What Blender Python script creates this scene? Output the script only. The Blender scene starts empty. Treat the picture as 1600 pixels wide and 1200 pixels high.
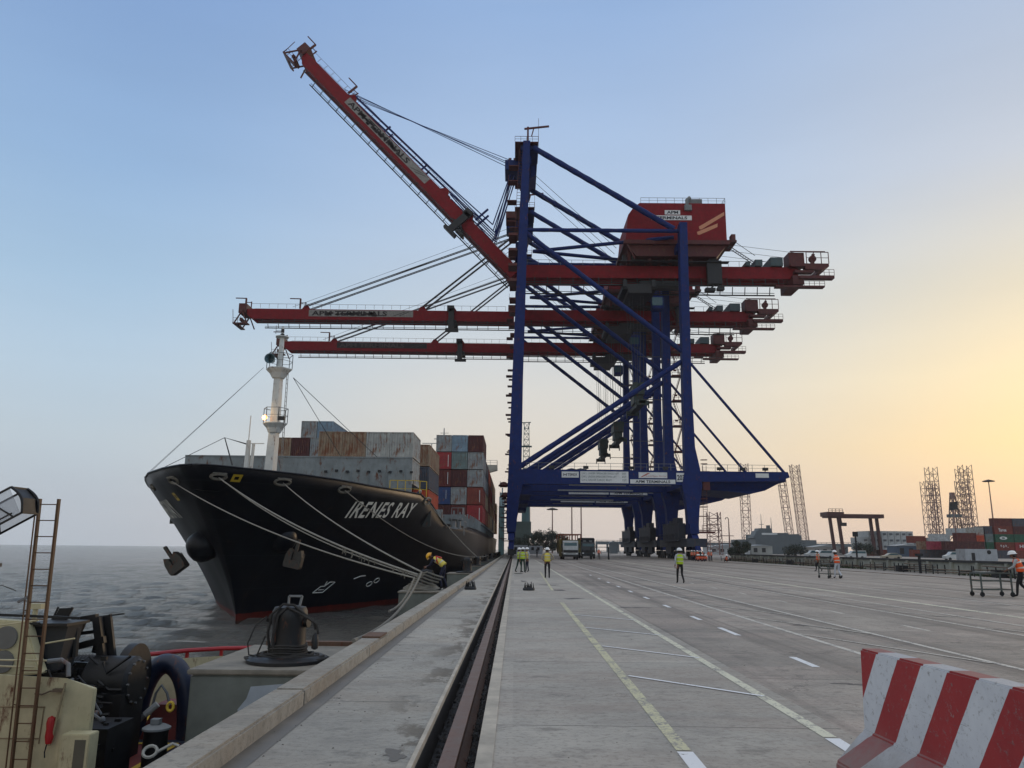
import bpy, bmesh, math, random, bisect
from mathutils import Vector, Matrix
S = bpy.context.scene
C = S.collection
random.seed(7)
RAD = math.radians
S.cycles.volume_bounces = 2

# ---------------------------------------------------------------- camera, sky, sun, exposure
def lin(c):
    return c/12.92 if c <= .04045 else ((c+.055)/1.055)**2.4
def rgb(r, g, b, a=1.0):
    return (lin(r/255), lin(g/255), lin(b/255), a)

cam_d = bpy.data.cameras.new('camera')
cam = bpy.data.objects.new('camera', cam_d); C.objects.link(cam)
cam_d.sensor_width = 36; cam_d.lens = 27.0
cam_d.clip_start = 0.05; cam_d.clip_end = 30000
CAM_H = 1.72
cam.matrix_world = (Matrix.Translation((0, 0, CAM_H)) @ Matrix.Rotation(RAD(0.29), 4, 'Z')
                    @ Matrix.Rotation(RAD(90+12.05), 4, 'X') @ Matrix.Rotation(0.0105, 4, 'Z'))
S.camera = cam
S.render.resolution_x = 1024; S.render.resolution_y = 768
S.view_settings.view_transform = 'Standard'; S.view_settings.look = 'None'
S.view_settings.exposure = 0.0; S.view_settings.gamma = 1.0
SUN_AZ, SUN_EL = RAD(43), RAD(6)

world = bpy.data.worlds.new('World'); S.world = world; world.use_nodes = True
wn = world.node_tree; wn.nodes.clear()
def WN(t, **k):
    n = wn.nodes.new(t)
    for a, b in k.items(): setattr(n, a, b)
    return n
wl = wn.links.new
tc = WN('ShaderNodeTexCoord'); sp = WN('ShaderNodeSeparateXYZ'); wl(tc.outputs['Generated'], sp.inputs[0])
flat = WN('ShaderNodeCombineXYZ'); wl(sp.outputs[0], flat.inputs[0]); wl(sp.outputs[1], flat.inputs[1])
nrm = WN('ShaderNodeVectorMath', operation='NORMALIZE'); wl(flat.outputs[0], nrm.inputs[0])
dt = WN('ShaderNodeVectorMath', operation='DOT_PRODUCT'); wl(nrm.outputs[0], dt.inputs[0])
dt.inputs[1].default_value = (math.sin(SUN_AZ), math.cos(SUN_AZ), 0)
ac = WN('ShaderNodeMath', operation='ARCCOSINE'); wl(dt.outputs['Value'], ac.inputs[0])
def ramp(stops):
    r = WN('ShaderNodeValToRGB'); r.color_ramp.interpolation = 'B_SPLINE' if False else 'EASE'
    e = r.color_ramp.elements
    while len(e) > 1: e.remove(e[-1])
    e[0].position = stops[0][0]; e[0].color = rgb(*stops[0][1])
    for p, c in stops[1:]:
        q = e.new(p); q.color = rgb(*c)
    r.color_ramp.interpolation = 'LINEAR'
    wl(sp.outputs[2], r.inputs[0]); return r
SKY_R = ramp([(0, (226, 200, 176)), (.05, (234, 204, 170)), (.12, (249, 222, 172)), (.2, (244, 228, 190)), (.3, (222, 217, 200)), (.42, (196, 205, 218)), (.62, (166, 188, 220)), (.75, (206, 212, 224)), (1, (228, 230, 234))])
SKY_C = ramp([(0, (220, 208, 200)), (.05, (222, 211, 202)), (.12, (222, 214, 202)), (.2, (218, 217, 213)), (.3, (200, 212, 224)), (.42, (182, 203, 230)), (.62, (150, 180, 222)), (.75, (200, 208, 224)), (1, (228, 230, 234))])
SKY_L = ramp([(0, (186, 195, 206)), (.05, (188, 198, 209)), (.12, (192, 206, 217)), (.2, (186, 207, 225)), (.3, (170, 199, 226)), (.42, (150, 182, 219)), (.62, (130, 162, 210)), (.75, (190, 202, 222)), (1, (228, 230, 234))])
SKY_B = ramp([(0, (206, 198, 186)), (.1, (212, 206, 194)), (.3, (204, 204, 204)), (.62, (200, 206, 214)), (1, (226, 226, 226))])
def mixr(a, b, lo, hi):
    m = WN('ShaderNodeMapRange'); m.interpolation_type = 'SMOOTHSTEP'
    m.inputs['From Min'].default_value = lo; m.inputs['From Max'].default_value = hi
    wl(ac.outputs[0], m.inputs['Value'])
    x = WN('ShaderNodeMixRGB'); wl(m.outputs['Result'], x.inputs[0]); wl(a, x.inputs[1]); wl(b, x.inputs[2]); return x.outputs[0]
sk = mixr(SKY_R.outputs[0], SKY_C.outputs[0], .06, .64)
sk = mixr(sk, SKY_L.outputs[0], .74, 1.30)
sk = mixr(sk, SKY_B.outputs[0], 1.3, 2.9)
nish = WN('ShaderNodeTexSky', sky_type='NISHITA'); nish.sun_disc = False
nish.sun_elevation = SUN_EL; nish.sun_rotation = SUN_AZ; nish.air_density = 1.2; nish.dust_density = 3.0
b1 = WN('ShaderNodeBackground'); sn = WN('ShaderNodeTexNoise'); sn.inputs['Scale'].default_value = 2.2; sn.inputs['Detail'].default_value = 4
smp = WN('ShaderNodeMapping'); smp.inputs['Scale'].default_value = (1, 1, 5); wl(tc.outputs['Generated'], smp.inputs[0]); wl(smp.outputs[0], sn.inputs[0])
smr = WN('ShaderNodeMapRange'); wl(sn.outputs['Fac'], smr.inputs['Value']); smr.inputs['From Min'].default_value = .35; smr.inputs['From Max'].default_value = .65; smr.inputs['To Min'].default_value = .98; smr.inputs['To Max'].default_value = 1.025
smx = WN('ShaderNodeMixRGB'); smx.blend_type = 'MULTIPLY'; smx.inputs[0].default_value = 1.0; wl(sk, smx.inputs[1]); wl(smr.outputs['Result'], smx.inputs[2]); wl(smx.outputs[0], b1.inputs[0]); b1.inputs[1].default_value = 0.97
b2 = WN('ShaderNodeBackground'); wl(nish.outputs[0], b2.inputs[0]); b2.inputs[1].default_value = 0.008
ad = WN('ShaderNodeAddShader'); wl(b1.outputs[0], ad.inputs[0]); wl(b2.outputs[0], ad.inputs[1])
wo = WN('ShaderNodeOutputWorld'); wl(ad.outputs[0], wo.inputs[0])

sun_d = bpy.data.lights.new('sun', 'SUN'); sun = bpy.data.objects.new('sun', sun_d); C.objects.link(sun)
sun_d.energy = 0.5; sun_d.angle = RAD(12); sun_d.color = (1.0, .72, .45)
sdir = Vector((math.sin(SUN_AZ)*math.cos(SUN_EL), math.cos(SUN_AZ)*math.cos(SUN_EL), math.sin(SUN_EL)))
sun.rotation_euler = sdir.to_track_quat('Z', 'Y').to_euler()

# ---------------------------------------------------------------- materials
def new_mat(name):
    m = bpy.data.materials.new(name); m.use_nodes = True
    nt = m.node_tree; b = nt.nodes['Principled BSDF']
    return m, nt, b
def noise(nt, scale, detail=6, rough=.6, stretch=None, coord='Object'):
    t = nt.nodes.new('ShaderNodeTexCoord'); n = nt.nodes.new('ShaderNodeTexNoise')
    n.inputs['Scale'].default_value = scale; n.inputs['Detail'].default_value = detail; n.inputs['Roughness'].default_value = rough
    if stretch:
        mp = nt.nodes.new('ShaderNodeMapping'); mp.inputs['Scale'].default_value = stretch
        nt.links.new(t.outputs[coord], mp.inputs[0]); nt.links.new(mp.outputs[0], n.inputs[0])
    else: nt.links.new(t.outputs[coord], n.inputs[0])
    return n.outputs['Fac']
def rng(nt, v, a, b, c=0.0, d=1.0):
    m = nt.nodes.new('ShaderNodeMapRange'); nt.links.new(v, m.inputs['Value'])
    for k, x in zip(('From Min', 'From Max', 'To Min', 'To Max'), (a, b, c, d)): m.inputs[k].default_value = x
    return m.outputs['Result']
def mix(nt, f, a, b, mode='MIX'):
    m = nt.nodes.new('ShaderNodeMixRGB'); m.blend_type = mode
    for i, x in enumerate((f, a, b)):
        if isinstance(x, (int, float)): m.inputs[i].default_value = x
        elif isinstance(x, tuple): m.inputs[i].default_value = x
        else: nt.links.new(x, m.inputs[i])
    return m.outputs[0]
def bump(nt, b, h, strength=.3, dist=.02):
    n = nt.nodes.new('ShaderNodeBump'); n.inputs['Strength'].default_value = strength; n.inputs['Distance'].default_value = dist
    nt.links.new(h, n.inputs['Height']); nt.links.new(n.outputs[0], b.inputs['Normal'])
MATS = {}
def paint(name, col, rough=.5, dirt=.35, rust=0.0, scale=1.0, metal=0.0, streak=True, rustcol=(92, 52, 32)):
    """painted or bare surface with uneven tone, vertical grime and optional rust"""
    if name in MATS: return MATS[name]
    m, nt, b = new_mat(name); base = rgb(*col)
    n1 = noise(nt, 1.3*scale, 7, .65)
    n2 = noise(nt, 2.0*scale, 5, .6, (3, 3, .35) if streak else None)
    dark = tuple(c*(1-dirt) for c in base[:3])+(1,)
    lite = tuple(min(1, c*(1+dirt*.35)+.004) for c in base[:3])+(1,)
    c = mix(nt, rng(nt, n1, .3, .7), dark, lite)
    c = mix(nt, rng(nt, n2, .45, .75, 0, dirt), c, tuple(x*.6+.01 for x in base[:3])+(1,))
    if rust > 0:
        n3 = noise(nt, 1.7*scale, 9, .72, (1.5, 1.5, .55)); c = mix(nt, rng(nt, n3, .60-rust*.22, .68-rust*.12), c, rgb(*rustcol))
    nt.links.new(c, b.inputs['Base Color'])
    rr = rng(nt, n1, .2, .8, max(.05, rough-.12), min(1, rough+.15)); nt.links.new(rr, b.inputs['Roughness'])
    b.inputs['Metallic'].default_value = metal
    bump(nt, b, noise(nt, 9*scale, 5, .6), .12, .01)
    MATS[name] = m; return m
def glow(name, col, strength):
    m, nt, b = new_mat(name); b.inputs['Base Color'].default_value = rgb(*col)
    b.inputs['Emission Color'].default_value = rgb(*col); b.inputs['Emission Strength'].default_value = strength
    MATS[name] = m; return m
BLUE = paint('crane_blue', (4, 36, 100), .62, .35, .04); BLUE.node_tree.nodes['Principled BSDF'].inputs['Specular IOR Level'].default_value = .25
RED = paint('crane_red', (124, 10, 24), .62, .35, .04); RED.node_tree.nodes['Principled BSDF'].inputs['Specular IOR Level'].default_value = .25
DRED = paint('dark_red_steel', (84, 24, 24), .6, .4, .3)
DARK = paint('dark_machinery', (32, 34, 38), .6, .4, .0)
BLACK = paint('black_rubber', (18, 18, 20), .6, .3)
CABLE = paint('steel_cable', (52, 54, 58), .5, .2)
GALV = paint('galvanised_steel', (120, 124, 126), .5, .3, .15)
WHITE = paint('white_sign', (215, 218, 218), .5, .15)
INK = paint('sign_ink', (30, 36, 48), .6, .1)
ORNG = paint('stripe_orange', (196, 134, 100), .5, .1)
GLASS = paint('cab_glass', (60, 92, 100), .12, .2)
HIVIZ_Y = paint('hiviz_lime', (178, 205, 40), .8, .2, streak=False)
HIVIZ_YY = paint('hiviz_yellow', (222, 205, 90), .8, .2, streak=False)
HIVIZ_O = paint('hiviz_orange', (238, 92, 34), .8, .2, streak=False)
BAND = paint('reflective_band', (190, 192, 185), .35, .1, streak=False)
SKIN = paint('skin', (120, 80, 60), .55, .15, streak=False)
NAVY = paint('navy_cloth', (24, 28, 52), .9, .2, streak=False)
BLKC = paint('black_cloth', (22, 22, 26), .9, .2, streak=False)
GRNC = paint('green_cloth', (40, 62, 52), .9, .2, streak=False)
GRYC = paint('grey_shirt', (168, 172, 176), .9, .15, streak=False)
TANC = paint('tan_shirt', (150, 140, 115), .9, .15, streak=False)
WHTC = paint('pale_trousers', (190, 196, 205), .9, .15, streak=False)
HELW = paint('white_helmet', (235, 236, 236), .35, .08, streak=False)
HELY = paint('yellow_helmet', (238, 178, 32), .35, .1, streak=False)

# ---------------------------------------------------------------- mesh helpers
class MB:
    def __init__(s): s.v = []; s.f = []; s.m = []; s.mi = 0
    def add(s, vs, fs):
        o = len(s.v); s.v += [tuple(v) for v in vs]; s.f += [tuple(i+o for i in f) for f in fs]; s.m += [s.mi]*len(fs); return s
    def box(s, x0, x1, y0, y1, z0, z1):
        vs = [(x, y, z) for z in (z0, z1) for y in (y0, y1) for x in (x0, x1)]
        return s.add(vs, [(0, 2, 3, 1), (4, 5, 7, 6), (0, 1, 5, 4), (2, 6, 7, 3), (0, 4, 6, 2), (1, 3, 7, 5)])
    def beam(s, p, q, w, h=None, up=(0, 0, 1), w2=None, h2=None):
        """box beam p->q, width w (sideways), height h (up)"""
        h = h or w; w2 = w2 or w; h2 = h2 or h
        p = Vector(p); q = Vector(q); d = (q-p).normalized(); u = Vector(up)
        if abs(d.dot(u)) > .98: u = Vector((0, 1, 0)) if abs(d.y) < .9 else Vector((1, 0, 0))
        a = d.cross(u).normalized(); b = a.cross(d).normalized(); vs = []
        for c, ww, hh in ((p, w, h), (q, w2, h2)):
            for i, j in ((-1, -1), (1, -1), (1, 1), (-1, 1)): vs.append(c+a*i*ww/2+b*j*hh/2)
        return s.add(vs, [(3, 2, 1, 0), (4, 5, 6, 7), (0, 1, 5, 4), (1, 2, 6, 5), (2, 3, 7, 6), (3, 0, 4, 7)])
    def tube(s, pts, r, n=8, r2=None, cap=True):
        pts = [Vector(p) for p in pts]; N = len(pts); o = len(s.v); vs = []; prev = None
        for i, p in enumerate(pts):
            d = (pts[min(i+1, N-1)]-pts[max(i-1, 0)])
            d = d.normalized() if d.length > 1e-9 else Vector((0, 0, 1))
            if prev is None:
                u = Vector((0, 0, 1)) if abs(d.z) < .95 else Vector((1, 0, 0)); a = d.cross(u).normalized()
            else: a = (prev-d*prev.dot(d)).normalized()
            prev = a; b = d.cross(a)
            rr = r if r2 is None else r+(r2-r)*i/(N-1)
            if callable(r): rr = r(i/(N-1))
            for k in range(n):
                t = 2*math.pi*k/n; vs.append(p+(a*math.cos(t)+b*math.sin(t))*rr)
        fs = [(i*n+k, i*n+(k+1) % n, (i+1)*n+(k+1) % n, (i+1)*n+k) for i in range(N-1) for k in range(n)]
        if cap: fs += [tuple(range(n-1, -1, -1)), tuple((N-1)*n+k for k in range(n))]
        return s.add(vs, fs)
    def cyl(s, x, y, z0, z1, r, n=16, r2=None): return s.tube([(x, y, z0), (x, y, z1)], r, n, r2)
    def lathe(s, prof, cx=0, cy=0, cz=0, n=20, axis='z', sy=1.0):
        vs = []
        for r, z in prof:
            for k in range(n):
                t = 2*math.pi*k/n; a, b = r*math.cos(t), r*math.sin(t)*sy
                vs.append({'z': (cx+a, cy+b, cz+z), 'y': (cx+a, cy+z, cz+b), 'x': (cx+z, cy+a, cz+b)}[axis])
        N = len(prof)
        fs = [(i*n+k, i*n+(k+1) % n, (i+1)*n+(k+1) % n, (i+1)*n+k) for i in range(N-1) for k in range(n)]
        if prof[0][0] > 1e-6: fs.append(tuple(range(n-1, -1, -1)))
        if prof[-1][0] > 1e-6: fs.append(tuple((N-1)*n+k for k in range(n)))
        return s.add(vs, fs)
    def prism(s, poly, a0, a1, axis='y'):
        """extrude 2-D polygon; axis y: poly=(x,z); x: (y,z); z: (x,y)"""
        n = len(poly); f = {'y': lambda p, a: (p[0], a, p[1]), 'x': lambda p, a: (a, p[0], p[1]), 'z': lambda p, a: (p[0], p[1], a)}[axis]
        vs = [f(p, a0) for p in poly]+[f(p, a1) for p in poly]
        return s.add(vs, [tuple(range(n)), tuple(range(2*n-1, n-1, -1))]+[(i, (i+1) % n, n+(i+1) % n, n+i) for i in range(n)])
    def quad(s, *p): return s.add(p, [tuple(range(len(p)))])
    def loft(s, secs, closed=True, cap=True):
        n = len(secs[0]); N = len(secs); vs = [p for q in secs for p in q]
        kk = n if closed else n-1
        fs = [(i*n+k, i*n+(k+1) % n, (i+1)*n+(k+1) % n, (i+1)*n+k) for i in range(N-1) for k in range(kk)]
        if cap and closed: fs += [tuple(range(n-1, -1, -1)), tuple((N-1)*n+k for k in range(n))]
        return s.add(vs, fs)
    def cut(s):
        s.cuts = getattr(s, 'cuts', []); s.cuts.append((len(s.v), len(s.f))); return s
    def parts(s, name, mat, parent=None, **k):
        """one object per piece between cuts"""
        v0 = f0 = 0; out = []; cs = getattr(s, 'cuts', [])+[(len(s.v), len(s.f))]
        for v1, f1 in cs:
            if v1 > v0:
                q = MB(); q.v = s.v[v0:v1]; q.f = [tuple(i-v0 for i in f) for f in s.f[f0:f1]]; q.m = s.m[f0:f1]; out.append(q.build(name, mat, parent, **k))
            v0, f0 = v1, f1
        return out
    def xf(s, M):
        s.v = [tuple(M @ Vector(v)) for v in s.v]; return s
    def build(s, name, mat, parent=None, smooth=False, bevel=0, seg=2, label=None, fixn=True):
        me = bpy.data.meshes.new(name); me.from_pydata(s.v, [], s.f)
        mats = mat if isinstance(mat, (list, tuple)) else [mat]
        for m in mats: me.materials.append(m)
        if any(s.m): me.polygons.foreach_set('material_index', s.m)
        if fixn or bevel:
            bm = bmesh.new(); bm.from_mesh(me)
            if fixn: bmesh.ops.recalc_face_normals(bm, faces=bm.faces)
            if bevel: bmesh.ops.bevel(bm, geom=[e for e in bm.edges if len(e.link_faces) == 2 and e.calc_face_angle(0) > .5], offset=bevel, segments=seg, affect='EDGES', clamp_overlap=True)
            bm.to_mesh(me); bm.free()
        if smooth:
            me.polygons.foreach_set('use_smooth', [True]*len(me.polygons)); me.set_sharp_from_angle(angle=RAD(40))
        o = bpy.data.objects.new(name, me); C.objects.link(o)
        if parent: o.parent = parent
        if label: o['label'] = label
        return o
def tag(o, label, cat, group=None, kind=None):
    if label: o['label'] = label
    if cat: o['category'] = cat
    if group: o['group'] = group
    if kind: o['kind'] = kind
    return o
def thing(name, label, cat, loc=(0, 0, 0), rz=0, group=None):
    o = bpy.data.objects.new(name, None); C.objects.link(o); o.empty_display_size = .3
    o.location = loc; o.rotation_euler = (0, 0, rz); return tag(o, label, cat, group)
def struct(o): o['kind'] = 'structure'; return o
def copy_tree(o, parent=None):
    c = o.copy(); C.objects.link(c)
    if parent: c.parent = parent
    for ch in [x for x in bpy.data.objects if x.parent == o and x.name != c.name]: copy_tree(ch, c)
    return c
DG = None
def text_mb(mb, body, size, fn, shear=0.0, offset=0.0, align='LEFT', sub=0, width=None, height=None, spacing=1.0):
    """flat lettering added to mb; fn maps (x,y) of the text plane to a 3-D point"""
    cu = bpy.data.curves.new('t', 'FONT'); cu.body = body; cu.size = size; cu.shear = shear; cu.offset = offset; cu.align_x = align
    cu.resolution_u = 3; cu.space_character = spacing
    o = bpy.data.objects.new('t', cu); C.objects.link(o)
    me = bpy.data.meshes.new_from_object(o.evaluated_get(bpy.context.evaluated_depsgraph_get()))
    bm = bmesh.new(); bm.from_mesh(me)
    if sub:
        bmesh.ops.triangulate(bm, faces=bm.faces)
        for _ in range(sub): bmesh.ops.subdivide_edges(bm, edges=[e for e in bm.edges if e.calc_length() > size*.12], cuts=1)
    vs = [v.co.copy() for v in bm.verts]; bm.verts.index_update(); fs = [tuple(v.index for v in f.verts) for f in bm.faces]
    bm.free(); bpy.data.objects.remove(o); bpy.data.curves.remove(cu); bpy.data.meshes.remove(me)
    if not vs: return
    x0 = min(v.x for v in vs); x1 = max(v.x for v in vs); y0 = min(v.y for v in vs); y1 = max(v.y for v in vs)
    kx = width/(x1-x0) if width else 1; ky = height/(y1-y0) if height else 1
    mb.add([fn((v.x-x0)*kx if width else v.x, (v.y-y0)*ky if height else v.y) for v in vs], fs)
def rails(mb, pts, h=1.1, post=1.8, r=.035, mid=True):
    """handrail along a polyline"""
    for a, b in zip(pts, pts[1:]):
        a = Vector(a); b = Vector(b); n = max(1, int((b-a).length/post))
        for i in range(n+1):
            p = a.lerp(b, i/n); mb.beam(p, p+Vector((0, 0, h)), r*1.4)
        mb.beam(a+Vector((0, 0, h)), b+Vector((0, 0, h)), r*1.4)
        if mid: mb.beam(a+Vector((0, 0, h*.5)), b+Vector((0, 0, h*.5)), r)
def ladder(mb, p, q, w=.5, step=.5, side=(0, 1, 0), r=.04):
    p = Vector(p); q = Vector(q); s_ = Vector(side)*w/2
    mb.beam(p-s_, q-s_, r); mb.beam(p+s_, q+s_, r); n = int((q-p).length/step)
    for i in range(1, n):
        c = p.lerp(q, i/n); mb.beam(c-s_, c+s_, r*.7)
HAZE = 0.0001
# ---------------------------------------------------------------- setting: quay apron, rail trench, water
def concrete(name, col, dark, joints=True, seam=6.1, off=0.0, tint=(150, 128, 116), stain=False, tyre=False):
    m, nt, b = new_mat(name); L = nt.links.new
    n1 = noise(nt, .22, 8, .7); n2 = noise(nt, 1.5, 9, .72, (.75, 1.3, 1)); n3 = noise(nt, 14, 8, .75); n4 = noise(nt, .5, 6, .6, (.35, 1.4, 1))
    c = mix(nt, rng(nt, n1, .40, .60), rgb(*dark), rgb(*col))
    c = mix(nt, rng(nt, n4, .46, .58, 0, .75), c, rgb(*tint))
    c = mix(nt, rng(nt, n2, .44, .60, 0, .45), c, tuple(x*1.25 for x in rgb(*col)[:3])+(1,))
    c = mix(nt, rng(nt, n2, .54, .64, 0, .65), c, tuple(x*.5 for x in rgb(*dark)[:3])+(1,))
    c = mix(nt, rng(nt, n3, .50, .66, 0, .6), c, tuple(x*.5 for x in rgb(*dark)[:3])+(1,))
    if tyre:
        tn_ = noise(nt, 1.0, 6, .6, (1.1, .018, 1)); c = mix(nt, rng(nt, tn_, .50, .60, 0, .55), c, tuple(x*.45 for x in rgb(*dark)[:3])+(1,))
    # irregular cracks
    v = nt.nodes.new('ShaderNodeTexVoronoi'); v.feature = 'DISTANCE_TO_EDGE'; v.inputs['Scale'].default_value = .16
    t = nt.nodes.new('ShaderNodeTexCoord'); nz = nt.nodes.new('ShaderNodeTexNoise'); nz.inputs['Scale'].default_value = .9; nz.inputs['Detail'].default_value = 8
    nz.inputs['Roughness'].default_value = .7
    L(t.outputs['Object'], nz.inputs[0])
    vm = nt.nodes.new('ShaderNodeVectorMath'); vm.operation = 'MULTIPLY_ADD'; L(nz.outputs['Color'], vm.inputs[0]); vm.inputs[1].default_value = (2.2, 2.2, 0); L(t.outputs['Object'], vm.inputs[2])
    L(vm.outputs[0], v.inputs['Vector'])
    ck = rng(nt, v.outputs['Distance'], 0.0, .0035, .75, 0); gate = rng(nt, noise(nt, .3, 3), .5, .56)
    mm = nt.nodes.new('ShaderNodeMath'); mm.operation = 'MULTIPLY'; L(ck, mm.inputs[0]); L(gate, mm.inputs[1])
    c = mix(nt, mm.outputs[0], c, rgb(48, 48, 50))
    # transverse slab joints
    sx = nt.nodes.new('ShaderNodeSeparateXYZ'); wob = nt.nodes.new('ShaderNodeMath'); wob.operation = 'MULTIPLY_ADD'
    L(t.outputs['Object'], sx.inputs[0]); L(nz.outputs['Fac'], wob.inputs[0]); wob.inputs[1].default_value = .06; L(sx.outputs[1], wob.inputs[2])
    ad = nt.nodes.new('ShaderNodeMath'); ad.operation = 'ADD'; L(wob.outputs[0], ad.inputs[0]); ad.inputs[1].default_value = off
    pp = nt.nodes.new('ShaderNodeMath'); pp.operation = 'PINGPONG'; L(ad.outputs[0], pp.inputs[0]); pp.inputs[1].default_value = seam/2
    cx = nt.nodes.new('ShaderNodeCombineXYZ'); L(sx.outputs[0], cx.inputs[0]); ay = nt.nodes.new('ShaderNodeMath'); ay.operation = 'ADD'; L(sx.outputs[1], ay.inputs[0]); ay.inputs[1].default_value = off; L(ay.outputs[0], cx.inputs[1])
    sn_ = nt.nodes.new('ShaderNodeVectorMath'); sn_.operation = 'SNAP'; L(cx.outputs[0], sn_.inputs[0]); sn_.inputs[1].default_value = (4.7, seam, 50)
    wn2 = nt.nodes.new('ShaderNodeTexWhiteNoise'); wn2.noise_dimensions = '3D'; L(sn_.outputs[0], wn2.inputs['Vector'])
    c = mix(nt, rng(nt, wn2.outputs['Value'], .3, 1, 0, .28), c, tuple(x*.55 for x in rgb(*dark)[:3])+(1,))
    jn = rng(nt, pp.outputs[0], 0.0, .022, .75, 0)
    c = mix(nt, jn, c, rgb(52, 52, 54))
    if stain:
        sm = nt.nodes.new('ShaderNodeMath'); sm.operation = 'MULTIPLY'; L(rng(nt, sx.outputs[0], -1.55, -.95, 0, 1), sm.inputs[0]); L(rng(nt, noise(nt, .9, 8, .7, (1.6, .8, 1)), .50, .56), sm.inputs[1])
        s2 = nt.nodes.new('ShaderNodeMath'); s2.operation = 'MULTIPLY'; L(sm.outputs[0], s2.inputs[0]); s2.inputs[1].default_value = .8
        c = mix(nt, s2.outputs[0], c, rgb(92, 84, 72))
    L(c, b.inputs['Base Color']); L(rng(nt, n1, .2, .8, .6, .85), b.inputs['Roughness'])
    hs = nt.nodes.new('ShaderNodeMath'); hs.operation = 'ADD'; L(n3, hs.inputs[0]); L(noise(nt, 60, 4, .6), hs.inputs[1])
    bump(nt, b, hs.outputs[0], .55, .012)
    MATS[name] = m; return m
CON_A = concrete('apron_concrete', (180, 176, 166), (142, 139, 132), seam=5.2, off=1.1, tint=(160, 152, 140), stain=True)
CON_B = concrete('apron_concrete_inner', (182, 177, 167), (144, 140, 133), seam=4.4, off=.6, tint=(158, 148, 138))
CON_R = concrete('roadway_concrete', (168, 160, 150), (124, 119, 113), seam=6.6, off=2.0, tint=(174, 160, 150), tyre=True)
CON_D = concrete('weathered_concrete', (104, 108, 104), (66, 72, 70), seam=50, off=9, tint=(92, 98, 92))
CON_P = concrete('coping_concrete', (166, 161, 150), (128, 123, 114), seam=60, off=.3, tint=(146, 136, 122))
def markpaint(name, col, wear):
    """worn road paint: alpha-free, worn patches show the concrete colour beneath"""
    m, nt, b = new_mat(name)
    n = noise(nt, 2.2, 10, .75); n2 = noise(nt, 22, 6, .7)
    f = nt.nodes.new('ShaderNodeMath'); f.operation = 'ADD'; nt.links.new(n, f.inputs[0]); nt.links.new(n2, f.inputs[1])
    c = mix(nt, rng(nt, f.outputs[0], 1.12-wear, 1.2-wear*.6), rgb(*col), rgb(140, 137, 134))
    nt.links.new(c, b.inputs['Base Color']); b.inputs['Roughness'].default_value = .7
    bump(nt, b, n2, .3, .01)
    MATS[name] = m; return m
MKY = markpaint('faded_yellow_marking', (212, 210, 188), .12); MKW = markpaint('white_marking', (228, 230, 232), .02); MKD = markpaint('worn_marking', (206, 202, 192), .14)

def sheet(name, x0, x1, y0, y1, z, mat, kind='structure', cuts=(1, 1)):
    m = MB(); nx, ny = cuts
    vs = [(x0+(x1-x0)*i/nx, y0+(y1-y0)*j/ny, z) for j in range(ny+1) for i in range(nx+1)]
    m.add(vs, [(j*(nx+1)+i, j*(nx+1)+i+1, (j+1)*(nx+1)+i+1, (j+1)*(nx+1)+i) for j in range(ny) for i in range(nx)])
    o = m.build(name, mat); o['kind'] = kind; return o
# outer apron strip between coping and crane rail (solid block down to the water)
m = MB(); m.box(-2.30, -0.84, -30, 420, -5.5, 0.0); struct(m.build('quay_apron', CON_A))
m = MB(); m.box(-2.12, -2.10, -30, 420, .001, .004)
# gutter strip beside the coping, in a darker tone
GUT = paint('dark_gutter', (112, 107, 99), .5, .45, 0, 1.5, streak=False)
struct(sheet('gutter_strip', -2.30, -2.10, -30, 420, .004, GUT))
# coping beam with chipped edge
m = MB(); y = -30.0; random.seed(3)
while y < 420:
    L_ = 3.9 if y < 90 else 30
    j = random.uniform(-.008, .008); m.box(-2.64+j*.5, -2.30, y, y+L_-.008, -1.6, .17+j*.5); m.cut(); y += L_
[struct(q) for q in m.parts('quay_coping', CON_P, bevel=.022)]
m = MB(); m.box(-2.60, -2.31, -30, 420, -5.6, -1.61); struct(m.build('quay_wall', CON_D))
# trench edges: lighter rims
m = MB(); m.box(-0.84, -0.80, -30, 420, -.05, .012); m.box(-0.30, -0.16, -30, 420, -.05, .012)
struct(m.build('trench_kerb', paint('trench_kerb_concrete', (186, 178, 164), .75, .35, 0, 2, streak=False)))
# trench bed with coarse ballast
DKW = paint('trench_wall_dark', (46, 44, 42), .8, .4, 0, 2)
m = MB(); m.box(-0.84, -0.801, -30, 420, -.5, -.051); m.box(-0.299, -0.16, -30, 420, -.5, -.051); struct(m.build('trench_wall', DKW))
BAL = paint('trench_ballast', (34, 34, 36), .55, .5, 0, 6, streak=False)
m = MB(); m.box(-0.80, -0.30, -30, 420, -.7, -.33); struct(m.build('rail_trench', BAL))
random.seed(5); m = MB()
for i in range(2600):
    yy = 3+ (random.random()**1.8)*46; r = random.uniform(.012, .035); x = random.choice([random.uniform(-.79, -.62), random.uniform(-.44, -.31), random.uniform(-.42, -.31)])
    z = -.32+random.uniform(0, .07); a = random.random()*3
    vs = [(x+r*math.cos(a+k*1.57)*random.uniform(.7, 1.2), yy+r*math.sin(a+k*1.57)*random.uniform(.7, 1.2), z) for k in range(4)]+[(x, yy, z+r*.9)]
    m.add(vs, [(0, 1, 4), (1, 2, 4), (2, 3, 4), (3, 0, 4)])
g_ = m.build('ballast', paint('ballast_stone', (62, 62, 64), .5, .5, 0, 8, streak=False)); g_['kind'] = 'stuff'
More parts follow.
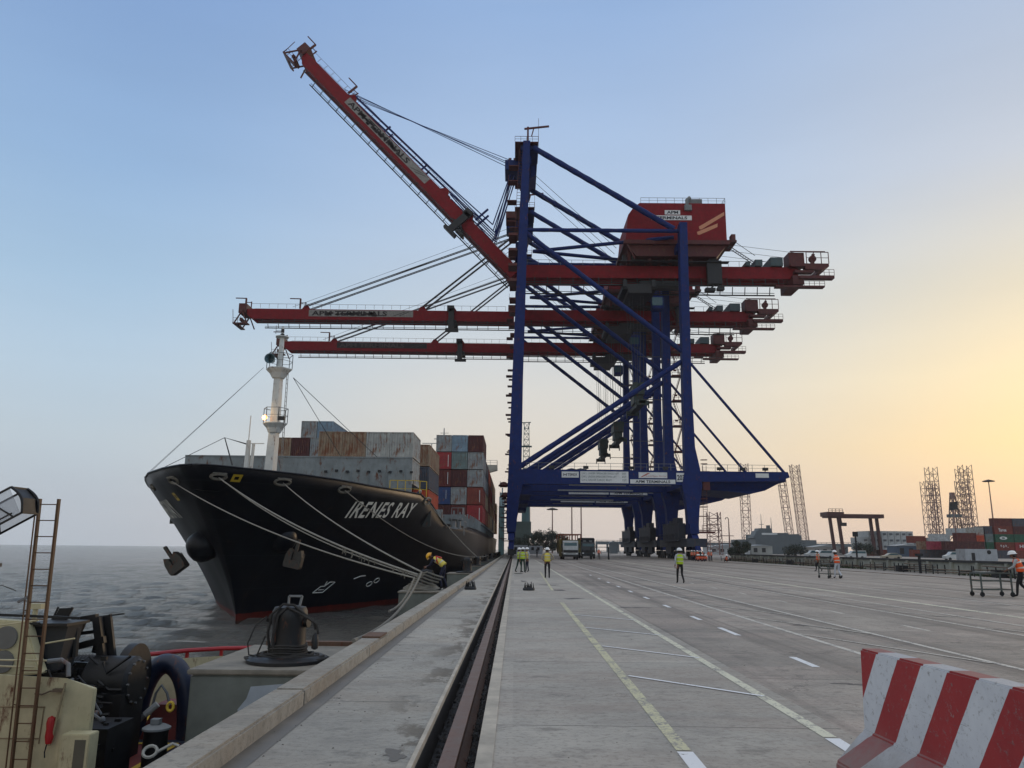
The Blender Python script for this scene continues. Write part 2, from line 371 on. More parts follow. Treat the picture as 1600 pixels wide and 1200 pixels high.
# the crane rails
RAILM = paint('rusty_rail', (104, 78, 66), .42, .4, .25, 3, streak=False)
def crane_rail(x, label):
    m = MB()
    prof = [(-.09, -.20), (.09, -.20), (.09, -.17), (.025, -.14), (.025, -.05), (.06, -.03), (.06, 0), (-.06, 0), (-.06, -.03), (-.025, -.05), (-.025, -.14), (-.09, -.17)]
    m.prism([(x+a*1.15, b*1.6-.01) for a, b in prof], -30, 420, 'y')
    return tag(m.build('crane_rail', RAILM, bevel=0), label, 'rail', 'crane rails set in the quay')
crane_rail(-.535, 'rusty brown steel crane rail in the open trench beside the quay edge')
# inner apron and roadway (one plane, different pours butt end to end)
struct(sheet('apron_inner', -.16, 3.25, -30, 420, 0, CON_B))
struct(sheet('roadway', 3.25, 30.05, -30, 420, 0, CON_R))
crane_rail(30.4, 'landside crane rail running under the landside crane legs').location.z = .03
m = MB(); m.box(30.05, 30.75, -30, 420, -.7, -.34); struct(m.build('landside_rail_trench', BAL))
struct(sheet('yard_ground', 30.75, 420, -30, 470, 0, CON_R))
struct(sheet('headland_ground', -2.3, 30.75, 420, 470, 0, CON_R))
m = MB(); m.box(-2.3, 420, 466, 470, -6, -.002); struct(m.build('yard_edge_wall', CON_D))
# painted markings
def mark(segs, mat, z=.004):
    m = MB()
    for (xa, ya, xb, yb, w) in segs:
        a = Vector((xa, ya, z)); b = Vector((xb, yb, z)); d = (b-a).normalized(); s = Vector((-d.y, d.x, 0))*w/2
        m.quad(a-s, b-s, b+s, a+s)
    return struct(m.build('road_marking', mat))
MKF = markpaint('pale_yellow_marking', (200, 196, 162), .13)
mark([(1.50, 7.25, 1.56, 26, .13), (1.62, 33, 1.95, 60, .10)], MKF); mark([(3.0, 7.8, 3.10, 120, .13)], MKY)
mark([(1.47, 4, 1.50, 7.2, .14), (2.95, 4, 3.0, 7.75, .14)], MKW, .0045)
m_ = [(1.60, y, 3.02, y-1.42, .07) for y in (11.25, 14.55, 17.85, 21.2)]
mark(m_, MKW, .009)
mark([(4.45+.012*y, y, 4.47+.012*y, y+w, .12) for y, w in [(8.5, 1.1), (12.3, 1.1), (16.6, 1.6), (20.1, 1.1), (24.2, 1.1), (28.3, 1.1), (32.5, 1.1), (36.6, 1.2), (41, 1.2), (46, 1.2), (52, 1.3)]], MKW)
mark([(5.93, 3, 6.45, 130, .12), (7.72, 3, 7.5, 130, .12)], MKD)
mark([(5.98+.004*y, y, 7.62, y-4.1, .08) for y in (12.6, 17, 21.3, 25.8, 30.3, 34.8, 39.5, 44)], MKD, .009)
mark([(9.3, y, 9.35, y+1.3, .11) for y in (9, 13.5, 18, 22.6, 27.2, 31.8, 36.4, 41)], MKD)
mark([(10.9, 3, 10.9, 130, .11), (12.3, 3, 12.4, 130, .11)], MKD)
mark([(13.75, 12, 15.2, 130, .24)], MKY)
mark([(16.7, 6, 17.6, 130, .12), (20.0, 9, 20.4, 130, .1)], MKD)
mark([(10.95, y, 12.3, y-3, .08) for y in (14, 19, 24, 29, 34, 39)], MKD, .009)
# rough spalled patches, tyre rubber and oil on the slabs
def splotch(name, spots, mat, z=.003):
    m = MB(); random.seed(len(spots)*7+3)
    for x, y, rx, ry in spots:
        n = 22; vs = []
        for k in range(n):
            t = 2*math.pi*k/n; j = 1+.45*math.sin(2*t+x*9)+.28*math.sin(5*t+y*4)+random.uniform(-.16, .16); vs.append((x+rx*math.cos(t)*j*.7, y+ry*math.sin(t)*j*.7, z))
        m.add(vs, [tuple(range(n))])
    return struct(m.build(name, mat))
WET = paint('damp_stain', (98, 90, 80), .4, .4, 0, 3, streak=False)
splotch('damp_patch', [(-1.0, 7.0, .13, .22)], WET, .0035)
DRK = paint('oil_stain', (96, 92, 90), .6, .4, 0, 3, streak=False)
splotch('oil_patch', [(4.5, 10.8, .25, .12), (5.1, 10.9, .2, .1), (1.9, 33.5, .5, .5), (8.8, 13.4, .3, .2), (3.6, 24, .5, .25), (2.1, 28, .4, .4), (1.7, 38, .5, .6), (12, 22, .6, .25), (17, 27, .8, .3), (6.8, 19, .4, .2), (.5, 42, .3, .8)], DRK, .003)

# loose grit and small stones lying on the slabs
m = MB(); random.seed(77)
for i in range(420):
    yy = 5.5+(random.random()**1.6)*30; x = random.choice([random.uniform(-2.2, -.9), random.uniform(-.1, 9), random.uniform(-2.28, -2.0)]); r = random.uniform(.004, .013); a = random.random()*3
    vs = [(x+r*math.cos(a+k*1.57)*random.uniform(.6, 1.4), yy+r*math.sin(a+k*1.57)*random.uniform(.6, 1.4), .001) for k in range(4)]+[(x, yy, r*.8)]
    m.add(vs, [(0, 1, 4), (1, 2, 4), (2, 3, 4), (3, 0, 4)])
g_ = m.build('grit', paint('grit_stone', (96, 92, 88), .8, .5, 0, 8, streak=False)); g_['kind'] = 'stuff'
# ---------------------------------------------------------------- water
def water_mat():
    m, nt, b = new_mat('harbour_water')
    n = noise(nt, .04, 4, .5)
    c = mix(nt, rng(nt, n, .35, .65), rgb(124, 122, 116), rgb(146, 143, 136)); nt.links.new(c, b.inputs['Base Color'])
    b.inputs['Roughness'].default_value = .1; b.inputs['IOR'].default_value = 1.33
    h1 = noise(nt, 1.3, 8, .75, (.5, 1.6, 1)); h2 = noise(nt, 4.5, 7, .7, (.5, 1.6, 1))
    a = nt.nodes.new('ShaderNodeMath'); a.operation = 'MULTIPLY_ADD'; nt.links.new(h2, a.inputs[0]); a.inputs[1].default_value = .4; nt.links.new(h1, a.inputs[2])
    bump(nt, b, a.outputs[0], 1.0, 1.4)
    return m
m = MB(); NA, NR = 420, 560; vs = []
WV = [(random.uniform(.1, 1.1)*(1 if random.random() < .5 else -1), random.uniform(.7, 3.2), random.uniform(0, 6.28)) for _ in range(14)]
for j in range(NR+1):
    r = 3.0*(2500/3.0)**(j/NR)
    for i in range(NA+1):
        a = RAD(-112+i*172/NA); x = r*math.sin(a); y = r*math.cos(a); z = 0
        if r < 420 and x < 6:
            k = 1 if r < 120 else max(0, (420-r)/300)
            for kx, ky, ph in WV: z += .029*k/(.30+.30*ky)*math.sin(kx*x+ky*y+ph+.9*math.sin(.31*x+.23*y+ph))
        vs.append((x, y, -3.8+z))
m.add(vs, [(j*(NA+1)+i, j*(NA+1)+i+1, (j+1)*(NA+1)+i+1, (j+1)*(NA+1)+i) for j in range(NR) for i in range(NA)])
o = m.build('sea_water', water_mat(), smooth=True, fixn=False); struct(o)

# ---------------------------------------------------------------- bollard platforms
PLAT_Y = [11.3, 31.0, 53.0, 74.0, 96.0, 118.0, 140.0, 162.0, 184.0]
BOLM = paint('bollard_iron', (10, 12, 17), .5, .4, .1, 3)
PLM = paint('platform_side', (112, 118, 112), .6, .45, .0, .7)
PLT = paint('platform_top', (138, 132, 120), .75, .5, 0, 1.4, streak=False)
PATCH = paint('pale_plaster_patch', (168, 178, 188), .7, .25, 0, 1.5)
pnames = ['nearest', 'second nearest', 'third nearest', 'fourth', 'fifth', 'sixth', 'seventh', 'eighth', 'ninth']
for i, y in enumerate(PLAT_Y):
    t = thing('bollard_platform', 'concrete bollard platform jutting from the quay edge, %s from the camera' % pnames[i], 'platform', (-2.64, y, 0), 0, 'bollard platforms along the quay edge')
    m = MB(); m.box(-1.86, -.002, 0, 2.75, -2.2, -.05)
    m.build('base_block', PLM, t, bevel=.03)
    m = MB(); m.box(-1.90, -.002, -.03, 2.78, -.048, .02); m.build('top_slab', [PLT], t, bevel=.015)
    if i == 0:
        m = MB(); vv = [(-.02, -.17), (-.02, -1.55), (-1.15, -1.4), (-1.22, -.95), (-1.12, -.72), (-1.16, -.5), (-1.05, -.36), (-1.0, -.2), (-.5, -.155)]
        m.add([(a, -.004, b) for a, b in vv], [tuple(range(len(vv)))]); m.build('repair_patch', PATCH, t, label='pale blue grey plaster patch on the block face')
    if i > 2:
        continue
def bollard(loc, label, s=1.0, rz=0, rope=True):
    t = thing('bollard', label, 'bollard', loc, rz, 'cast iron mooring bollards')
    m = MB(); m.lathe([(.62, 0), (.62, .05), (.55, .09), (.34, .1)], n=32); m.build('base_flange', BOLM, t, smooth=True)
    m = MB(); m.lathe([(.30, .09), (.275, .16), (.265, .3), (.26, .55), (.275, .66), (.27, .76), (.24, .82), (0, .86)], n=28)
    m.build('post', BOLM, t, smooth=True)
    m = MB(); m.tube([(-.1, 0, .58), (-.27, .05, .62), (-.33, .06, .66)], .075, 12, .09); m.cut(); m.tube([(.1, 0, .58), (.27, -.05, .60), (.32, -.06, .60)], .075, 12, .085)
    m.parts('horn', BOLM, t, smooth=True)
    t.scale = (s, s, s); return t
bollard((-3.40, 12.15, .02), 'black iron bollard draped with rope on the nearest platform, frame on top', .96)
ROPE = paint('grey_rope', (124, 120, 110), .9, .35, 0, 4, streak=False)
ROPEW = paint('pale_rope', (146, 143, 134), .9, .3, 0, 4, streak=False)
ROPED = paint('dark_rope', (52, 50, 48), .9, .4, 0, 6, streak=False)
# rope coils and light frame on the first bollard
m = MB()
for k in range(5):
    R_ = .27+.012*(k % 2); m.tube([(-3.40+R_*math.cos(t), 12.15+R_*math.sin(t), .12+k*.035+.01*math.sin(3*t)) for t in [i*.35 for i in range(19)]], .018, 6)
for q in range(4):
    R_ = .33+.07*q; m.tube([(-3.40+R_*math.cos(t)*1.15, 12.15+R_*.8*math.sin(t), .13+.012*math.sin(5*t+q)-.02*q) for t in [i*.3 for i in range(22)]], .022, 6)
tag(m.build('rope_coil', ROPED, smooth=True), 'dark rope coiled round the foot of the nearest bollard', 'rope')
m = MB()
m.tube([(-3.62, 12.0, .12), (-3.66, 11.95, .45), (-3.6, 11.9, .72), (-3.45, 11.92, .86), (-3.3, 11.95, .85), (-3.1, 11.95, .70), (-2.98, 11.95, .62), (-2.95, 11.95, .5)], .02, 6)
m.tube([(-3.55, 11.93, .1), (-3.56, 11.9, .4), (-3.5, 11.88, .7), (-3.38, 11.9, .82), (-3.2, 11.9, .74), (-3.05, 11.9, .66), (-2.93, 11.92, .58), (-2.9, 11.93, .44)], .018, 6)
m.tube([(-3.7, 12, .68), (-3.85, 11.95, .55), (-3.93, 11.9, .3), (-3.9, 11.9, .14), (-3.8, 11.95, .12), (-3.7, 11.98, .4)], .012, 6)
tag(m.build('rope_loop', ROPED, smooth=True), 'dark messenger lines looped over the top of the nearest bollard', 'rope')
m = MB(); m.lathe([(.015, 0), (.05, .02), (.055, .1), (.04, .2), (.012, .24)], -2.94, 11.92, .22, 14)
tag(m.build('rope_weight', BOLM, smooth=True), 'dark heaving line weight hanging from the ropes on the nearest bollard', 'weight')
m = MB()
for a, b in [((-3.42, 12.1, .77), (-3.42, 12.1, .97)), ((-3.42, 12.1, .97), (-3.22, 12.1, .97)), ((-3.22, 12.1, .97), (-3.26, 12.1, .78)), ((-3.42, 12.1, .79), (-3.26, 12.1, .79))]: m.beam(a, b, .03)
tag(m.build('steel_bracket', GALV), 'small grey steel bracket standing on top of the nearest bollard', 'bracket')
m = MB(); m.box(-2.62, -2.3, 13.9, 14.6, .172, .20); m.box(-4.3, -2.7, 14.0, 14.16, .02, .09)
tag(m.build('timber_fender_rail', paint('rusty_timber', (104, 78, 62), .8, .4, .2, 4, streak=False)), 'rusty brown beam lying along the back of the nearest platform', 'beam')
bollard((-3.55, 32.3, .02), 'black bollard hung with many mooring ropes beside the bending worker', .95)
bollard((-3.25, 54.3, .02), 'black bollard on the third platform beyond the bending worker', 1.2)
for i, y in enumerate(PLAT_Y[3:]):
    bollard((-3.5, y+1.3, .02), 'small far bollard on the %s platform along the ship' % pnames[i+3], 1.0)
m = MB()
random.seed(9)
for k in range(9):
    R_ = .28+.05*k; m.tube([(-3.75+R_*1.3*math.cos(t)*.8, 32.2+R_*math.sin(t), .06+.04*((k*7) % 4)+.03*math.sin(4*t+k)) for t in [i*.35 for i in range(19)]], .045, 6)
tag(m.build('rope_pile', ROPE, smooth=True), 'heap of grey mooring rope piled on the second platform', 'rope')
# ---------------------------------------------------------------- container ship
def tab(T, x):
    if x <= T[0][0]: return T[0][1]
    for (a, b), (c, d) in zip(T, T[1:]):
        if x <= c: return b+(d-b)*(x-a)/(c-a)
    return T[-1][1]
XC, ZW, YB = -20.2, -3.8, 58.15
BT = [(0, 0), (.3, 1.1), (1, 2.0), (2, 3.1), (5, 5.5), (9, 7.7), (14, 9.9), (20, 12.0), (27, 13.7), (35, 14.8), (44, 15.15)]
BW = [(0, 0), (1, .25), (3, 1.0), (6.7, 2.95), (12, 5.5), (18, 8.2), (30, 12), (42, 14.4), (55, 15.15)]
ZRT = [(46, 6.75), (50, 6.6), (57, 6.5), (62, 6.35), (71, 6.3), (76.2, 4.0), (300, 4.0)]
def zr(y): return tab(ZRT, y)
def stem(t): return YB-10.15*max(t, 0)**1.45
def half(z, y, d=None):
    t = (z-ZW)/10.8
    if d is None: d = y-stem(t)
    if d <= 0: return 0
    w = min(max(t, 0), 1.05)**.85
    b = (1-w)*tab(BW, d)+w*tab(BT, d)
    if y is not None and y > 226: b *= 1-.35*((y-226)/24)**2*(1.3-t)
    return b
ship = thing('container_ship', 'large black hulled container ship with flared bow moored along the quay', 'ship', (XC, YB, ZW))
HULL, ntH, bH = new_mat('hull_black')
tcn = ntH.nodes.new('ShaderNodeTexCoord'); sx_ = ntH.nodes.new('ShaderNodeSeparateXYZ'); ntH.links.new(tcn.outputs['Object'], sx_.inputs[0])
nh = noise(ntH, .9, 8, .7, (1, 1, .22)); n2h = noise(ntH, .25, 5, .6)
cH = mix(ntH, rng(ntH, nh, .35, .75), rgb(5, 8, 18), rgb(17, 22, 32))
cH = mix(ntH, rng(ntH, n2h, .5, .7, 0, .5), cH, rgb(34, 38, 44))
zz = ntH.nodes.new('ShaderNodeMath'); zz.operation = 'MULTIPLY_ADD'; ntH.links.new(nh, zz.inputs[0]); zz.inputs[1].default_value = .25; ntH.links.new(sx_.outputs[2], zz.inputs[2])
cH = mix(ntH, rng(ntH, zz.outputs[0], .72, .75, 1, 0), cH, mix(ntH, rng(ntH, nh, .3, .7), rgb(120, 40, 30), rgb(82, 30, 26)))
cH = mix(ntH, rng(ntH, zz.outputs[0], .18, .30, .8, 0), cH, rgb(64, 58, 46))
rs = noise(ntH, 1.0, 7, .7, (2.6, 2.6, .10)); rg = noise(ntH, .35, 3, .5); rm = ntH.nodes.new('ShaderNodeMath'); rm.operation = 'MULTIPLY'; ntH.links.new(rng(ntH, rs, .56, .68), rm.inputs[0]); ntH.links.new(rng(ntH, rg, .48, .58, 0, .55), rm.inputs[1])
cH = mix(ntH, rm.outputs[0], cH, rgb(58, 42, 34))
for ax_, per in ((2, 2.4), (1, 7.5)):
    pg = ntH.nodes.new('ShaderNodeMath'); pg.operation = 'PINGPONG'; ntH.links.new(sx_.outputs[ax_], pg.inputs[0]); pg.inputs[1].default_value = per/2
    cH = mix(ntH, rng(ntH, pg.outputs[0], 0, .035, .5, 0), cH, rgb(46, 50, 56))
ntH.links.new(cH, bH.inputs['Base Color']); bH.inputs['Roughness'].default_value = .4; bH.inputs['Specular IOR Level'].default_value = .3; bump(ntH, bH, n2h, .25, .15)
DECK = paint('ship_deck', (70, 72, 70), .7, .4, .2)
TZ = [-.16, -.1, 0, .06, .12, .2, .28, .36, .44, .52, .6, .68, .76, .84, .92, 1.0]
DS = [0, .08, .2, .35, .6, 1, 1.5, 2, 3, 4, 5, 6.5, 8, 10, 12, 14.5, 17, 20, 23, 27, 31, 35, 40, 46, 54, 64, 80, 100, 130, 160, 180, 190]
def hull_pt(t, d, side):
    """t: 0 water .. 1 rim; the rim follows the sheer"""
    y = stem(t)+d
    for _ in range(3):
        ztop = zr(y); z = ZW+(ztop-ZW)*t if t > 0 else ZW+10.8*t
        tt = (z-ZW)/10.8; y = stem(tt)+d
    return (XC+side*half(z, y), y, z)
def hull_grid(side):
    return [[hull_pt(t, d, side) for d in DS] for t in TZ]
def to_ship(p): return (p[0]-XC, p[1]-YB, p[2]-ZW)
m = MB()
for side in (-1, 1):
    G = hull_grid(side); nD = len(DS); vs = [to_ship(p) for r in G for p in r]
    m.add(vs, [(j*nD+i, j*nD+i+1, (j+1)*nD+i+1, (j+1)*nD+i) for j in range(len(TZ)-1) for i in range(nD-1)])
Gs = hull_grid(1); Gp = hull_grid(-1); nT = len(TZ)
m.add([to_ship(Gs[j][-1]) for j in range(nT)]+[to_ship(Gp[j][-1]) for j in range(nT)], [(j, j+1, nT+j+1, nT+j) for j in range(nT-1)])
ho = m.build('hull', HULL, ship, fixn=False)
bm = bmesh.new(); bm.from_mesh(ho.data); bmesh.ops.remove_doubles(bm, verts=bm.verts, dist=.002); bmesh.ops.recalc_face_normals(bm, faces=bm.faces)
bm.to_mesh(ho.data); bm.free(); ho.data.polygons.foreach_set('use_smooth', [True]*len(ho.data.polygons)); ho.data.set_sharp_from_angle(angle=RAD(50))
so = ho.modifiers.new('shell', 'SOLIDIFY'); so.thickness = .12; so.offset = -1
# decks (below the bulwark)
m = MB(); ys = [48.8, 50, 52, 55, 58, 62, 66, 70, 73.5]
L1 = [(half(5.2, y)-.15, y) for y in ys]
m.add([(a, y-YB, 5.15-ZW) for a, y in L1]+[(-a, y-YB, 5.15-ZW) for a, y in L1], [(i, i+1, len(L1)+i+1, len(L1)+i) for i in range(len(L1)-1)])
m.box(-12.3, 12.3, 73.4-YB, 73.6-YB, 3.62-ZW, 5.14-ZW)
ys2 = [73.7, 76, 80, 85, 90, 96, 104, 246]; L2 = [(half(3.6, y)-.3, y) for y in ys2]
m.add([(a, y-YB, 3.6-ZW) for a, y in L2]+[(-a, y-YB, 3.6-ZW) for a, y in L2], [(i, i+1, len(L2)+i+1, len(L2)+i) for i in range(len(L2)-1)])
m.build('deck', DECK, ship)
# rail cap along the rim
m = MB()
for side in (-1, 1):
    m.tube([to_ship((a, b, c+.02)) for a, b, c in [hull_pt(1.0, d, side) for d in DS[1:]]], .07, 6); m.cut()
m.parts('rim_bar', HULL, ship)
# breakwater wall on the foredeck
BRK = paint('breakwater_grey', (128, 136, 138), .6, .3, .25, .8)
m = MB(); xs0, xs1 = -34.0, -10.55; m.box(xs0-XC, xs1-XC, 78.9-YB, 79.1-YB, 3.62-ZW, 10.62-ZW)
for i in range(13):
    x = xs0+.4+i*1.86; m.prism([(78.9-YB, 10.3-ZW), (78.9-YB, 3.62-ZW), (78.55-YB, 3.62-ZW)], x-XC-.04, x-XC+.04, 'x')
m.box(xs0-XC, xs1-XC, 78.85-YB, 79.2-YB, 10.622-ZW, 10.76-ZW)
m.build('breakwater', BRK, ship)
m = MB()
for i in range(9):
    m.cyl(-19.4-XC+i*1.1, 78.8-YB, 9.1-ZW+.1*(i % 2), 9.3-ZW+.1*(i % 2), .16, 10); m.cut()
m.parts('vent', DARK, ship)
# side container support at the right end of the breakwater
m = MB()
for y0 in (79.6, 92, 104.5, 133.4, 146.8, 160, 173.5, 187):
    hb = half(3.9, y0)-.35; m.box(-hb, hb, y0-YB, y0+.5-YB, 3.6-ZW, 5.5-ZW)
for y in range(84, 200, 3): hb = half(3.9, y)-.25; m.beam((hb, y-YB, 3.6-ZW), (hb, y-YB, 5.6-ZW), .18)
m.box(-15.05, 15.05, 120.8-YB, 198-YB, 5.25-ZW, 5.5-ZW)
m.build('hatch_coaming', BRK, ship)
# foremast with two platforms, horn, floodlight
MW = paint('mast_white', (205, 208, 205), .5, .2, .08)
MX, MY = -19.0-XC, 60-YB
def P(z): return z-ZW
m = MB()
m.loft([[(MX+dx*w+lean, MY+dy*w, P(z)) for dx, dy in ((-.54, -.45), (.36, -.54), (.54, .45), (-.36, .54))] for z, w, lean in ((5.1, .8, -.22), (7.5, .72, -.1), (11, .62, -.02), (15.3, .54, .0))])
m.tube([(MX+.02, MY, P(15.2)), (MX+.05, MY, P(18.2))], .24, 12, .18)
m.tube([(MX+.05, MY, P(18.2)), (MX+.05, MY, P(19.1))], .09, 8)
mast = m.build('foremast', MW, ship)
m = MB()
for z, r, w in ((15.55, 1.06, 1.0), (11.15, .98, 1.0)):
    m.lathe([(.5, -.75), (r*.7, -.35), (r, -.04), (r, .03)], MX, MY, P(z), 6); m.cut()
m.lathe([(.3, 0), (.55, .05), (.55, .12)], MX+.05, MY, P(18.15), 8)
m.parts('mast_platform', MW, mast)
m = MB()
for z, r in ((15.58, 1.03), (11.18, .95)):
    pts = [(MX+r*math.cos(k*math.pi/3), MY+r*math.sin(k*math.pi/3), P(z)) for k in range(7)]; rails(m, pts, 1.15, 1.2, .03)
ladder(m, (MX+.8, MY-.2, P(5.4)), (MX+.75, MY-.2, P(15.4)), .4, .35)
m.build('mast_railing', GALV, mast)
m = MB(); m.lathe([(.14, .5), (.2, .3), (.33, -.1), (.42, -.45), (.37, -.45), (.16, 0), (0, .1)], MX-.5, MY-.6, P(16.2), 20, 'y'); m.build('horn', paint('horn_grey', (95, 120, 128), .4, .3), mast, smooth=True)
m = MB(); m.lathe([(0, .12), (.16, .1), (.2, 0), (.17, -.02)], MX-.62, MY-.75, P(11.5), 14, 'y'); m.build('lamp', glow('lamp_glow', (255, 176, 96), 6), mast, label='lit warm floodlight on the lower mast platform')
ld = bpy.data.lights.new('lamp_light', 'POINT'); ld.energy = 45; ld.color = (1, .68, .36); ld.shadow_soft_size = .15
lo = bpy.data.objects.new('lamp_light', ld); C.objects.link(lo); lo.parent = ship; lo.location = (MX-.85, MY-1.15, P(11.6))
m = MB(); m.box(MX+.45, MX+.95, MY-.95, MY-.7, P(11.3), P(11.6)); m.cyl(MX+.05, MY, P(18.3), P(18.5), .16, 10); m.cyl(MX+.05, MY, P(18.6), P(18.9), .13, 10)
m.beam((MX-.5, MY, P(18.75)), (MX+.1, MY, P(18.75)), .04); m.beam((MX-.5, MY, P(18.5)), (MX-.5, MY, P(19.2)), .03); m.beam((MX-.7, MY, P(19.0)), (MX-.3, MY, P(19.0)), .03)
m.build('navigation_light', DARK, mast)
m = MB()
for q in [(-25.0, 52.6, 6.6), (-26.6, 55.6, 6.6)]: m.tube([(MX-1.0, MY-.8, P(15.5)), to_ship(q)], .014, 5); m.cut()
for q in [(-12.6, 70, 9.7), (-16.2, 71, 9.9)]: m.tube([(MX+1.0, MY+.6, P(15.0)), to_ship(q)], .026, 5); m.cut()
m.parts('mast_stay', CABLE, mast)
# small davit mast
SX, SY = -21.3-XC, 60.8-YB
m = MB(); m.tube([(SX, SY, P(5.1)), (SX+.05, SY, P(9.9))], .26, 10, .17); m.cut(); m.tube([(SX+.35, SY, P(5.1)), (SX+.45, SY, P(9.6))], .13, 8); m.tube([(SX+.03, SY, P(9.8)), (SX+.05, SY, P(11.9))], .04, 6)
m.beam((SX-.15, SY, P(9.65)), (SX+1.3, SY, P(9.65)), .06); m.parts('davit_post', MW, ship)
m = MB(); m.tube([(SX-.1, SY, P(9.6)), (SX-1.9, SY, P(10.1)), (SX-1.1, SY, P(7.9))], .06, 6); m.tube([(SX-1.9, SY, P(10.1)), to_ship((-26.5, 55, 6.4))], .025, 5); m.build('davit_arm', CABLE, ship)
# foredeck gear that shows above the rim
m = MB()
for x, y in ((-14.8, 60), (-13.6, 62.5), (-12.4, 66)):
    m.lathe([(.5, 0), (.5, .9), (.7, 1.0), (.7, 1.2)], x-XC, y-YB, P(5.15), 14); m.cut()
m.tube([(x-XC, 58.5-YB, P(6.4+.12*math.sin(x*7))) for x in [-15.9+.25*i for i in range(9)]], .12, 6)
m.parts('mooring_winch', GALV, ship)
YEL = paint('safety_yellow', (208, 176, 44), .5, .3)
m = MB(); rails(m, [(-11.3-XC, 69.8-YB, P(6.1)), (-9.2-XC, 69.8-YB, P(6.1)), (-8.1-XC, 70.9-YB, P(6.1))], 1.5, .55, .045); m.build('yellow_railing', YEL, ship)
m = MB(); rails(m, [(-6.4-XC, 79-YB, P(4.3)), (-5.1-XC, 79-YB, P(4.3))], 1.35, .45, .04); rails(m, [(-5.1-XC, 79-YB, P(3.7)), (-5.1-XC, 83-YB, P(3.7))], 1.2, .8, .04)
m.beam((-5.1-XC, 79-YB, P(2.9)), (-5.1-XC, 79-YB, P(5.2)), .08); m.build('gangway_basket', GALV, ship)
m = MB()
for (x, y, r) in ((-6.3, 80.5, .5), (-5.9, 82, .45), (-6.6, 83.6, .5)): m.lathe([(r, 0), (r*.6, .15), (r*.5, .8), (r, .95), (r, 1.1)], x-XC, y-YB, P(3.6), 12); m.cut()
m.parts('deck_bollard', GALV, ship)
# fairleads (chocks) and yellow plates
def on_hull(y, z, side=1, out=.0):
    b = half(z, y); b1 = half(z, y+.05); b2 = half(z+.05, y)
    n = Vector((1, -(b1-b)/.05, -(b2-b)/.05)).normalized()
    p = Vector((b, y, z))+n*out
    return Vector((XC+side*p.x, p.y, p.z)), Vector((side*n.x, n.y, n.z))
def chock(y, z, side, w=.62):
    p, n = on_hull(y, z, side, .04); p = Vector(to_ship(p)); up = Vector((0, 0, 1)); a = n.cross(up).normalized(); b = a.cross(n)
    m = MB(); m.tube([p+a*math.cos(t)*w+b*math.sin(t)*w*.45 for t in [k*math.pi/8 for k in range(17)]], .1, 6)
    m.tube([p-a*w*.9+b*.28, p+a*w*.9+b*.28], .07, 6)
    m.build('fairlead', paint('fairlead_grey', (122, 118, 108), .6, .4, .2, 3), ship)
    return on_hull(y, z, side, .15)[0]
K1 = chock(51.0, 5.89, -1); K2 = chock(49.62, 6.05, 1, .5); K3 = chock(53.0, 6.02, 1); K4 = chock(58.3, 5.92, 1); K5 = chock(71.2, 5.85, 1, .75)
chock(56.8, 5.8, -1, .4)
for (y, z, s) in ((52.65, 5.0, -1), (50.3, 6.1, 1)):
    p, n = on_hull(y, z, s, .16); p = Vector(to_ship(p)); a = n.cross(Vector((0, 0, 1))).normalized(); b = a.cross(n)
    m = MB()
    for k in range(4):
        c0, c1 = [(-1, -.45), (.45, 1), (-1, 1), (-1, 1)][k]; r0, r1 = [(-1, 1), (-1, 1), (.4, 1), (-1, -.4)][k]
        m.quad(*[p+a*i*.33+b*j*.33+n*.002*k for i, j in ((c0, r0), (c1, r0), (c1, r1), (c0, r1))])
    m.build('yellow_plate', YEL, ship)
# lettering on both bows and marks
LET = paint('hull_lettering', (232, 232, 224), .6, .2, 0, 2)
m = MB()
def nfn(side, y0, y1, zb, slope, out=.05):
    def f(x, y):
        yy = y0+x-y*.28 if side > 0 else y0-x
        zc = zb+y+slope*x
        return to_ship(on_hull(yy, zc, side, out)[0])
    return f
text_mb(m, 'IRENES RAY', 1.6, nfn(1, 61.0, 69.9, 3.9, .045, .06), shear=.0, offset=.034, sub=2, width=8.8, height=1.3, spacing=1.14)
m.cut(); text_mb(m, 'IRENES RAY', 1.6, nfn(-1, 62.5, 55, 3.75, -.02, .06), shear=.1, offset=.028, sub=2, width=7.0, height=1.3)
m.parts('ship_name', LET, ship, fixn=False)
def hull_line(m, pts, side=1, r=.035):
    m.tube([to_ship(on_hull(y, z, side, .03)[0]) for y, z in pts], r, 5)
m = MB()
hull_line(m, [(64.4, -2.0), (65.5, -2.0), (66.1, -1.2), (65.5, -1.18), (65.2, -1.5), (64.8, -1.5), (64.4, -2.0)]); hull_line(m, [(65.1, -1.1), (65.2, -1.5)])
hull_line(m, [(64.8, -1.78), (65.4, -1.78)], 1, .025)
for yc in (70.9, 71.7): m.cut(); hull_line(m, [(yc+.36*math.cos(t), -1.55+(yc-70.9)*.35+.2*math.sin(t)) for t in [k*math.pi/6 for k in range(13)]])
m.cut(); hull_line(m, [(68.2, -1.0), (68.9, -.8), (69.5, -.78)])
m.parts('hull_mark', LET, ship)
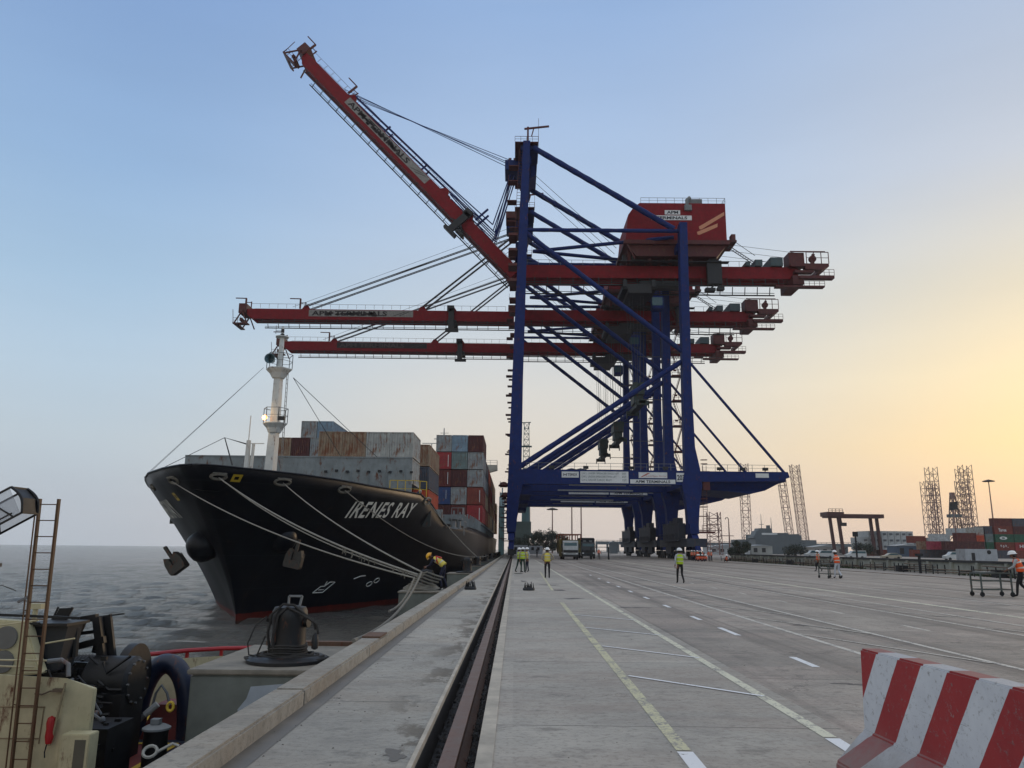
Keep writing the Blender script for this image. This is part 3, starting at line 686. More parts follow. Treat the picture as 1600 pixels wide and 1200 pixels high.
# anchors with bolster pods
ANCH = paint('anchor_steel', (70, 66, 60), .6, .45, .3, 2)
for side, c, hu, d in ((-1, (-22.45, 55.9, 1.5), .88, Vector((-.62, -.55, -.45))), (1, (-17.1, 57.9, 2.2), .85, Vector((.55, -.65, -.4)))):
    p = Vector(to_ship(c)); d = d.normalized()
    m = MB(); m.lathe([(1.25, -2.6), (1.3, -.8), (1.27, -.1), (1.12, .4), (.8, .72), (.4, .88), (0, .9)], 0, 0, 0, 24)
    q = d.to_track_quat('Z', 'Y').to_matrix().to_4x4(); m.xf(Matrix.Translation(p) @ q @ Matrix.Scale(hu, 4)); m.build('anchor_pod', HULL, ship, smooth=True)
    # stockless anchor: crown block hanging under the pod, flukes folded up beside the shank
    m = MB(); m.beam((0, 0, -.2), (0, 0, 1.7), .2, .26)
    m.prism([(-.55, -.35), (.55, -.35), (.62, .0), (.45, .2), (-.45, .2), (-.62, .0)], -.42, .42, 'y')
    m.prism([(-.6, -.3), (.6, -.3), (.6, .75), (-.6, .75)], .28, .42, 'y')
    for sx in (-1, 1): m.prism([(sx*.62, -.2), (sx*.13, -.2), (sx*.16, .8), (sx*.42, .98), (sx*.6, .5)], -.34, .42, 'y')
    tilt = Matrix.Rotation(RAD(-38), 4, 'Y') if side < 0 else Matrix.Rotation(RAD(12), 4, 'Y')
    off = Vector((-1.1, -.7, -1.3)) if side < 0 else Vector((1.1, -.9, -1.7))
    m.xf(Matrix.Translation(p+off) @ tilt); m.build('anchor', ANCH, ship)
# stern superstructure
SUP = paint('superstructure', (196, 196, 186), .5, .2, .1)
m = MB(); m.box(-13.5, 12.5, 200-YB, 211-YB, P(3.6), P(21.0)); m.box(-15.4, 15.6, 200.5-YB, 203.5-YB, P(21.6), P(22.1)); m.box(-12, 12, 201-YB, 208-YB, P(22.1), P(25.0))
m.prism([(15.6, P(21.6)), (15.6, P(22.9)), (12, P(22.9)), (12, P(20.6))], 200.6-YB, 203.4-YB, 'y'); m.build('superstructure', SUP, ship)
m = MB(); m.box(-11.5, 11.5, 200.97-YB, 201-YB, P(23.0), P(24.2))
m.build('bridge_window', GLASS, ship)
m = MB(); rails(m, [(12, 200.7-YB, P(22.9)), (15.5, 200.7-YB, P(22.9)), (15.5, 203-YB, P(22.9))], 1.2, 1.2, .06)
m.tube([(1.2, 203-YB, P(25)), (1.2, 203-YB, P(32.8))], .3, 8, .15); m.beam((-1.4, 203-YB, P(29.9)), (1.2, 203-YB, P(29.9)), .25); m.beam((.2, 203-YB, P(31.5)), (2.4, 203-YB, P(31.5)), .12); m.beam((.6, 203-YB, P(30.7)), (1.9, 203-YB, P(30.7)), .2)
m.beam((-2.0, 203-YB, P(25)), (-2.0, 203-YB, P(28.6)), .25); m.beam((-4.5, 203-YB, P(28.7)), (.2, 203-YB, P(28.7)), .2); m.box(-3.2, -.8, 202.8-YB, 203.2-YB, P(26.5), P(26.7))
m.build('radar_mast', MW, ship)
FUN = paint('funnel_dark', (40, 44, 60), .5, .3)
m = MB(); m.box(-4, 4, 212-YB, 218-YB, P(3.6), P(24)); m.build('funnel', FUN, ship, bevel=.5)

# ---------------------------------------------------------------- containers
CCOL = {'grey': (148, 154, 156), 'tan grey': (150, 132, 110), 'pale grey': (172, 174, 170), 'blue': (38, 66, 116), 'red': (150, 38, 44), 'dark red': (98, 36, 34), 'maroon': (78, 32, 34),
        'rust red': (122, 50, 38), 'orange': (196, 78, 44), 'teal grey': (112, 130, 130), 'white': (188, 194, 196), 'pale blue': (128, 152, 170), 'green': (34, 92, 70), 'cream': (176, 160, 134), 'slate': (74, 80, 92), 'pink red': (158, 50, 76), 'tan': (160, 122, 88)}
CM = {k: paint('container_'+k.replace(' ', '_'), v, .55, .4, {'tan grey': .7, 'grey': .45, 'pale grey': .35, 'white': .05, 'green': .05}.get(k, .2), .9, rustcol=(120, 74, 48)) for k, v in CCOL.items()}
MESH = {}
def corr(n, w, depth, margin):
    """trapezoid corrugation profile from 0..w : list of (pos, depth)"""
    out = [(0, 0), (margin, 0)]; s = (w-2*margin)/n
    for i in range(n):
        a = margin+i*s; out += [(a+s*.12, -depth), (a+s*.5, -depth), (a+s*.62, 0), (a+s, 0)]
    return out+[(w, 0)]
def container_mesh(L_, colr, hc=2.6, doors=False):
    key = (L_, colr, hc, doors)
    if key in MESH: return MESH[key]
    m = MB(); W = 2.44; p = .12
    # frame posts and rails
    for x in (0, W-p):
        for y in (0, L_-p): m.box(x, x+p, y, y+p, 0, hc)
    for z0, z1 in ((0, .16), (hc-.11, hc)):
        for x in (0, W-p): m.box(x, x+p, p, L_-p, z0, z1)
        for y in (0, L_-p): m.box(p, W-p, y, y+p, z0, z1)
    m.box(p, W-p, p, L_-p, .1, .14); m.box(.03, W-.03, .03, L_-.03, hc-.045, hc-.02)
    def panel(n, w, f):
        pr = corr(n, w, .065, .03); vs = [f(a, d, z) for a, d in pr for z in (.16, hc-.11)]
        m.add(vs, [(2*i, 2*i+2, 2*i+3, 2*i+1) for i in range(len(pr)-1)])
    panel(8, W-2*p, lambda a, d, z: (p+a, .03-d, z)); panel(8, W-2*p, lambda a, d, z: (p+a, L_-.03+d, z))
    ns = int(L_/.42)
    panel(ns, L_-2*p, lambda a, d, z: (.03-d, p+a, z)); panel(ns, L_-2*p, lambda a, d, z: (W-.03+d, p+a, z))
    if doors:
        m.box(p+.02, W/2-.01, -.0, .028, .18, hc-.13); m.box(W/2+.01, W-p-.02, -.0, .028, .18, hc-.13)
        for x in (.45, .85, W-.85, W-.45): m.tube([(x, -.03, .2), (x, -.03, hc-.15)], .022, 5)
    o = m.build('container', CM[colr], fixn=True); me = o.data; bpy.data.objects.remove(o); MESH[key] = me; return me
NC = [0]
def cont(x, y, z, L_, colr, label, group, hc=2.6, doors=False, rz=0):
    o = bpy.data.objects.new('shipping_container', container_mesh(L_, colr, hc, doors)); C.objects.link(o)
    o.location = (x, y, z); o.rotation_euler = (0, 0, rz); NC[0] += 1
    return tag(o, label, 'container', group)
GS = 'containers stacked on the ship'
# front row on the breakwater: tier 2 fully visible, tier 1 shows only at the quay end
cols = ['tan grey', 'tan grey', 'pale grey', 'pale grey']; ORD = ['leftmost', 'second from the left', 'third from the left', 'rightmost']
for i in range(4):
    x = -20.5+i*2.48
    cont(x, 79.6, 10.85, 6.06, cols[i], ['most rust streaked tan container', 'tan grey lightly rusted container', 'pale grey rust spotted container', 'pale grey end container'][i]+', %s of four above the foredeck breakwater' % ORD[i], GS)
cont(-13.06, 79.6, 8.1, 6.06, 'pale grey', 'pale container below the end of the four above the breakwater', GS)
# port side rows seen over the breakwater
for (x, y, z, c, lb) in [(-33.3, 105, 11.0, 'blue', 'dark blue container just right of the ship mast, low above the breakwater'), (-30.76, 105, 11.0, 'teal grey', 'small teal grey container beside the blue one right of the ship mast'),
                         (-33.3, 105, 13.7, 'tan grey', 'olive tan container right of the ship mast above the blue one'), (-30.76, 105, 13.7, 'maroon', 'maroon container between the ship mast and the rusty front row'),
                         (-28.2, 105, 13.7, 'grey', 'grey container half hidden behind the left end of the rusty front row'),
                         (-33.4, 118.5, 18.2, 'grey', 'grey container topmost behind the maroon one right of the mast'), (-30.86, 118.5, 18.2, 'pale blue', 'pale blue grey container topmost behind the rusty front row'), (-33.4, 118.5, 15.5, 'slate', 'slate container behind the olive tan one'), (-30.86, 118.5, 15.5, 'slate', 'slate container behind the maroon one')]:
    cont(x, y, z, 12.19, c, lb, GS)
# middle bay behind the front row
cont(-12.7, 92, 11.2, 12.19, 'tan grey', 'weathered grey brown container topmost behind the right end of the front row', GS)
cont(-12.7, 92, 8.5, 12.19, 'slate', 'dark container under the weathered one behind the front row', GS)
cont(-12.7, 92, 5.8, 12.19, 'orange', 'orange container seen between the front row and the tall stack', GS)
cont(-15.2, 92, 5.8, 12.19, 'rust red', 'rust red container beside the orange one behind the breakwater', GS)
# the tall bay facing the camera: 5 tiers
T0 = 5.55; TH = 2.75
grid = [['maroon', 'dark red', 'red'], ['blue', 'grey', 'rust red'], ['dark red', 'maroon', 'grey'], ['red', 'teal grey', 'grey'], ['grey', 'pale blue', 'maroon']]
pos3 = ['left', 'middle', 'right']; tn = ['bottom', 'second', 'third', 'fourth', 'top']
for t in range(5):
    for c in range(3):
        col = grid[t][c]
        o = cont(-12.52+c*2.53, 121, T0+t*TH, 12.19, col, '%s container, %s column of the tall stack, %s tier' % (col, pos3[c], tn[t]), GS, 2.62, doors=(col in ('red', 'rust red', 'blue')))
        if col in ('red', 'rust red', 'dark red', 'blue'):
            mm_ = MB(); mm_.box(1.93, 2.02, -.075, -.06, .35, 2.2) if col != 'blue' else mm_.box(1.75, 1.8, -.075, -.06, .8, 2.2)
            q = mm_.build('code_strip', WHITE, o)
for t, col in enumerate(['rust red', 'maroon', 'grey', 'pale blue']):
    cont(-15.05, 121, T0+t*TH, 12.19, col, '%s container fourth column from the quay side in the tall stack, tier %s' % (col, tn[t]), GS, 2.62)
for t, col in enumerate(['slate', 'grey', 'slate']):
    cont(-17.6, 121, T0+t*TH, 12.19, col, '%s container fifth column from the quay side in the tall stack, %s tier' % (col, tn[t]), GS, 2.62)
# bays further aft, outer columns (their long sides show)
aft = [(134.4, 4, ['rust red', 'cream', 'grey', 'slate']), (147.8, 4, ['tan', 'dark red', 'rust red', 'orange']), (161.2, 4, ['cream', 'tan', 'red', 'dark red']),
       (174.6, 4, ['slate', 'tan', 'cream', 'tan']), (188.0, 4, ['cream', 'rust red', 'tan', 'cream']), (214, 3, ['tan', 'dark red', 'cream'])]
bn = ['first', 'second', 'third', 'fourth', 'fifth', 'sixth']
for b, (y, n, cl) in enumerate(aft):
    for t in range(n):
        cont(-7.46, y, T0+t*TH, 12.19, cl[t], '%s container on the quay side edge, %s bay behind the tall stack, %s tier' % (cl[t], bn[b], tn[t]), GS, 2.62)
for b, (y, n, cl) in enumerate(aft[:1]):
    cont(-9.99, y, T0+3*TH, 12.19, 'tan', 'tan container second column in the first bay behind the tall stack, top', GS, 2.62)

# ---------------------------------------------------------------- mooring lines
def line(p, q, sag, r, label, mat=ROPEW, name='mooring_rope', n=26):
    p = Vector(p); q = Vector(q); m = MB(); pts = []
    for i in range(n+1):
        t = i/n; c = p.lerp(q, t); c.z -= sag*4*t*(1-t); pts.append(c)
    m.tube(pts, r, 6)
    return tag(m.build(name, mat, smooth=True), label, 'rope', 'mooring ropes from the bow to the quay')
B2 = (-3.75, 32.3, .62)
line(K1, (-4.05, 32.0, .50), .55, .034, 'mooring rope from the leftmost fairlead of the bow, lowest of the lines')
line(K2, (-3.9, 32.1, .62), .50, .042, 'thicker mooring rope from beside the yellow plate at the stem')
line(K2+Vector((.12, 0, -.06)), (-3.9, 32.5, .52), .62, .028, 'mooring rope running just under the one from the yellow plate')
line(K3, (-3.75, 32.4, .70), .35, .036, 'mooring rope from the fairlead left of the ship name')
line(K4, (-3.4, 97.3, .7), 1.6, .04, 'long sagging mooring rope crossing the white ship name')
line(K5, (-3.4, 75.4, .7), .25, .04, 'steep mooring rope from the fairlead right of the ship name')
line((-3.65, 31.2, .75), (-2.66, 13.4, .18), .42, .037, 'thick rope slanting down from the second platform to the coping', ROPE)
line((-3.9, 31.0, .55), (-3.35, 21.5, .02), .25, .035, 'second thick rope hanging beside the slanting one', ROPE)
# knotted tails hanging on the ropes
random.seed(4); k2rope = [o for o in bpy.data.objects if o.get('label', '').startswith('thicker mooring rope')][0]
for k in range(26):
    t = .72+.26*random.random(); c = K2.lerp(Vector((-3.9, 32.1, .62)), t); c.z -= .5*4*t*(1-t)
    j = Vector((random.uniform(-.05, .05), random.uniform(-.1, .1), -random.uniform(.1, .38))); m = MB(); m.tube([c, c+j*.5+Vector((.03, 0, 0)), c+j], .022, 5); m.build('frayed_tail', ROPE, k2rope)
m = MB()
for i in range(5):
    p0 = Vector((-4.2+.1*i, 31.6, .25+.1*i)); m.tube([p0, p0+Vector((.35, -.2, .1)), p0+Vector((.7, .1, -.05)), p0+Vector((.95, .3, -.12))], .035, 6)
tag(m.build('rope_bight', ROPE, smooth=True), 'loose bights of rope between the bollard and the bending worker', 'rope')
# ---------------------------------------------------------------- ship-to-shore gantry cranes
DY = 18.0
def lfn(x0, z0, y):            # lettering on a face that looks towards -y
    return lambda a, b: (x0+a, y, z0+b)
def leg_w(y):                   # waterside leg, leaning landward towards the top
    m = MB(); S_ = [(5.2, -1.45, .25), (10, -1.35, .75), (12.6, -1.25, 1.35), (15.7, -1.15, 1.15), (31, -.68, 1.28), (61, .35, 1.95), (78.6, 1.0, 2.35)]
    m.loft([[(a, y-.95, z), (b, y-.95, z), (b, y+.95, z), (a, y+.95, z)] for z, a, b in S_]); return m
def leg_l(y):
    m = MB(); S_ = [(4.6, 30.1, 31.75), (9.5, 29.9, 32.2), (12.6, 29.2, 32.75), (15.6, 29.85, 32.5), (19.5, 29.9, 31.75), (31, 30.05, 31.6), (62.0, 30.5, 31.95)]
    m.loft([[(a, y-1.0, z), (b, y-1.0, z), (b, y+1.0, z), (a, y+1.0, z)] for z, a, b in S_]); return m
def bogies(m, md, x, ys):
    """equalisers, wheels and motors of one corner pair"""
    for yc in ys:
        m.prism([(yc-3.2, 3.0), (yc+3.2, 3.0), (yc+1.2, 4.5), (yc-1.2, 4.5)], x-.55, x+.55, 'x')
        for s in (-2.3, 2.3):
            m.prism([(yc+s-1.9, 1.55), (yc+s+1.9, 1.55), (yc+s+.5, 2.8), (yc+s-.5, 2.8)], x-.45, x+.45, 'x')
            for q in (-1.1, 1.1):
                md.box(x-.38, x+.38, yc+s+q-.75, yc+s+q+.75, .55, 1.5)
                for k in (-.42, .42): md.lathe([(.36, -.1), (.36, .1)], x, yc+s+q+k, .37, 14, 'x')
                md.box(x+.4, x+.9, yc+s+q-.3, yc+s+q+.3, .7, 1.3)
            md.cut()
def tie_beams(m):
    m.box(-1.1, 1.1, .97, DY-.97, 12.8, 15.2); m.cut(); m.box(30.0, 32.3, 1.02, DY-1.02, 12.8, 15.2)
BANNER = paint('faded_banner', (138, 136, 132), .6, .45, 0, 2, streak=False)
TORN = paint('peeled_lettering', (34, 24, 26), .7, .3, 0, 3, streak=False)
def make_boom(root, ang, seed, word):
    """boom built along -x from the hinge and turned up by ang"""
    Hx, Hz = -.55, 54.2; R_ = Matrix.Translation((Hx, 0, Hz)) @ Matrix.Rotation(ang, 4, 'Y') @ Matrix.Scale(1.05 if ang > 0 else 1.0, 4, (1, 0, 0))
    L_ = 62.5; y1, y2 = 7.0, 9.9
    m = MB()
    for y in (y1, y2):
        m.prism([(0, -.95), (0, 1.55), (-L_+2, 1.75), (-L_, 1.6), (-L_, .3), (-L_+1.2, -.75)], y, y+1.0, 'y')
    for x in range(4, 63, 7): m.box(-x-.3, -x+.3, y1+1.2, y2, .6, 1.3)
    for x in (-14.5, -21.5, -48.8): m.prism([(x-1.1, 1.62), (x+1.1, 1.62), (x+.4, 2.7), (x-.4, 2.7)], y1+.3, y1+.9, 'y').prism([(x-1.1, 1.62), (x+1.1, 1.62), (x+.4, 2.7), (x-.4, 2.7)], y2+.3, y2+.9, 'y')
    m.xf(R_); boom = m.build('boom', RED, root)
    # trolley rail and cable tray hung under the boom
    m = MB()
    for y in (y1-.5, y2+1.5):
        m.beam((0, y, -1.75), (-L_+3, y, -1.7), .2); m.beam((0, y, -1.35), (-L_+3, y, -1.3), .09)
        for i in range(24): x = -1.2-i*2.5; m.beam((x, y, -1.75), (x, y+(.5 if y < 8 else -.5), -.8), .12)
    m.xf(R_); m.build('trolley_rail', DARK, boom)
    m = MB()
    rails(m, [(-2, y1, 1.7), (-L_+1, y1, 1.9)], 1.05, 2.0, .04, False); rails(m, [(-2, y2+1.2, 1.7), (-L_+1, y2+1.2, 1.9)], 1.05, 2.0, .04, False)
    m.xf(R_); m.build('walkway_railing', GALV if False else DRED, boom)
    m = MB()   # tip: sheave frame, platforms, jib posts
    m.box(-L_-1.9, -L_-.1, y1-.3, y2+1.5, .6, 2.9); m.box(-L_-2.9, -L_+.6, y1-.8, y1+.8, -2.15, -1.9); m.box(-L_-2.9, -L_-1.9, y1+.8, y2+2, -2.15, -1.9)
    for y in (y1-.6, y2+1.8):
        m.beam((-L_-2.6, y, -2), (-L_-.8, y, 1.2), .25); m.beam((-L_+.4, y, -2), (-L_-.8, y, .8), .25); m.beam((-L_-2.8, y, -2), (-L_-3.1, y, 1.3), .1)
    m.box(-L_-1.6, -L_-1.0, y1, y2+1, -1.2, -.6)
    for x in (-L_-.6, -L_+12.2):
        m.cut(); m.beam((x, y1+.6, 2.0), (x, y1+.6, 4.4), .35); m.beam((x+.1, y1+.6, 4.4), (x-2.5, y1+.6, 4.45), .2); m.beam((x+1.3, y1+.6, 2.0), (x+1.3, y1+.6, 3.6), .2); m.beam((x+.2, y1+.6, 3.4), (x+1.4, y1+.6, 3.4), .15)
    rails(m, [(-L_-2.8, y1-.8, -1.9), (-L_+.5, y1-.8, -1.9)], 1.1, 1, .05)
    m.xf(R_); m.parts('boom_tip_frame', DRED, boom)
    m = MB()  # catenary trolley below the boom
    m.box(-15.6, -13.4, y1-1, y2+2.2, -1.3, 1.9 if False else -.9); m.beam((-14.6, y1-.8, 1.9), (-14.6, y1-.8, -3.2), .6, 1.3, up=(1, 0, 0)); m.box(-15.9, -12.9, y1-1.2, y1, -3.6, -3.0)
    m.box(-15.6, -14.0, y1-1.1, y1-.3, 1.2, 2.6)
    m.xf(R_); m.build('festoon_trolley', DARK, boom)
    # banner with flaking letters
    m = MB(); yb = y1-.03; xb0, xb1 = (-49.0, -25.2) if ang > 0 else (-48.0, -23.6)
    m.add([(xb0, yb, -.05), (xb1, yb, -.05), (xb1, yb, 1.45), (xb0, yb, 1.55)], [(0, 1, 2, 3)]); m.xf(R_)
    if word != 'dark': ba = m.build('banner', BANNER, boom, label='long pale banner with flaking dark company lettering')
    else: ba = m.build('banner', TORN, boom, label='long dark peeled banner on the boom side')
    m = MB()
    text_mb(m, 'APM TERMINALS', 1.6, lambda a, b: (xb0+.7+a, yb-.03, .15+b), offset=.05, width=17.6, height=1.15)
    random.seed(seed)
    if word != 'dark':
        for k in range(26):
            x = xb0+3.8+random.random()*11.5; w = random.uniform(.3, 1.1); z = random.uniform(.0, .7); m.add([(x, yb-.05, z), (x+w, yb-.05, z-.02), (x+w*1.1, yb-.05, z+.35), (x+w*.5, yb-.05, z+random.uniform(.35, .6)), (x-.1, yb-.05, z+.25)], [(0, 1, 2, 3, 4)])
    for a in (0, 1.3): m.add([(xb1-4.6+a, yb-.03, .25), (xb1-4.3+a, yb-.03, .25), (xb1-1.6+a*.6, yb-.03, 1.2), (xb1-1.9+a*.6, yb-.03, 1.2)], [(0, 1, 2, 3)])
    m.xf(R_); m.build('banner_lettering', TORN if word != 'dark' else paint('banner_ghost', (70, 60, 60), .7, .3), ba if False else boom)
    return R_, boom
def make_crane(y0, label, ang, full=True, seed=1):
    root = thing('gantry_crane', label, 'crane', (0, y0, 0), 0, 'ship to shore gantry cranes on the quay')
    for y in (0, DY): leg_w(y).build('leg', BLUE, root); leg_l(y).build('leg', BLUE, root)
    # portal beams with landside cantilever
    for y in (0, DY):
        m = MB(); a, b = y-.8, y+.8
        m.prism([(1.12, 15.3), (1.2, 12.6), (2.6, 12.75), (29.2, 12.75), (29.9, 12.0), (29.9, 15.3)], a, b, 'y')
        m.prism([(32.4, 15.25), (32.6, 13.4), (46.2, 13.6), (48.2, 14.3), (47.9, 15.25)], a, b, 'y')
        m.prism([(-1.0, 12.6), (1.19, 12.59), (2.5, 11.9), (.8, 9.2)], a+.1, b-.1, 'y') if False else None
        m.build('portal_beam', BLUE, root)
    m = MB(); tie_beams(m)
    m.cut(); m.box(.6, 2.9, .95, DY-.95, 11.0, 12.5)
    m.parts('tie_beam', BLUE, root)
    m = MB()   # deep body under the landside cantilever
    m.loft([[(x, y, 13.3) for x, y in ((33.5, ya), (46.5, ya))]+[(x2, y, 11.6) for x2, y in ((43.5, yb), (34.5, yb))] for ya, yb in ((1.2, 3.5), (DY-1.2, DY-3.5))] if False else [[(33.0, y, 13.4), (47.2, y, 13.6), (44.5, y+dy, 12.15), (42.0, y+dy, 11.55), (37.5, y+dy, 12.0), (33.5, y+dy, 12.2)] for y, dy in ((.9, .8), (DY-.9, -.8))])
    m.box(46.4, 48.0, .82, DY-.82, 13.65, 15.2)
    m.build('cantilever_body', BLUE, root)
    m = MB()
    for y in (-.85, DY+.85): rails(m, [(2, y, 15.3), (29.5, y, 15.3)], 1.15, 2.0, .045); m.cut(); rails(m, [(33, y, 15.25), (46, y, 15.25)], 1.15, 2.0, .045); m.cut()
    m.parts('portal_railing', GALV, root)
    m = MB()
    for x in (6, 12, 20, 26, 35.5, 39.5, 43.5): m.box(x, x+.9, -1.1, -.6, 15.45, 15.95); m.beam((x+.45, -.85, 15.3), (x+.45, -.85, 15.5), .15); m.cut()
    m.parts('floodlight', DARK, root)
    # braces
    for y in (0, DY):
        for nm, p, q, r in (('diagonal_brace', (3.0, y, 77.6), (29.6, y, 61.0), .52), ('horizontal_brace', (1.9, y, 60.6), (30.6, y, 60.6), .36), ('diagonal_brace', (1.6, y, 60.0), (30.3, y, 37.2), .46),
                            ('diagonal_brace', (1.0, y, 15.9), (30.1, y, 35.2), .46), ('backstay', (31.5, y, 35.2), (47.6, y, 15.1), .25)):
            p = Vector(p); q = Vector(q); m = MB(); n_ = max(8, int((q-p).length/1.5))
            m.tube([p.lerp(q, k/n_) for k in range(n_+1)], (lambda f, r=r, n_=n_: r*(1.0 if round(f*n_) % 2 else 1.10)) if r > .3 else r, 12); m.build(nm, BLUE, root, smooth=True)
    for yy in (2, DY-2): m = MB(); m.tube([(3.2, 9, 59.9), (30, yy, 60.2)], .36, 12); m.build('plan_brace', BLUE, root, smooth=True)
    m = MB(); m.box(30.3, 31.9, 1.0, DY-1.0, 57.2, 58.6); m.cut(); m.box(-.3, 1.8, 1.0, DY-1, 57.0, 58.6); m.cut(); m.box(.7, 2.6, 1.0, DY-1, 74.6, 76.4); m.box(.5, 3.8, .2, DY-.2, 77.2, 78.2)
    m.prism([(-2.6, 78.4), (3.4, 78.4), (3.6, 75.0), (2.4, 74.4), (-.2, 76.0), (-2.6, 76.4)], 6.3, 11.7, 'y'); m.parts('top_beam', BLUE, root)
    m = MB()
    m.box(-.6, 3.9, -.9, DY+.9, 78.25, 78.4); rails(m, [(-.6, -.9, 78.4), (3.9, -.9, 78.4)], 1.1, 1.1, .05); m.box(2.8, 4.0, 4, 8, 78.4, 80.1)
    m.beam((1.9, 0, 78.4), (1.9, 0, 82.0), .35); m.beam((1.2, 0, 81.6), (6.0, 0, 82.2), .3); m.beam((4.0, 1, 78.4), (4.0, 1, 84.5), .07); m.beam((2.6, 0, 80), (3.0, 0, 81.6), .2)
    for x in (-1.9, -.9): m.box(x, x+.6, 7, 11, 78.4, 79.2)
    m.build('top_platform', DRED, root)
    # waterside leg ladders
    m = MB(); ladder(m, (-.1, -.4, 59), (.6, -.4, 77), .7, .6, (1, 0, 0), .08)
    for z, x in ((62, -.9), (66.2, -.75), (70.3, -.6), (73.4, -.5)): m.box(x-1.2, x+.6, -.7, 1.4, z, z+.15); rails(m, [(x-1.2, -.7, z+.1), (x-1.2, 1.4, z+.1)], 1.1, 1, .05)
    m.box(-2.2, -.2, 1, 5, 63.5, 64.8)
    m.build('waterside_ladder', DRED, root); m = MB()
    for z in (16.5, 20, 24, 28, 32, 36, 40, 44, 48): m.box(-2.0, -.7, 16.5, 18.5, z, z+.12); m.cut()
    for k, z in enumerate((3.4, 5.5, 7.5, 9.5, 11.5, 13.5)):
        m.box(-2.9, -1.5, 15.5, 18.0, z, z+.12); rails(m, [(-2.9, 15.5, z), (-2.9, 18, z)], 1.0, 1.2, .05); m.cut()
    m.lathe([(1.0, -.25), (1.05, 0), (.5, .6), (0, .7)], -2.2, 16.5, 13.8, 10); m.cut(); m.lathe([(.6, -.2), (.6, 0), (0, .4)], -2.0, 16.5, 11.2, 10); m.cut()
    for z in range(50, 60, 3): m.box(-1.6, 0, -1.2, 2, z, z+.5); m.cut()
    m.parts('leg_landing', DRED, root)
    # landside stair tower on the far leg and cage ladder on the near leg
    m = MB(); z = 15.6; k = 0
    while z < 56:
        x0 = 31.9; m.box(x0, x0+2.3, DY-.9, DY+1.0, z, z+.28)
        rails(m, [(x0, DY-.9, z+.2), (x0+2.3, DY-.9, z+.2), (x0+2.3, DY+.9, z+.2)], 1.1, 1.1, .05); m.box(x0+.3, x0+.9, DY-1.0, DY-.7, z+1.0, z+1.35)
        if z+5.2 < 60:
            a, b = (x0+.3, x0+1.9) if k % 2 else (x0+1.9, x0+.3); ladder(m, (a, DY+.3, z+.2), (b, DY+.3, z+5.2), .8, .45, (0, 1, 0), .1)
            m.beam((a, DY-.3, z+1.3), (b, DY-.3, z+6.2), .07)
        z += 5.2; k += 1
    m.build('stair_tower', DRED, root)
    m = MB(); ladder(m, (33.2, -.2, 4.6), (33.4, -.2, 16.3), .7, .4, (1, 0, 0), .07)
    for z in (5.0, 7.4, 9.0, 10.4): m.box(31.7, 33.6, -.9, .5, z, z+.12)
    m.box(31.7, 34.6, -1.2, .6, 4.55, 4.85); rails(m, [(32.4, -1.2, 4.8), (34.6, -1.2, 4.8)], 1.1, .7, .05)
    for z in (16.6, 17.3): m.tube([(33.4+.6*math.cos(t), -.2+.6*math.sin(t), z) for t in [i*.7 for i in range(10)]], .05, 4)
    m.box(33.0, 34.2, -.6, .3, 12, 15.3); m.build('cage_ladder', DRED, root)
    # sills, bogies
    m = MB(); md = MB()
    for x, z0 in ((-.55, 4.4), (30.9, 4.4)):
        m = MB(); md = MB(); m.box(x-.75, x+.75, -2.0, DY+2.0, z0, z0+1.7); bogies(m, md, x, (-.3, DY+.3)); m.build('sill_beam', BLUE, root); md.parts('bogie', DARK, root)
    m = MB(); m.box(28.9, 30.1, 1.6, 16.4, 3.4, 6.3); m.box(29.0, 30.1, 3.4, 7.0, 6.3, 7.3); m.box(29.0, 30.1, 9.0, 10.2, 6.3, 6.9)
    for q in range(8): m.box(28.86, 28.9, 2.0+q*1.8, 3.5+q*1.8, 3.8, 6.0)
    m.beam((28.8, 2, 6.4), (28.8, 16, 6.4), .12); m.box(28.3, 28.9, 1.2, 16.8, 3.2, 3.4); m.box(29.2, 32.6, -3.6, DY+3.6, 2.2, 3.6); rails(m, [(28.3, 1.2, 3.4), (28.3, 16.8, 3.4)], 1.1, 1.2, .05); m.box(29.3, 29.9, 2, 7, 1.0, 2.2); m.box(29.3, 29.9, 11, 16, 1.0, 2.2); m.build('electrical_cabinet', GALV if False else paint('cabinet_grey', (44, 52, 66), .6, .4, .1), root)
    m = MB(); m.box(30.2, 31.6, -5.4, -4.3, .5, 1.3); m.cut(); m.box(30.2, 31.6, DY+4.3, DY+5.4, .5, 1.3); m.cut(); m.box(-1.1, 0, -5.4, -4.3, .5, 1.3); m.parts('buffer', DARK, root)
    # girder, tail
    m = MB()
    for y in (6.6, 10.2):
        m.prism([(.2, 56.1), (55, 56.1), (55.2, 54.6), (54, 53.7), (.2, 53.5)], y, y+1.2, 'y')
    for x in range(3, 55, 6): m.box(x, x+.6, 7.8, 10.2, 55, 55.7)
    gi = m.build('main_girder', RED, root)
    m = MB()
    for y in (6.1, 11.9):
        m.beam((.3, y, 52.0), (52, y, 52.0), .22); m.beam((.3, y, 52.5), (52, y, 52.5), .1)
        for i in range(21): m.beam((1+i*2.5, y, 52.0), (1+i*2.5, y+(.5 if y < 8 else -.5), 53.6), .14)
    m.build('trolley_rail', DARK, gi)
    m = MB(); rails(m, [(2, 6.6, 56.1), (19.5, 6.6, 56.1)], 1.1, 2, .045, False); rails(m, [(41.5, 6.6, 56.1), (52, 6.6, 56.1)], 1.1, 2, .045, False)
    rails(m, [(2, 12.4, 56.1), (52, 12.4, 56.1)], 1.1, 2, .045, False); m.build('walkway_railing', GALV, gi)
    m = MB()
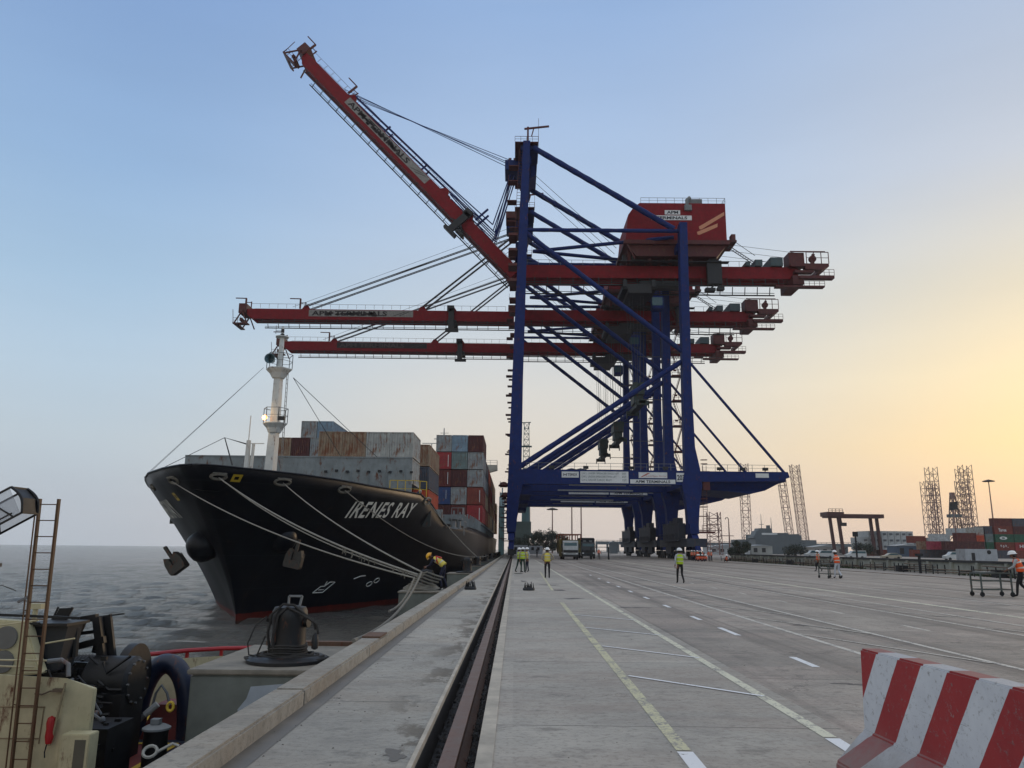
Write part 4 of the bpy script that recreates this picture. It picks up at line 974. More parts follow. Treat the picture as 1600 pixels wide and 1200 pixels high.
    m.box(53, 56.0, 5.5, 8.5, 56.0, 58.7); m.box(53.2, 60.6, 5.2, 6.8, 55.8, 56.4); m.box(59.6, 60.6, 6.8, 12.8, 55.8, 56.4); rails(m, [(56.3, 5.2, 56.4), (60.6, 5.2, 56.4)], 2.3, 1.4, .09)
    m.prism([(56, 55.8), (60.6, 55.8), (59.4, 55.2), (56, 55.2)], 5.2, 6.6, 'y'); m.beam((53.2, 5.2, 58.8), (60, 5.2, 58.8), .2); m.lathe([(.7, -.3), (.7, .3)], 57.6, 5.6, 57.4, 14, 'y'); m.beam((57.4, 5.5, 56.4), (57.8, 5.5, 58.4), .5)
    m.box(54, 57.6, 5.4, 6.8, 54.6, 55.1)
    m.box(54.6, 61.4, 5, 6.4, 53.3, 53.9); rails(m, [(57.5, 5, 53.9), (61.4, 5, 53.9)], 1.2, .8, .05); m.box(53.5, 55.6, 5.4, 12.6, 52.2, 54)
    m.box(50, 59.4, 5, 6.3, 51.5, 51.8); m.box(47.5, 50, 5, 6, 52.0, 52.1)
    rails(m, [(51.5, 5, 51.8), (59.4, 5, 51.8)], .9, .9, .05)
    m.build('tail_platform', DRED, gi)
    m = MB(); m.box(49.6, 52.0, 6, 12, 56.15, 57.9); m.cut(); m.box(46.6, 48.0, 6, 12, 56.15, 57.4); m.cut(); m.box(44.8, 45.6, 6, 12, 56.15, 57); m.parts('winch_box', paint('winch_green', (62, 80, 84), .6, .3, .1), gi)
    m = MB(); m.box(36.8, 39.6, 4.6, 5.5, 51.9, 56.6); m.box(37.2, 38.6, 4.6, 6, 56.6, 58.0); m.box(36.3, 38.2, 4.4, 5.6, 50.4, 51.0); m.box(38.6, 39.9, 4.4, 5.6, 50.6, 51.2); m.beam((37.4, 5, 51), (38.6, 5, 52.2), .3); m.beam((39.3, 5, 51), (38.4, 5, 52.2), .3)
    m.build('festoon_trolley', DARK, gi)
    m = MB()
    for y in (6.0, 9, 12): m.tube([(41.0, y, 60.5), (55, y, 58.8)], .04, 4); m.cut(); m.tube([(19.5, y, 59.5), (3.4, y, 75)], .05, 4); m.cut()
    ladder(m, (40.6, 4, 59.4), (45.4, 4, 56.0), .9, .5, (0, 1, 0), .12); m.beam((41, 3.5, 60.8), (45.8, 3.5, 57.2), .08)
    m.parts('hoist_rope', CABLE, root)
    # machinery house
    hs = MB()
    hs.prism([(20.9, 60.0), (21.5, 65.2), (22.6, 66.8), (23.8, 67.7), (40.4, 67.7), (40.4, 60.0)], 3.0, 15.0, 'y'); house = hs.build('machinery_house', RED, root)
    m = MB(); m.prism([(20.6, 59.2), (40.9, 59.2), (40.9, 60.0), (20.6, 60.0)], 2.8, 15.2, 'y'); m.prism([(21.2, 59.2), (40.4, 59.2), (38.6, 57.0), (23.0, 57.0)], 3.6, 14.4, 'y'); m.box(40.5, 42.6, 4, 9, 60.2, 60.6); m.box(41.6, 42.4, 4, 5.5, 60.6, 61.8)
    for x in (21.5, 25.5, 29.5, 33.5, 38.2): m.box(x, x+.6, 5.0, 5.6, 56.1, 59.2); m.box(x, x+.6, 12.4, 13.0, 56.1, 59.2)
    m.beam((20.8, 3, 60), (22.6, 3, 56.2), .2)
    m.build('house_support', DRED, house)
    m = MB()
    random.seed(seed+4)
    for k in range(26):
        x = random.uniform(20.4, 33.5); y = random.uniform(4.5, 9); w = random.uniform(.3, 1.5); h = random.uniform(.5, 1.9); m.box(x, x+w, y, y+1, 56.2, 56.2+h)
    m.box(19.5, 41, 4.2, 5.4, 56.15, 56.3); m.box(24, 33, 6.5, 8.5, 51.6, 53.0)
    m.build('hoist_machinery', DARK, root)
    m = MB(); rails(m, [(24, 3, 67.7), (40.4, 3, 67.7), (40.4, 15, 67.7)], 1.1, 1.6, .045); m.box(33.4, 36, 3.2, 5, 67.7, 68.7); m.tube([(33.0, 3.0, 66.6), (33.0, 3.0, 68.4), (33.6, 3.2, 69.0)], .35, 8); m.box(32.4, 33.8, 2.5, 3.0, 66.1, 67.2)
    m.build('roof_gear', GALV, house)
    m = MB(); m.box(28.6, 31.6, 2.93, 2.99, 65.3, 66.2); m.cut(); m.box(26.0, 33.8, 2.93, 2.99, 64.15, 65.1); m.parts('house_sign', WHITE, house)
    m = MB(); text_mb(m, 'APM', 1, lfn(29.0, 65.45, 2.9), offset=.03, width=2.2, height=.62); text_mb(m, 'TERMINALS', 1, lfn(26.9, 64.3, 2.9), offset=.03, width=6.0, height=.62); m.build('house_lettering', INK, house)
    m = MB()
    for (x0, z0, x1, z1) in ((35.2, 62.3, 40.1, 65.6), (34.8, 61.2, 38.7, 63.2)): m.add([(x0, 2.95, z0), (x0+.35, 2.95, z0-.35 if False else z0-.05), (x1, 2.95, z1-.4), (x1+.05, 2.95, z1+.35), (x0-.1, 2.95, z0+.55)], [(0, 1, 2, 3, 4)]); m.cut()
    m.parts('orange_stripe', ORNG, house)
    # signs on the portal beam
    def sg(x0, x1, z0, z1, y=-.83): m = MB(); m.box(x0, x1, y-.05, y, z0, z1); return m.build('portal_sign', WHITE, root)
    s1 = sg(8.2, 11.2, 13.9, 14.95); s2 = sg(11.45, 19.9, 13.0, 15.02); s3 = sg(21.7, 26.7, 13.95, 14.95); s4 = sg(20.2, 28.1, 12.95, 13.7); s5 = sg(28.3, 29.85, 13.35, 14.9)
    yb = -.9
    m = MB(); text_mb(m, 'TEREX', 1, lfn(9.2, 14.22, yb), offset=.02, width=1.75, height=.42)
    m.box(8.5, 8.62, yb, yb+.01, 14.2, 14.65); m.box(8.95, 9.07, yb, yb+.01, 14.2, 14.65); m.box(8.62, 8.95, yb, yb+.01, 14.38, 14.48); m.build('sign_lettering', INK, s1)
    m = MB()
    for k, (a, b) in enumerate((('S.W.L. UNDER SPREADER SINGLE LIFT', '50T'), ('S.W.L. UNDER SPREADER TWIN LIFT', '65T'), ('S.W.L. UNDER CARGO BEAM', '75T'))):
        text_mb(m, a, 1, lfn(11.7, 14.5-k*.58, yb), width=(6.6, 6.1, 5.2)[k], height=.34); text_mb(m, b, 1, lfn(18.8, 14.5-k*.58, yb), width=.75, height=.34)
    m.build('sign_lettering', paint('sign_teal', (90, 110, 112), .6, .1), s2)
    m = MB(); m.add([(22.0, yb, 14.1), (22.3, yb, 14.1), (23.8, yb, 14.85), (23.2, yb, 14.8)], [(0, 1, 2, 3)]); text_mb(m, 'Gujarat Pipavav Port Ltd', 1, lfn(22.9, 14.12, yb), width=3.6, height=.3); m.build('sign_lettering', paint('sign_rust', (178, 98, 84), .6, .1), s3)
    m = MB(); text_mb(m, 'APM TERMINALS', 1, lfn(21.1, 13.07, yb), offset=.02, width=6.1, height=.5); m.build('sign_lettering', INK, s4)
    m = MB(); text_mb(m, '203', 1, lfn(28.42, 13.6, yb), offset=.03, width=1.3, height=.95); m.build('sign_lettering', INK, s5)
    m = MB(); m.box(42.2, 44.5, -.85, -.81, 14.2, 14.95); m.build('portal_sign', WHITE, root)
    m = MB(); m.beam((8, 8, 12.35), (22, 8, 12.35), .25); m.cut(); m.beam((9.5, -.2, 12.72), (19.5, -.2, 12.72), .3); m.cut(); m.beam((20.1, -.1, 12.72), (27.5, -.1, 12.72), .18); m.parts('light_tube', paint('light_tube_grey', (150, 152, 150), .4, .2), root)
    # trolley, cab, ropes, headblock and spreader
    m = MB(); m.box(20.5, 27, 5.2, 13, 50.9, 51.9); m.box(21.5, 26, 5, 13.2, 50.0, 50.9)
    for x in (20.5, 26): m.box(x, x+.8, 4.8, 5.6, 51.2, 52.6)
    tr = m.build('trolley', DARK, root)
    m = MB(); m.box(26.4, 28.6, 6.5, 9, 47.4, 50.0); m.build('operator_cab', BLUE, root, bevel=.15)
    m = MB(); m.box(26.3, 28.3, 6.42, 6.48, 48.0, 49.6); m.cut(); m.box(28.62, 28.66, 6.7, 8.8, 47.7, 49.6); m.parts('cab_window', GLASS, root)
    hz = 30.4 if ang > 0 else 27.6
    m = MB(); m.box(22.2, 24.4, 6.5, 11.5, hz, hz+1.5); m.box(22.4, 24.2, 7, 11, hz-1.6, hz); m.box(22.7, 23.9, 2.8, 15.2, hz-2.4, hz-1.7)
    for y in (2.8, 14.4): m.box(22.1, 24.5, y, y+.8, hz-2.7, hz-1.9); m.box(22.05, 22.25, y, y+.4, hz-3.3, hz-2.2); m.box(24.35, 24.55, y, y+.4, hz-3.3, hz-2.2)
    for y in (6.8, 10.6): m.lathe([(.7, -.25), (.7, .25)], 22.8, y, hz+1.7, 12, 'y'); m.lathe([(.7, -.25), (.7, .25)], 23.9, y, hz+1.7, 12, 'y')
    m.build('spreader', paint('spreader_green', (46, 62, 60), .6, .4, .2), root)
    m = MB()
    for x in (22.3, 22.9, 23.7, 24.3):
        for y in (6.8, 10.6): m.cut(); m.tube([(x, y, hz+1.6), (x+(-.4 if x < 23.3 else .4), y, 50.2)], .035, 4)
    for z in (23.0, 31.5, 40.5): m.beam((30.1, 17.5, z), (22.8 if z < 40 else 25, 17.5, z), .12); m.cut()
    m.parts('hoist_cable', CABLE, root)
    # boom and its stays
    R_, boom = make_boom(root, ang, seed, 'dark' if seed == 3 else 'pale')
    def bp(x, y, z): return R_ @ Vector((x, y, z))
    m = MB(); A = (1.2, 0, 76.0)
    for y in (7.4, 10.4):
        if ang == 0:
            for dy in (-.35, .35):
                for xx in (-49.0, -21.6):
                    p, q = bp(xx, y+dy, 2.5), Vector((1.0, y+dy, 76.3)); m.tube([p, q], .11 if xx < -40 else .12, 6)
            m.tube([bp(-52, y, 2.3), (0, y, 77.5)], .04, 4)
        else:
            for dy in (-.35, .35):
                # folded forestays: apex -> slack link -> lying along the boom
                j = Vector((-4.9 if dy < 0 else -4.5, y+dy, 64.7 if dy < 0 else 63.3)); m.tube([(-1.5, y+dy, 75.6), j], .12, 6); m.tube([j, bp(-21.5, y+dy, 3.4)], .12, 6); m.tube([bp(-21.5, y+dy, 3.4), bp(-48.5, y+dy, 2.6)], .12, 6)
                j2 = Vector((-4.2 if dy < 0 else -4.9, y+dy, 62.2 if dy < 0 else 61.3)); m.tube([(-.7, y+dy, 75.4), j2], .11, 6); m.tube([j2, bp(-20.5, y+dy, 2.4)], .11, 6)
            for q in (-.5, .5): m.tube([bp(-50.5+2*q, 9+q+(y-9)*.5, 2.6+q), (0+q, 9+q, 78.2+.8*q+(y-9)*.4)], .07, 5)
            for x in (-28, -39): m.beam(bp(x, y, 1.7), bp(x, y, 3.4), .3)
            m.beam(bp(-13, y-.4, 2.2), bp(-13, y-.4, 5.6), .35)
    m.build('forestay', CABLE if ang == 0 else BLUE, root)
    return root
c1 = make_crane(136.0, 'nearest gantry crane with its boom raised high, blue portal with company signs', RAD(46.5), seed=1)
c2 = make_crane(165.0, 'middle gantry crane with level boom and pale flaking banner, behind the raised boom crane', 0.0, seed=2)
c3 = make_crane(194.0, 'farthest gantry crane with lowest level boom and dark peeled banner', 0.0, seed=3)
# ---------------------------------------------------------------- people
def skin_mesh(verts, edges, radii, root=0, sub=1):
    me = bpy.data.meshes.new('sk'); me.from_pydata([tuple(v) for v in verts], edges, [])
    o = bpy.data.objects.new('sk', me); C.objects.link(o)
    md = o.modifiers.new('s', 'SKIN'); md.use_smooth_shade = True; md.branch_smoothing = .5
    for i, sv in enumerate(me.skin_vertices[0].data):
        r = radii[i]; sv.radius = r if isinstance(r, tuple) else (r, r); sv.use_root = (i == root)
    sb = o.modifiers.new('ss', 'SUBSURF'); sb.levels = sub; sb.render_levels = sub
    dg = bpy.context.evaluated_depsgraph_get(); dg.update()
    out = bpy.data.meshes.new_from_object(o.evaluated_get(dg)); bpy.data.objects.remove(o); bpy.data.meshes.remove(me); return out
def person(label, loc, rz, pose, top, trouser, vest, helmet, group=None, h=1.72, fingers=True):
    """pose: dict of joints (x right, y forward, z up) in metres for a 1.72 m figure"""
    P0 = dict(pelvis=(0, 0, .95), spine=(0, .0, 1.12), chest=(0, .0, 1.32), neck=(0, .0, 1.47), head=(0, .02, 1.56), top=(0, .02, 1.68),
              shL=(-.18, 0, 1.41), elL=(-.25, -.02, 1.13), wrL=(-.26, .08, .90), shR=(.18, 0, 1.41), elR=(.25, -.02, 1.13), wrR=(.26, .08, .90),
              hiL=(-.1, 0, .90), knL=(-.11, .03, .49), anL=(-.11, -.02, .08), toL=(-.12, .15, .04), hiR=(.1, 0, .90), knR=(.11, .03, .49), anR=(.11, -.02, .08), toR=(.12, .15, .04))
    P0.update(pose); J = {k: Vector(v) for k, v in P0.items()}
    names = list(J); V = [J[k] for k in names]; ix = {k: i for i, k in enumerate(names)}
    E_ = [('pelvis', 'spine'), ('spine', 'chest'), ('chest', 'neck'), ('neck', 'head'), ('head', 'top'), ('chest', 'shL'), ('shL', 'elL'), ('elL', 'wrL'), ('chest', 'shR'), ('shR', 'elR'), ('elR', 'wrR'),
          ('pelvis', 'hiL'), ('hiL', 'knL'), ('knL', 'anL'), ('anL', 'toL'), ('pelvis', 'hiR'), ('hiR', 'knR'), ('knR', 'anR'), ('anR', 'toR')]
    rad = dict(pelvis=(.135, .11), spine=(.13, .10), chest=(.15, .11), neck=.058, head=(.078, .095), top=(.066, .075), shL=.062, shR=.062, elL=.044, elR=.044, wrL=.03, wrR=.03, hiL=.088, hiR=.088, knL=.06, knR=.06, anL=.045, anR=.045, toL=.034, toR=.034)
    E = [(ix[a], ix[b]) for a, b in E_]; RR = [rad[k] for k in names]; SEG = list(E_)
    fwd = (J['head']-J['neck']); fdir = Vector((0, 1, 0))
    n0 = len(V); V.append(J['head']+Vector((0, .105, -.01))); RR.append(.014); E.append((ix['head'], n0))
    if fingers:
        for s, sg in (('L', -1), ('R', 1)):
            w = J['wr'+s]; d = (w-J['el'+s]).normalized(); side = Vector((0, 1, 0))
            if abs(d.dot(side)) > .8: side = Vector((1, 0, 0))*-sg
            side = (side-d*side.dot(d)).normalized(); inn = d.cross(side)*sg
            palm = len(V); V.append(w+d*.07); RR.append((.034, .02)); E.append((ix['wr'+s], palm))
            for k in range(4):
                off = side*(.028-.019*k); ln = (.062, .072, .066, .05)[k]; b = palm
                V.append(w+d*.10+off); RR.append(.0095); E.append((b, len(V)-1)); V.append(w+d*(.10+ln*.6)+off-inn*.012); RR.append(.0088); E.append((len(V)-2, len(V)-1)); V.append(w+d*(.10+ln)+off-inn*.032); RR.append(.0078); E.append((len(V)-2, len(V)-1))
            V.append(w+d*.045+side*.042); RR.append(.011); E.append((palm, len(V)-1)); V.append(w+d*.085+side*.06-inn*.012); RR.append(.0095); E.append((len(V)-2, len(V)-1))
    me = skin_mesh(V, E, RR, 0, 1)
    # materials by nearest limb
    def reg(c):
        best = None
        for a, b in E_:
            p, q = J[a], J[b]; d = q-p; t = max(0, min(1, (c-p).dot(d)/d.length_squared)); r = (c-(p+d*t)).length
            if best is None or r < best[0]: best = (r, a, b, t)
        _, a, b, t = best
        if b in ('head', 'top') or (b == 'neck' and t > .75): return 0
        if b.startswith('wr'): return 0 if t > .85 else 1
        if b.startswith('to') or (b.startswith('an') and t > .88): return 3
        if b.startswith(('kn', 'an', 'hi')) or (a == 'pelvis' and t < .35): return 2
        if b.startswith(('sh', 'el')): return 1
        return 1
    for m_ in (SKIN, top, trouser, BLKC): me.materials.append(m_)
    hand_d = max(.12, .2)
    for p in me.polygons:
        c = p.center; i = reg(c)
        for s in ('L', 'R'):
            w = J['wr'+s]
            if (c-w).length < .21 and (c-w).dot(w-J['el'+s]) > 0: i = 0
        p.material_index = i; p.use_smooth = True
    o = bpy.data.objects.new('person', me); C.objects.link(o); o.location = loc; o.rotation_euler = (0, 0, rz); k = h/1.72; o.scale = (k, k, k)
    tag(o, label, 'person', group)
    # vest: elliptical tube along the spine
    if vest:
        pts = [J['pelvis'].lerp(J['spine'], .05), J['pelvis'].lerp(J['spine'], .6), J['spine'], J['spine'].lerp(J['chest'], .5), J['chest'], J['chest'].lerp(J['neck'], .45), J['chest'].lerp(J['neck'], .8)]
        ws = [(.18, .135), (.175, .13), (.172, .128), (.178, .132), (.195, .135), (.17, .12), (.10, .09)]
        m = MB(); secs = []; N_ = 14
        sub = []
        for i in range(len(pts)-1):
            for f in (0, .5): sub.append((pts[i].lerp(pts[i+1], f), ws[i][0]*(1-f)+ws[i+1][0]*f, ws[i][1]*(1-f)+ws[i+1][1]*f))
        sub.append((pts[-1],)+ws[-1])
        for i, (p, a, b) in enumerate(sub):
            d = (sub[min(i+1, len(sub)-1)][0]-sub[max(i-1, 0)][0]).normalized(); X = Vector((1, 0, 0)); Y = d.cross(X).normalized(); 
            secs.append([p+X*a*math.cos(t)+Y*b*math.sin(t) for t in [2*math.pi*q/N_ for q in range(N_)]])
        m.loft(secs, cap=False)
        for f in range(len(m.f)): m.m[f] = 1 if (f//N_) in (3, 7) else 0
        v = m.build('hi_vis_vest', [vest, BAND], o, smooth=True)
        s_ = v.modifiers.new('t', 'SOLIDIFY'); s_.thickness = .012
    if helmet:
        up = (J['top']-J['head']).normalized(); c = J['head'].lerp(J['top'], .55)
        m = MB(); m.lathe([(.155, -.0), (.15, .012), (.128, .02), (.122, .06), (.098, .105), (.06, .13), (0, .14)], 0, 0, 0, 18, 'z', 1.12)
        q = up.to_track_quat('Z', 'Y').to_matrix().to_4x4()
        m.xf(Matrix.Translation(c) @ q); m.build('helmet', helmet, o, smooth=True)
    # eyes, hair at the nape
    hd = J['head']
    m = MB()
    for s in (-1, 1): m.lathe([(0, -.012), (.011, 0), (0, .012)], hd.x+s*.032, hd.y+.088, hd.z+.02, 8, 'y'); m.cut()
    m.parts('eye', BLKC, o)
    m = MB(); m.tube([hd+Vector((-.075, -.01, 0)), hd+Vector((-.06, -.08, 0)), hd+Vector((0, -.1, 0)), hd+Vector((.06, -.08, 0)), hd+Vector((.075, -.01, 0))], .03, 8); m.build('hair', BLKC, o, smooth=True)
    return o
WALK = dict(knL=(-.1, .13, .52), anL=(-.1, .18, .10), toL=(-.1, .33, .06), knR=(.1, .06, .50), anR=(.1, -.26, .16), toR=(.1, -.17, .05), elL=(-.26, -.12, 1.16), wrL=(-.27, -.08, .92), elR=(.26, .06, 1.15), wrR=(.24, .22, .98))
WALKP = dict(WALK, elR=(.34, .05, 1.2), wrR=(.22, .14, 1.42))
STAND = dict(anL=(-.13, -.03, .08), toL=(-.16, .13, .04), anR=(.14, .02, .08), toR=(.18, .17, .04))
STRIDE = dict(anL=(-.2, -.2, .08), knL=(-.17, -.05, .49), toL=(-.22, -.05, .04), anR=(.12, .12, .08), knR=(.12, .12, .49), toR=(.13, .28, .04), wrL=(-.2, .22, 1.1), elL=(-.27, 0, 1.15))
HIPS = dict(elL=(-.36, -.06, 1.17), wrL=(-.22, .03, 1.02), elR=(.36, -.06, 1.17), wrR=(.22, .03, 1.02), anL=(-.11, 0, .08), anR=(.11, 0, .08))
BEND = dict(pelvis=(0, -.12, .93), spine=(0, .03, 1.06), chest=(0, .22, 1.17), neck=(0, .36, 1.24), head=(0, .46, 1.27), top=(0, .56, 1.32), shL=(-.17, .30, 1.19), elL=(-.2, .42, .95), wrL=(-.1, .60, .86), shR=(.17, .30, 1.19), elR=(.2, .45, .97), wrR=(.08, .62, .90),
            hiL=(-.1, -.11, .88), knL=(-.12, .03, .49), anL=(-.13, -.08, .08), toL=(-.14, .09, .04), hiR=(.1, -.11, .88), knR=(.12, -.06, .50), anR=(.13, -.22, .08), toR=(.14, -.05, .04))
PUSH = dict(WALK, elL=(-.22, .16, 1.16), wrL=(-.18, .38, 1.04), elR=(.22, .16, 1.16), wrR=(.18, .38, 1.04), chest=(0, .08, 1.31), neck=(0, .14, 1.45), head=(0, .19, 1.54), top=(0, .21, 1.66), shL=(-.18, .09, 1.40), shR=(.18, .09, 1.40))
SIT = dict(pelvis=(0, 0, .18), spine=(0, -.01, .34), chest=(0, .03, .54), neck=(0, .07, .68), head=(0, .1, .77), top=(0, .12, .89), shL=(-.18, .05, .63), elL=(-.25, .14, .40), wrL=(-.14, .34, .40), shR=(.18, .05, .63), elR=(.25, .14, .40), wrR=(.14, .34, .40),
           hiL=(-.1, .02, .16), knL=(-.2, .40, .42), anL=(-.16, .55, .08), toL=(-.17, .70, .05), hiR=(.1, .02, .16), knR=(.2, .40, .42), anR=(.16, .55, .08), toR=(.17, .70, .05))
R180 = math.pi
# bending worker on the second platform, sideways to the camera, facing left
w = person('worker in yellow helmet and orange vest bending over the mooring ropes on the second platform', (-3.0, 32.6, .02), RAD(80), BEND, NAVY, NAVY, HIVIZ_YY, HELY, h=1.76)
m = MB(); m.loft([[(a*.10, .24+.03*b, z) for a, b, z in ((-1, 0, 1.26), (-1, 0, 1.32), (1, 0, 1.32), (1, 0, 1.26))], [(a*.09, .02, z) for a, z in ((-1, 1.22), (-1, 1.27), (1, 1.27), (1, 1.22))]])
m.tube([(-.1, .2, 1.3), (-.19, .16, 1.15), (-.12, .1, 1.0)], .03, 6); m.tube([(.1, .2, 1.3), (.19, .16, 1.15), (.12, .1, 1.0)], .03, 6)
m.build('life_vest_harness', paint('harness_red', (190, 50, 44), .7, .2, streak=False), w)
person('man in yellow vest and dark trousers standing on the apron with his back to us', (1.95, 46.3, 0), RAD(2), HIPS, TANC, BLKC, HIVIZ_YY, HELW, h=1.74)
person('man in lime green vest and grey shirt walking away across the roadway', (8.55, 40.7, 0), RAD(4), WALKP, GRYC, BLKC, HIVIZ_Y, HELW, h=1.78)
GL = 'men standing beside the crane rail'
person('leftmost of three men by the crane rail, in lime vest and green trousers, legs apart', (.36, 57.5, 0), RAD(-60), STRIDE, GRYC, GRNC, HIVIZ_Y, HELW, GL, h=1.72)
person('middle one of three men by the crane rail, in lime vest, seen from behind', (.62, 56.2, 0), RAD(-15), STAND, TANC, GRNC, HIVIZ_Y, HELW, GL, h=1.74)
person('rightmost of three men by the crane rail, in pale yellow vest', (.98, 58.6, 0), RAD(120), STAND, GRYC, NAVY, HIVIZ_YY, HELW, GL, h=1.74)
person('man in orange shirt standing inside the tall wheeled frame far down the quay', (14.1, 131, 0), R180, STAND, HIVIZ_O, BLKC, None, HELW, h=1.75, fingers=False)
person('dark clothed person walking far away between the crane legs', (4.5, 155, 0), R180, WALK, BLKC, BLKC, None, None, h=1.75, fingers=False)
person('man in orange vest and black trousers walking beside the low grey wall', (26.0, 67.5, 0), RAD(60), WALK, TANC, BLKC, HIVIZ_O, HELW, h=1.78)
person('man in orange red vest and pale trousers pushing a small trolley', (20.7, 50.6, 0), RAD(10), PUSH, GRYC, WHTC, HIVIZ_O, HELW, h=1.78)
person('man in bright orange vest pushing a steel trolley at the right edge', (20.02, 31.3, 0), RAD(50), PUSH, GRYC, BLKC, HIVIZ_O, HELW, h=1.80)
person('worker in orange vest crouching alone near the low wall', (31.3, 116, 0), RAD(150), SIT, GRYC, BLKC, HIVIZ_O, HELW, h=2.0, fingers=False)
GC = 'workers in orange gathered at the foot of the nearest crane'
clr = [(1083.5, 0, 'leftmost standing worker in the orange crowd by the crane foot'), (1088, 0, 'second standing worker from the left in the orange crowd'), (1094, 1, 'third standing worker from the left in the orange crowd'), (1099, 0, 'fourth standing worker from the left in the orange crowd'),
       (1093, 2, 'leftmost sitting worker in front of the orange crowd'), (1098, 2, 'second sitting worker in front of the orange crowd'), (1102, 2, 'third sitting worker in front of the orange crowd'), (1107, 2, 'rightmost sitting worker in front of the orange crowd, pale sleeves'),
       (1112, 1, 'left one of two workers standing just right of the orange crowd'), (1115, 0, 'right one of two workers standing just right of the orange crowd')]
for u, k, lb in clr:
    Y = 119 if k == 2 else 124; x = (u-806)/1200*Y*.975-.1
    person(lb, (x, Y+random.uniform(-1, 1), 0), RAD(180+random.uniform(-60, 60)), SIT if k == 2 else (STAND if k == 0 else HIPS), HIVIZ_O if k else TANC, NAVY, HIVIZ_O, HELW, GC, h=1.95 if k == 2 else 1.62, fingers=False)
person('crew member in dark clothes at the yellow railing on the ship foredeck', (-9.0, 70.9, 5.45), RAD(-30), BEND, NAVY, NAVY, None, HELW, h=1.72, fingers=False)

# ---------------------------------------------------------------- trolleys and frames
def trolley(loc, rz, label, L_=1.9, W=.8, H_=.95, group='steel trolleys'):
    t = thing('steel_trolley', label, 'trolley', loc, rz, group); m = MB()
    for x in (-L_/2, L_/2):
        for y in (-W/2, W/2): m.beam((x, y, .12), (x, y, H_), .05)
    for z in (.28, .62, H_):
        for y in (-W/2, W/2): m.beam((-L_/2, y, z), (L_/2, y, z), .045)
        for x in (-L_/2, 0, L_/2): m.beam((x, -W/2, z), (x, W/2, z), .045)
    m.build('frame', paint('trolley_grey', (84, 92, 88), .5, .3, .1), t); m = MB(); m.box(-L_/2+.1, 0, -W/2, W/2, H_+.022, H_+.06); m.build('tray', GALV, t)
    for x in (-L_/2, L_/2):
        for y in (-W/2, W/2):
            m = MB(); m.lathe([(.09, -.025), (.1, 0), (.09, .025)], x, y, .1, 12, 'y'); m.build('wheel', BLACK, t)
    return t
trolley((19.35, 32.2, 0), RAD(6), 'steel trolley being pushed at the right edge of the view', 1.3, .6, .92)
trolley((20.55, 51.6, 0), RAD(100), 'small steel trolley pushed by the man in pale trousers', 1.1, .8, .9)
t = thing('tall_wheeled_frame', 'tall wheeled steel frame far away beside the dark truck', 'frame', (14.2, 130.5, 0)); m = MB()
for x in (-1.45, 1.45):
    for y in (-.5, .5): m.beam((x, y, .3), (x, y, 2.0), .12)
    m.beam((x, -.5, 2.0), (x, .5, 2.0), .1); m.beam((x, -.6, .35), (x, .6, .35), .16)
for y in (-.5, .5): m.beam((-1.45, y, 2.0), (1.45, y, 2.0), .1)
m.build('frame', DARK, t); m = MB()
for x in (-1.45, 1.45):
    for y in (-.5, .5): m.lathe([(.2, -.06), (.2, .06)], x, y, .2, 12, 'x'); m.cut()
m.parts('wheel', BLACK, t)

# ---------------------------------------------------------------- trucks and vans
def wheel(t, x, y, r=.5, w=.3, mat=BLACK):
    m = MB(); m.lathe([(r*.55, -w/2), (r*.95, -w/2), (r, -w/3), (r, w/3), (r*.95, w/2), (r*.55, w/2)], x, y, r, 18, 'x'); o = m.build('wheel', BLACK, t, smooth=True)
    m = MB(); m.lathe([(0, -w/2+.02), (r*.54, -w/2+.02), (r*.54, w/2-.02), (0, w/2-.02)], x, y, r, 14, 'x'); m.build('rim', GALV, o)
def truck(loc, rz, label, cabc, body, cargo):
    """front faces -y; origin at the ground under the front bumper"""
    t = thing('truck', label, 'truck', loc, rz, 'trucks standing on the quay')
    cm = paint('truck_cab_'+body, cabc, .45, .3, .1)
    m = MB(); m.prism([(0, .7), (-.05, 1.5), (.12, 2.75), (.35, 2.95), (1.9, 2.95), (1.9, .7)], -1.2, 1.2, 'x'); m.build('cab', cm, t, bevel=.05)
    m = MB(); m.quad((-1.02, -.01, 1.75), (1.02, -.01, 1.75), (1.0, .095, 2.62), (-1.0, .095, 2.62)); m.build('windscreen', GLASS, t)
    m = MB(); m.box(-1.15, 1.15, -.12, -.06, 1.1, 1.5); m.box(-1.2, 1.2, -.2, .1, .45, .78); m.box(-.5, .5, -.22, -.2, .5, .7); m.build('bumper', DARK, t)
    for s in (-1, 1): m = MB(); m.box(s*.95-.15, s*.95+.15, -.14, -.1, .85, 1.05); m.build('headlight', WHITE, t)
    for s in (-1, 1): m = MB(); m.box(s*1.38-.09, s*1.38+.09, .1, .2, 1.8, 2.4); m.beam((s*1.2, .2, 2.4), (s*1.38, .15, 2.4), .05); m.build('mirror', DARK, t)
    m = MB(); m.box(-.5, .5, 1.9, 8.4, .7, 1.0); m.build('chassis', DARK, t)
    for y in (1.0, 5.8, 7.1):
        for s in (-1, 1): wheel(t, s*1.08, y)
    return t
t = truck((8.9, 124, 0), RAD(0), 'white cabbed truck with tall olive cargo frame standing under the crane portal', (176, 180, 180), 'white', 1)
OLIVE = paint('truck_olive', (92, 82, 34), .6, .4, .2)
m = MB(); m.box(-1.75, 1.75, 1.95, 8.3, 1.1, 3.1); m.box(-1.75, -1.35, 1.2, 1.95, .5, 3.2); m.build('cargo_body', OLIVE, t)
m = MB()
for x in (-1.75, -.9, 0, .9, 1.75):
    for y in (2.0, 8.2): m.beam((x, y, 3.1), (x, y, 3.95), .14)
for x in (-1.75, 1.75): m.beam((x, 2, 3.95), (x, 8.2, 3.95), .14)
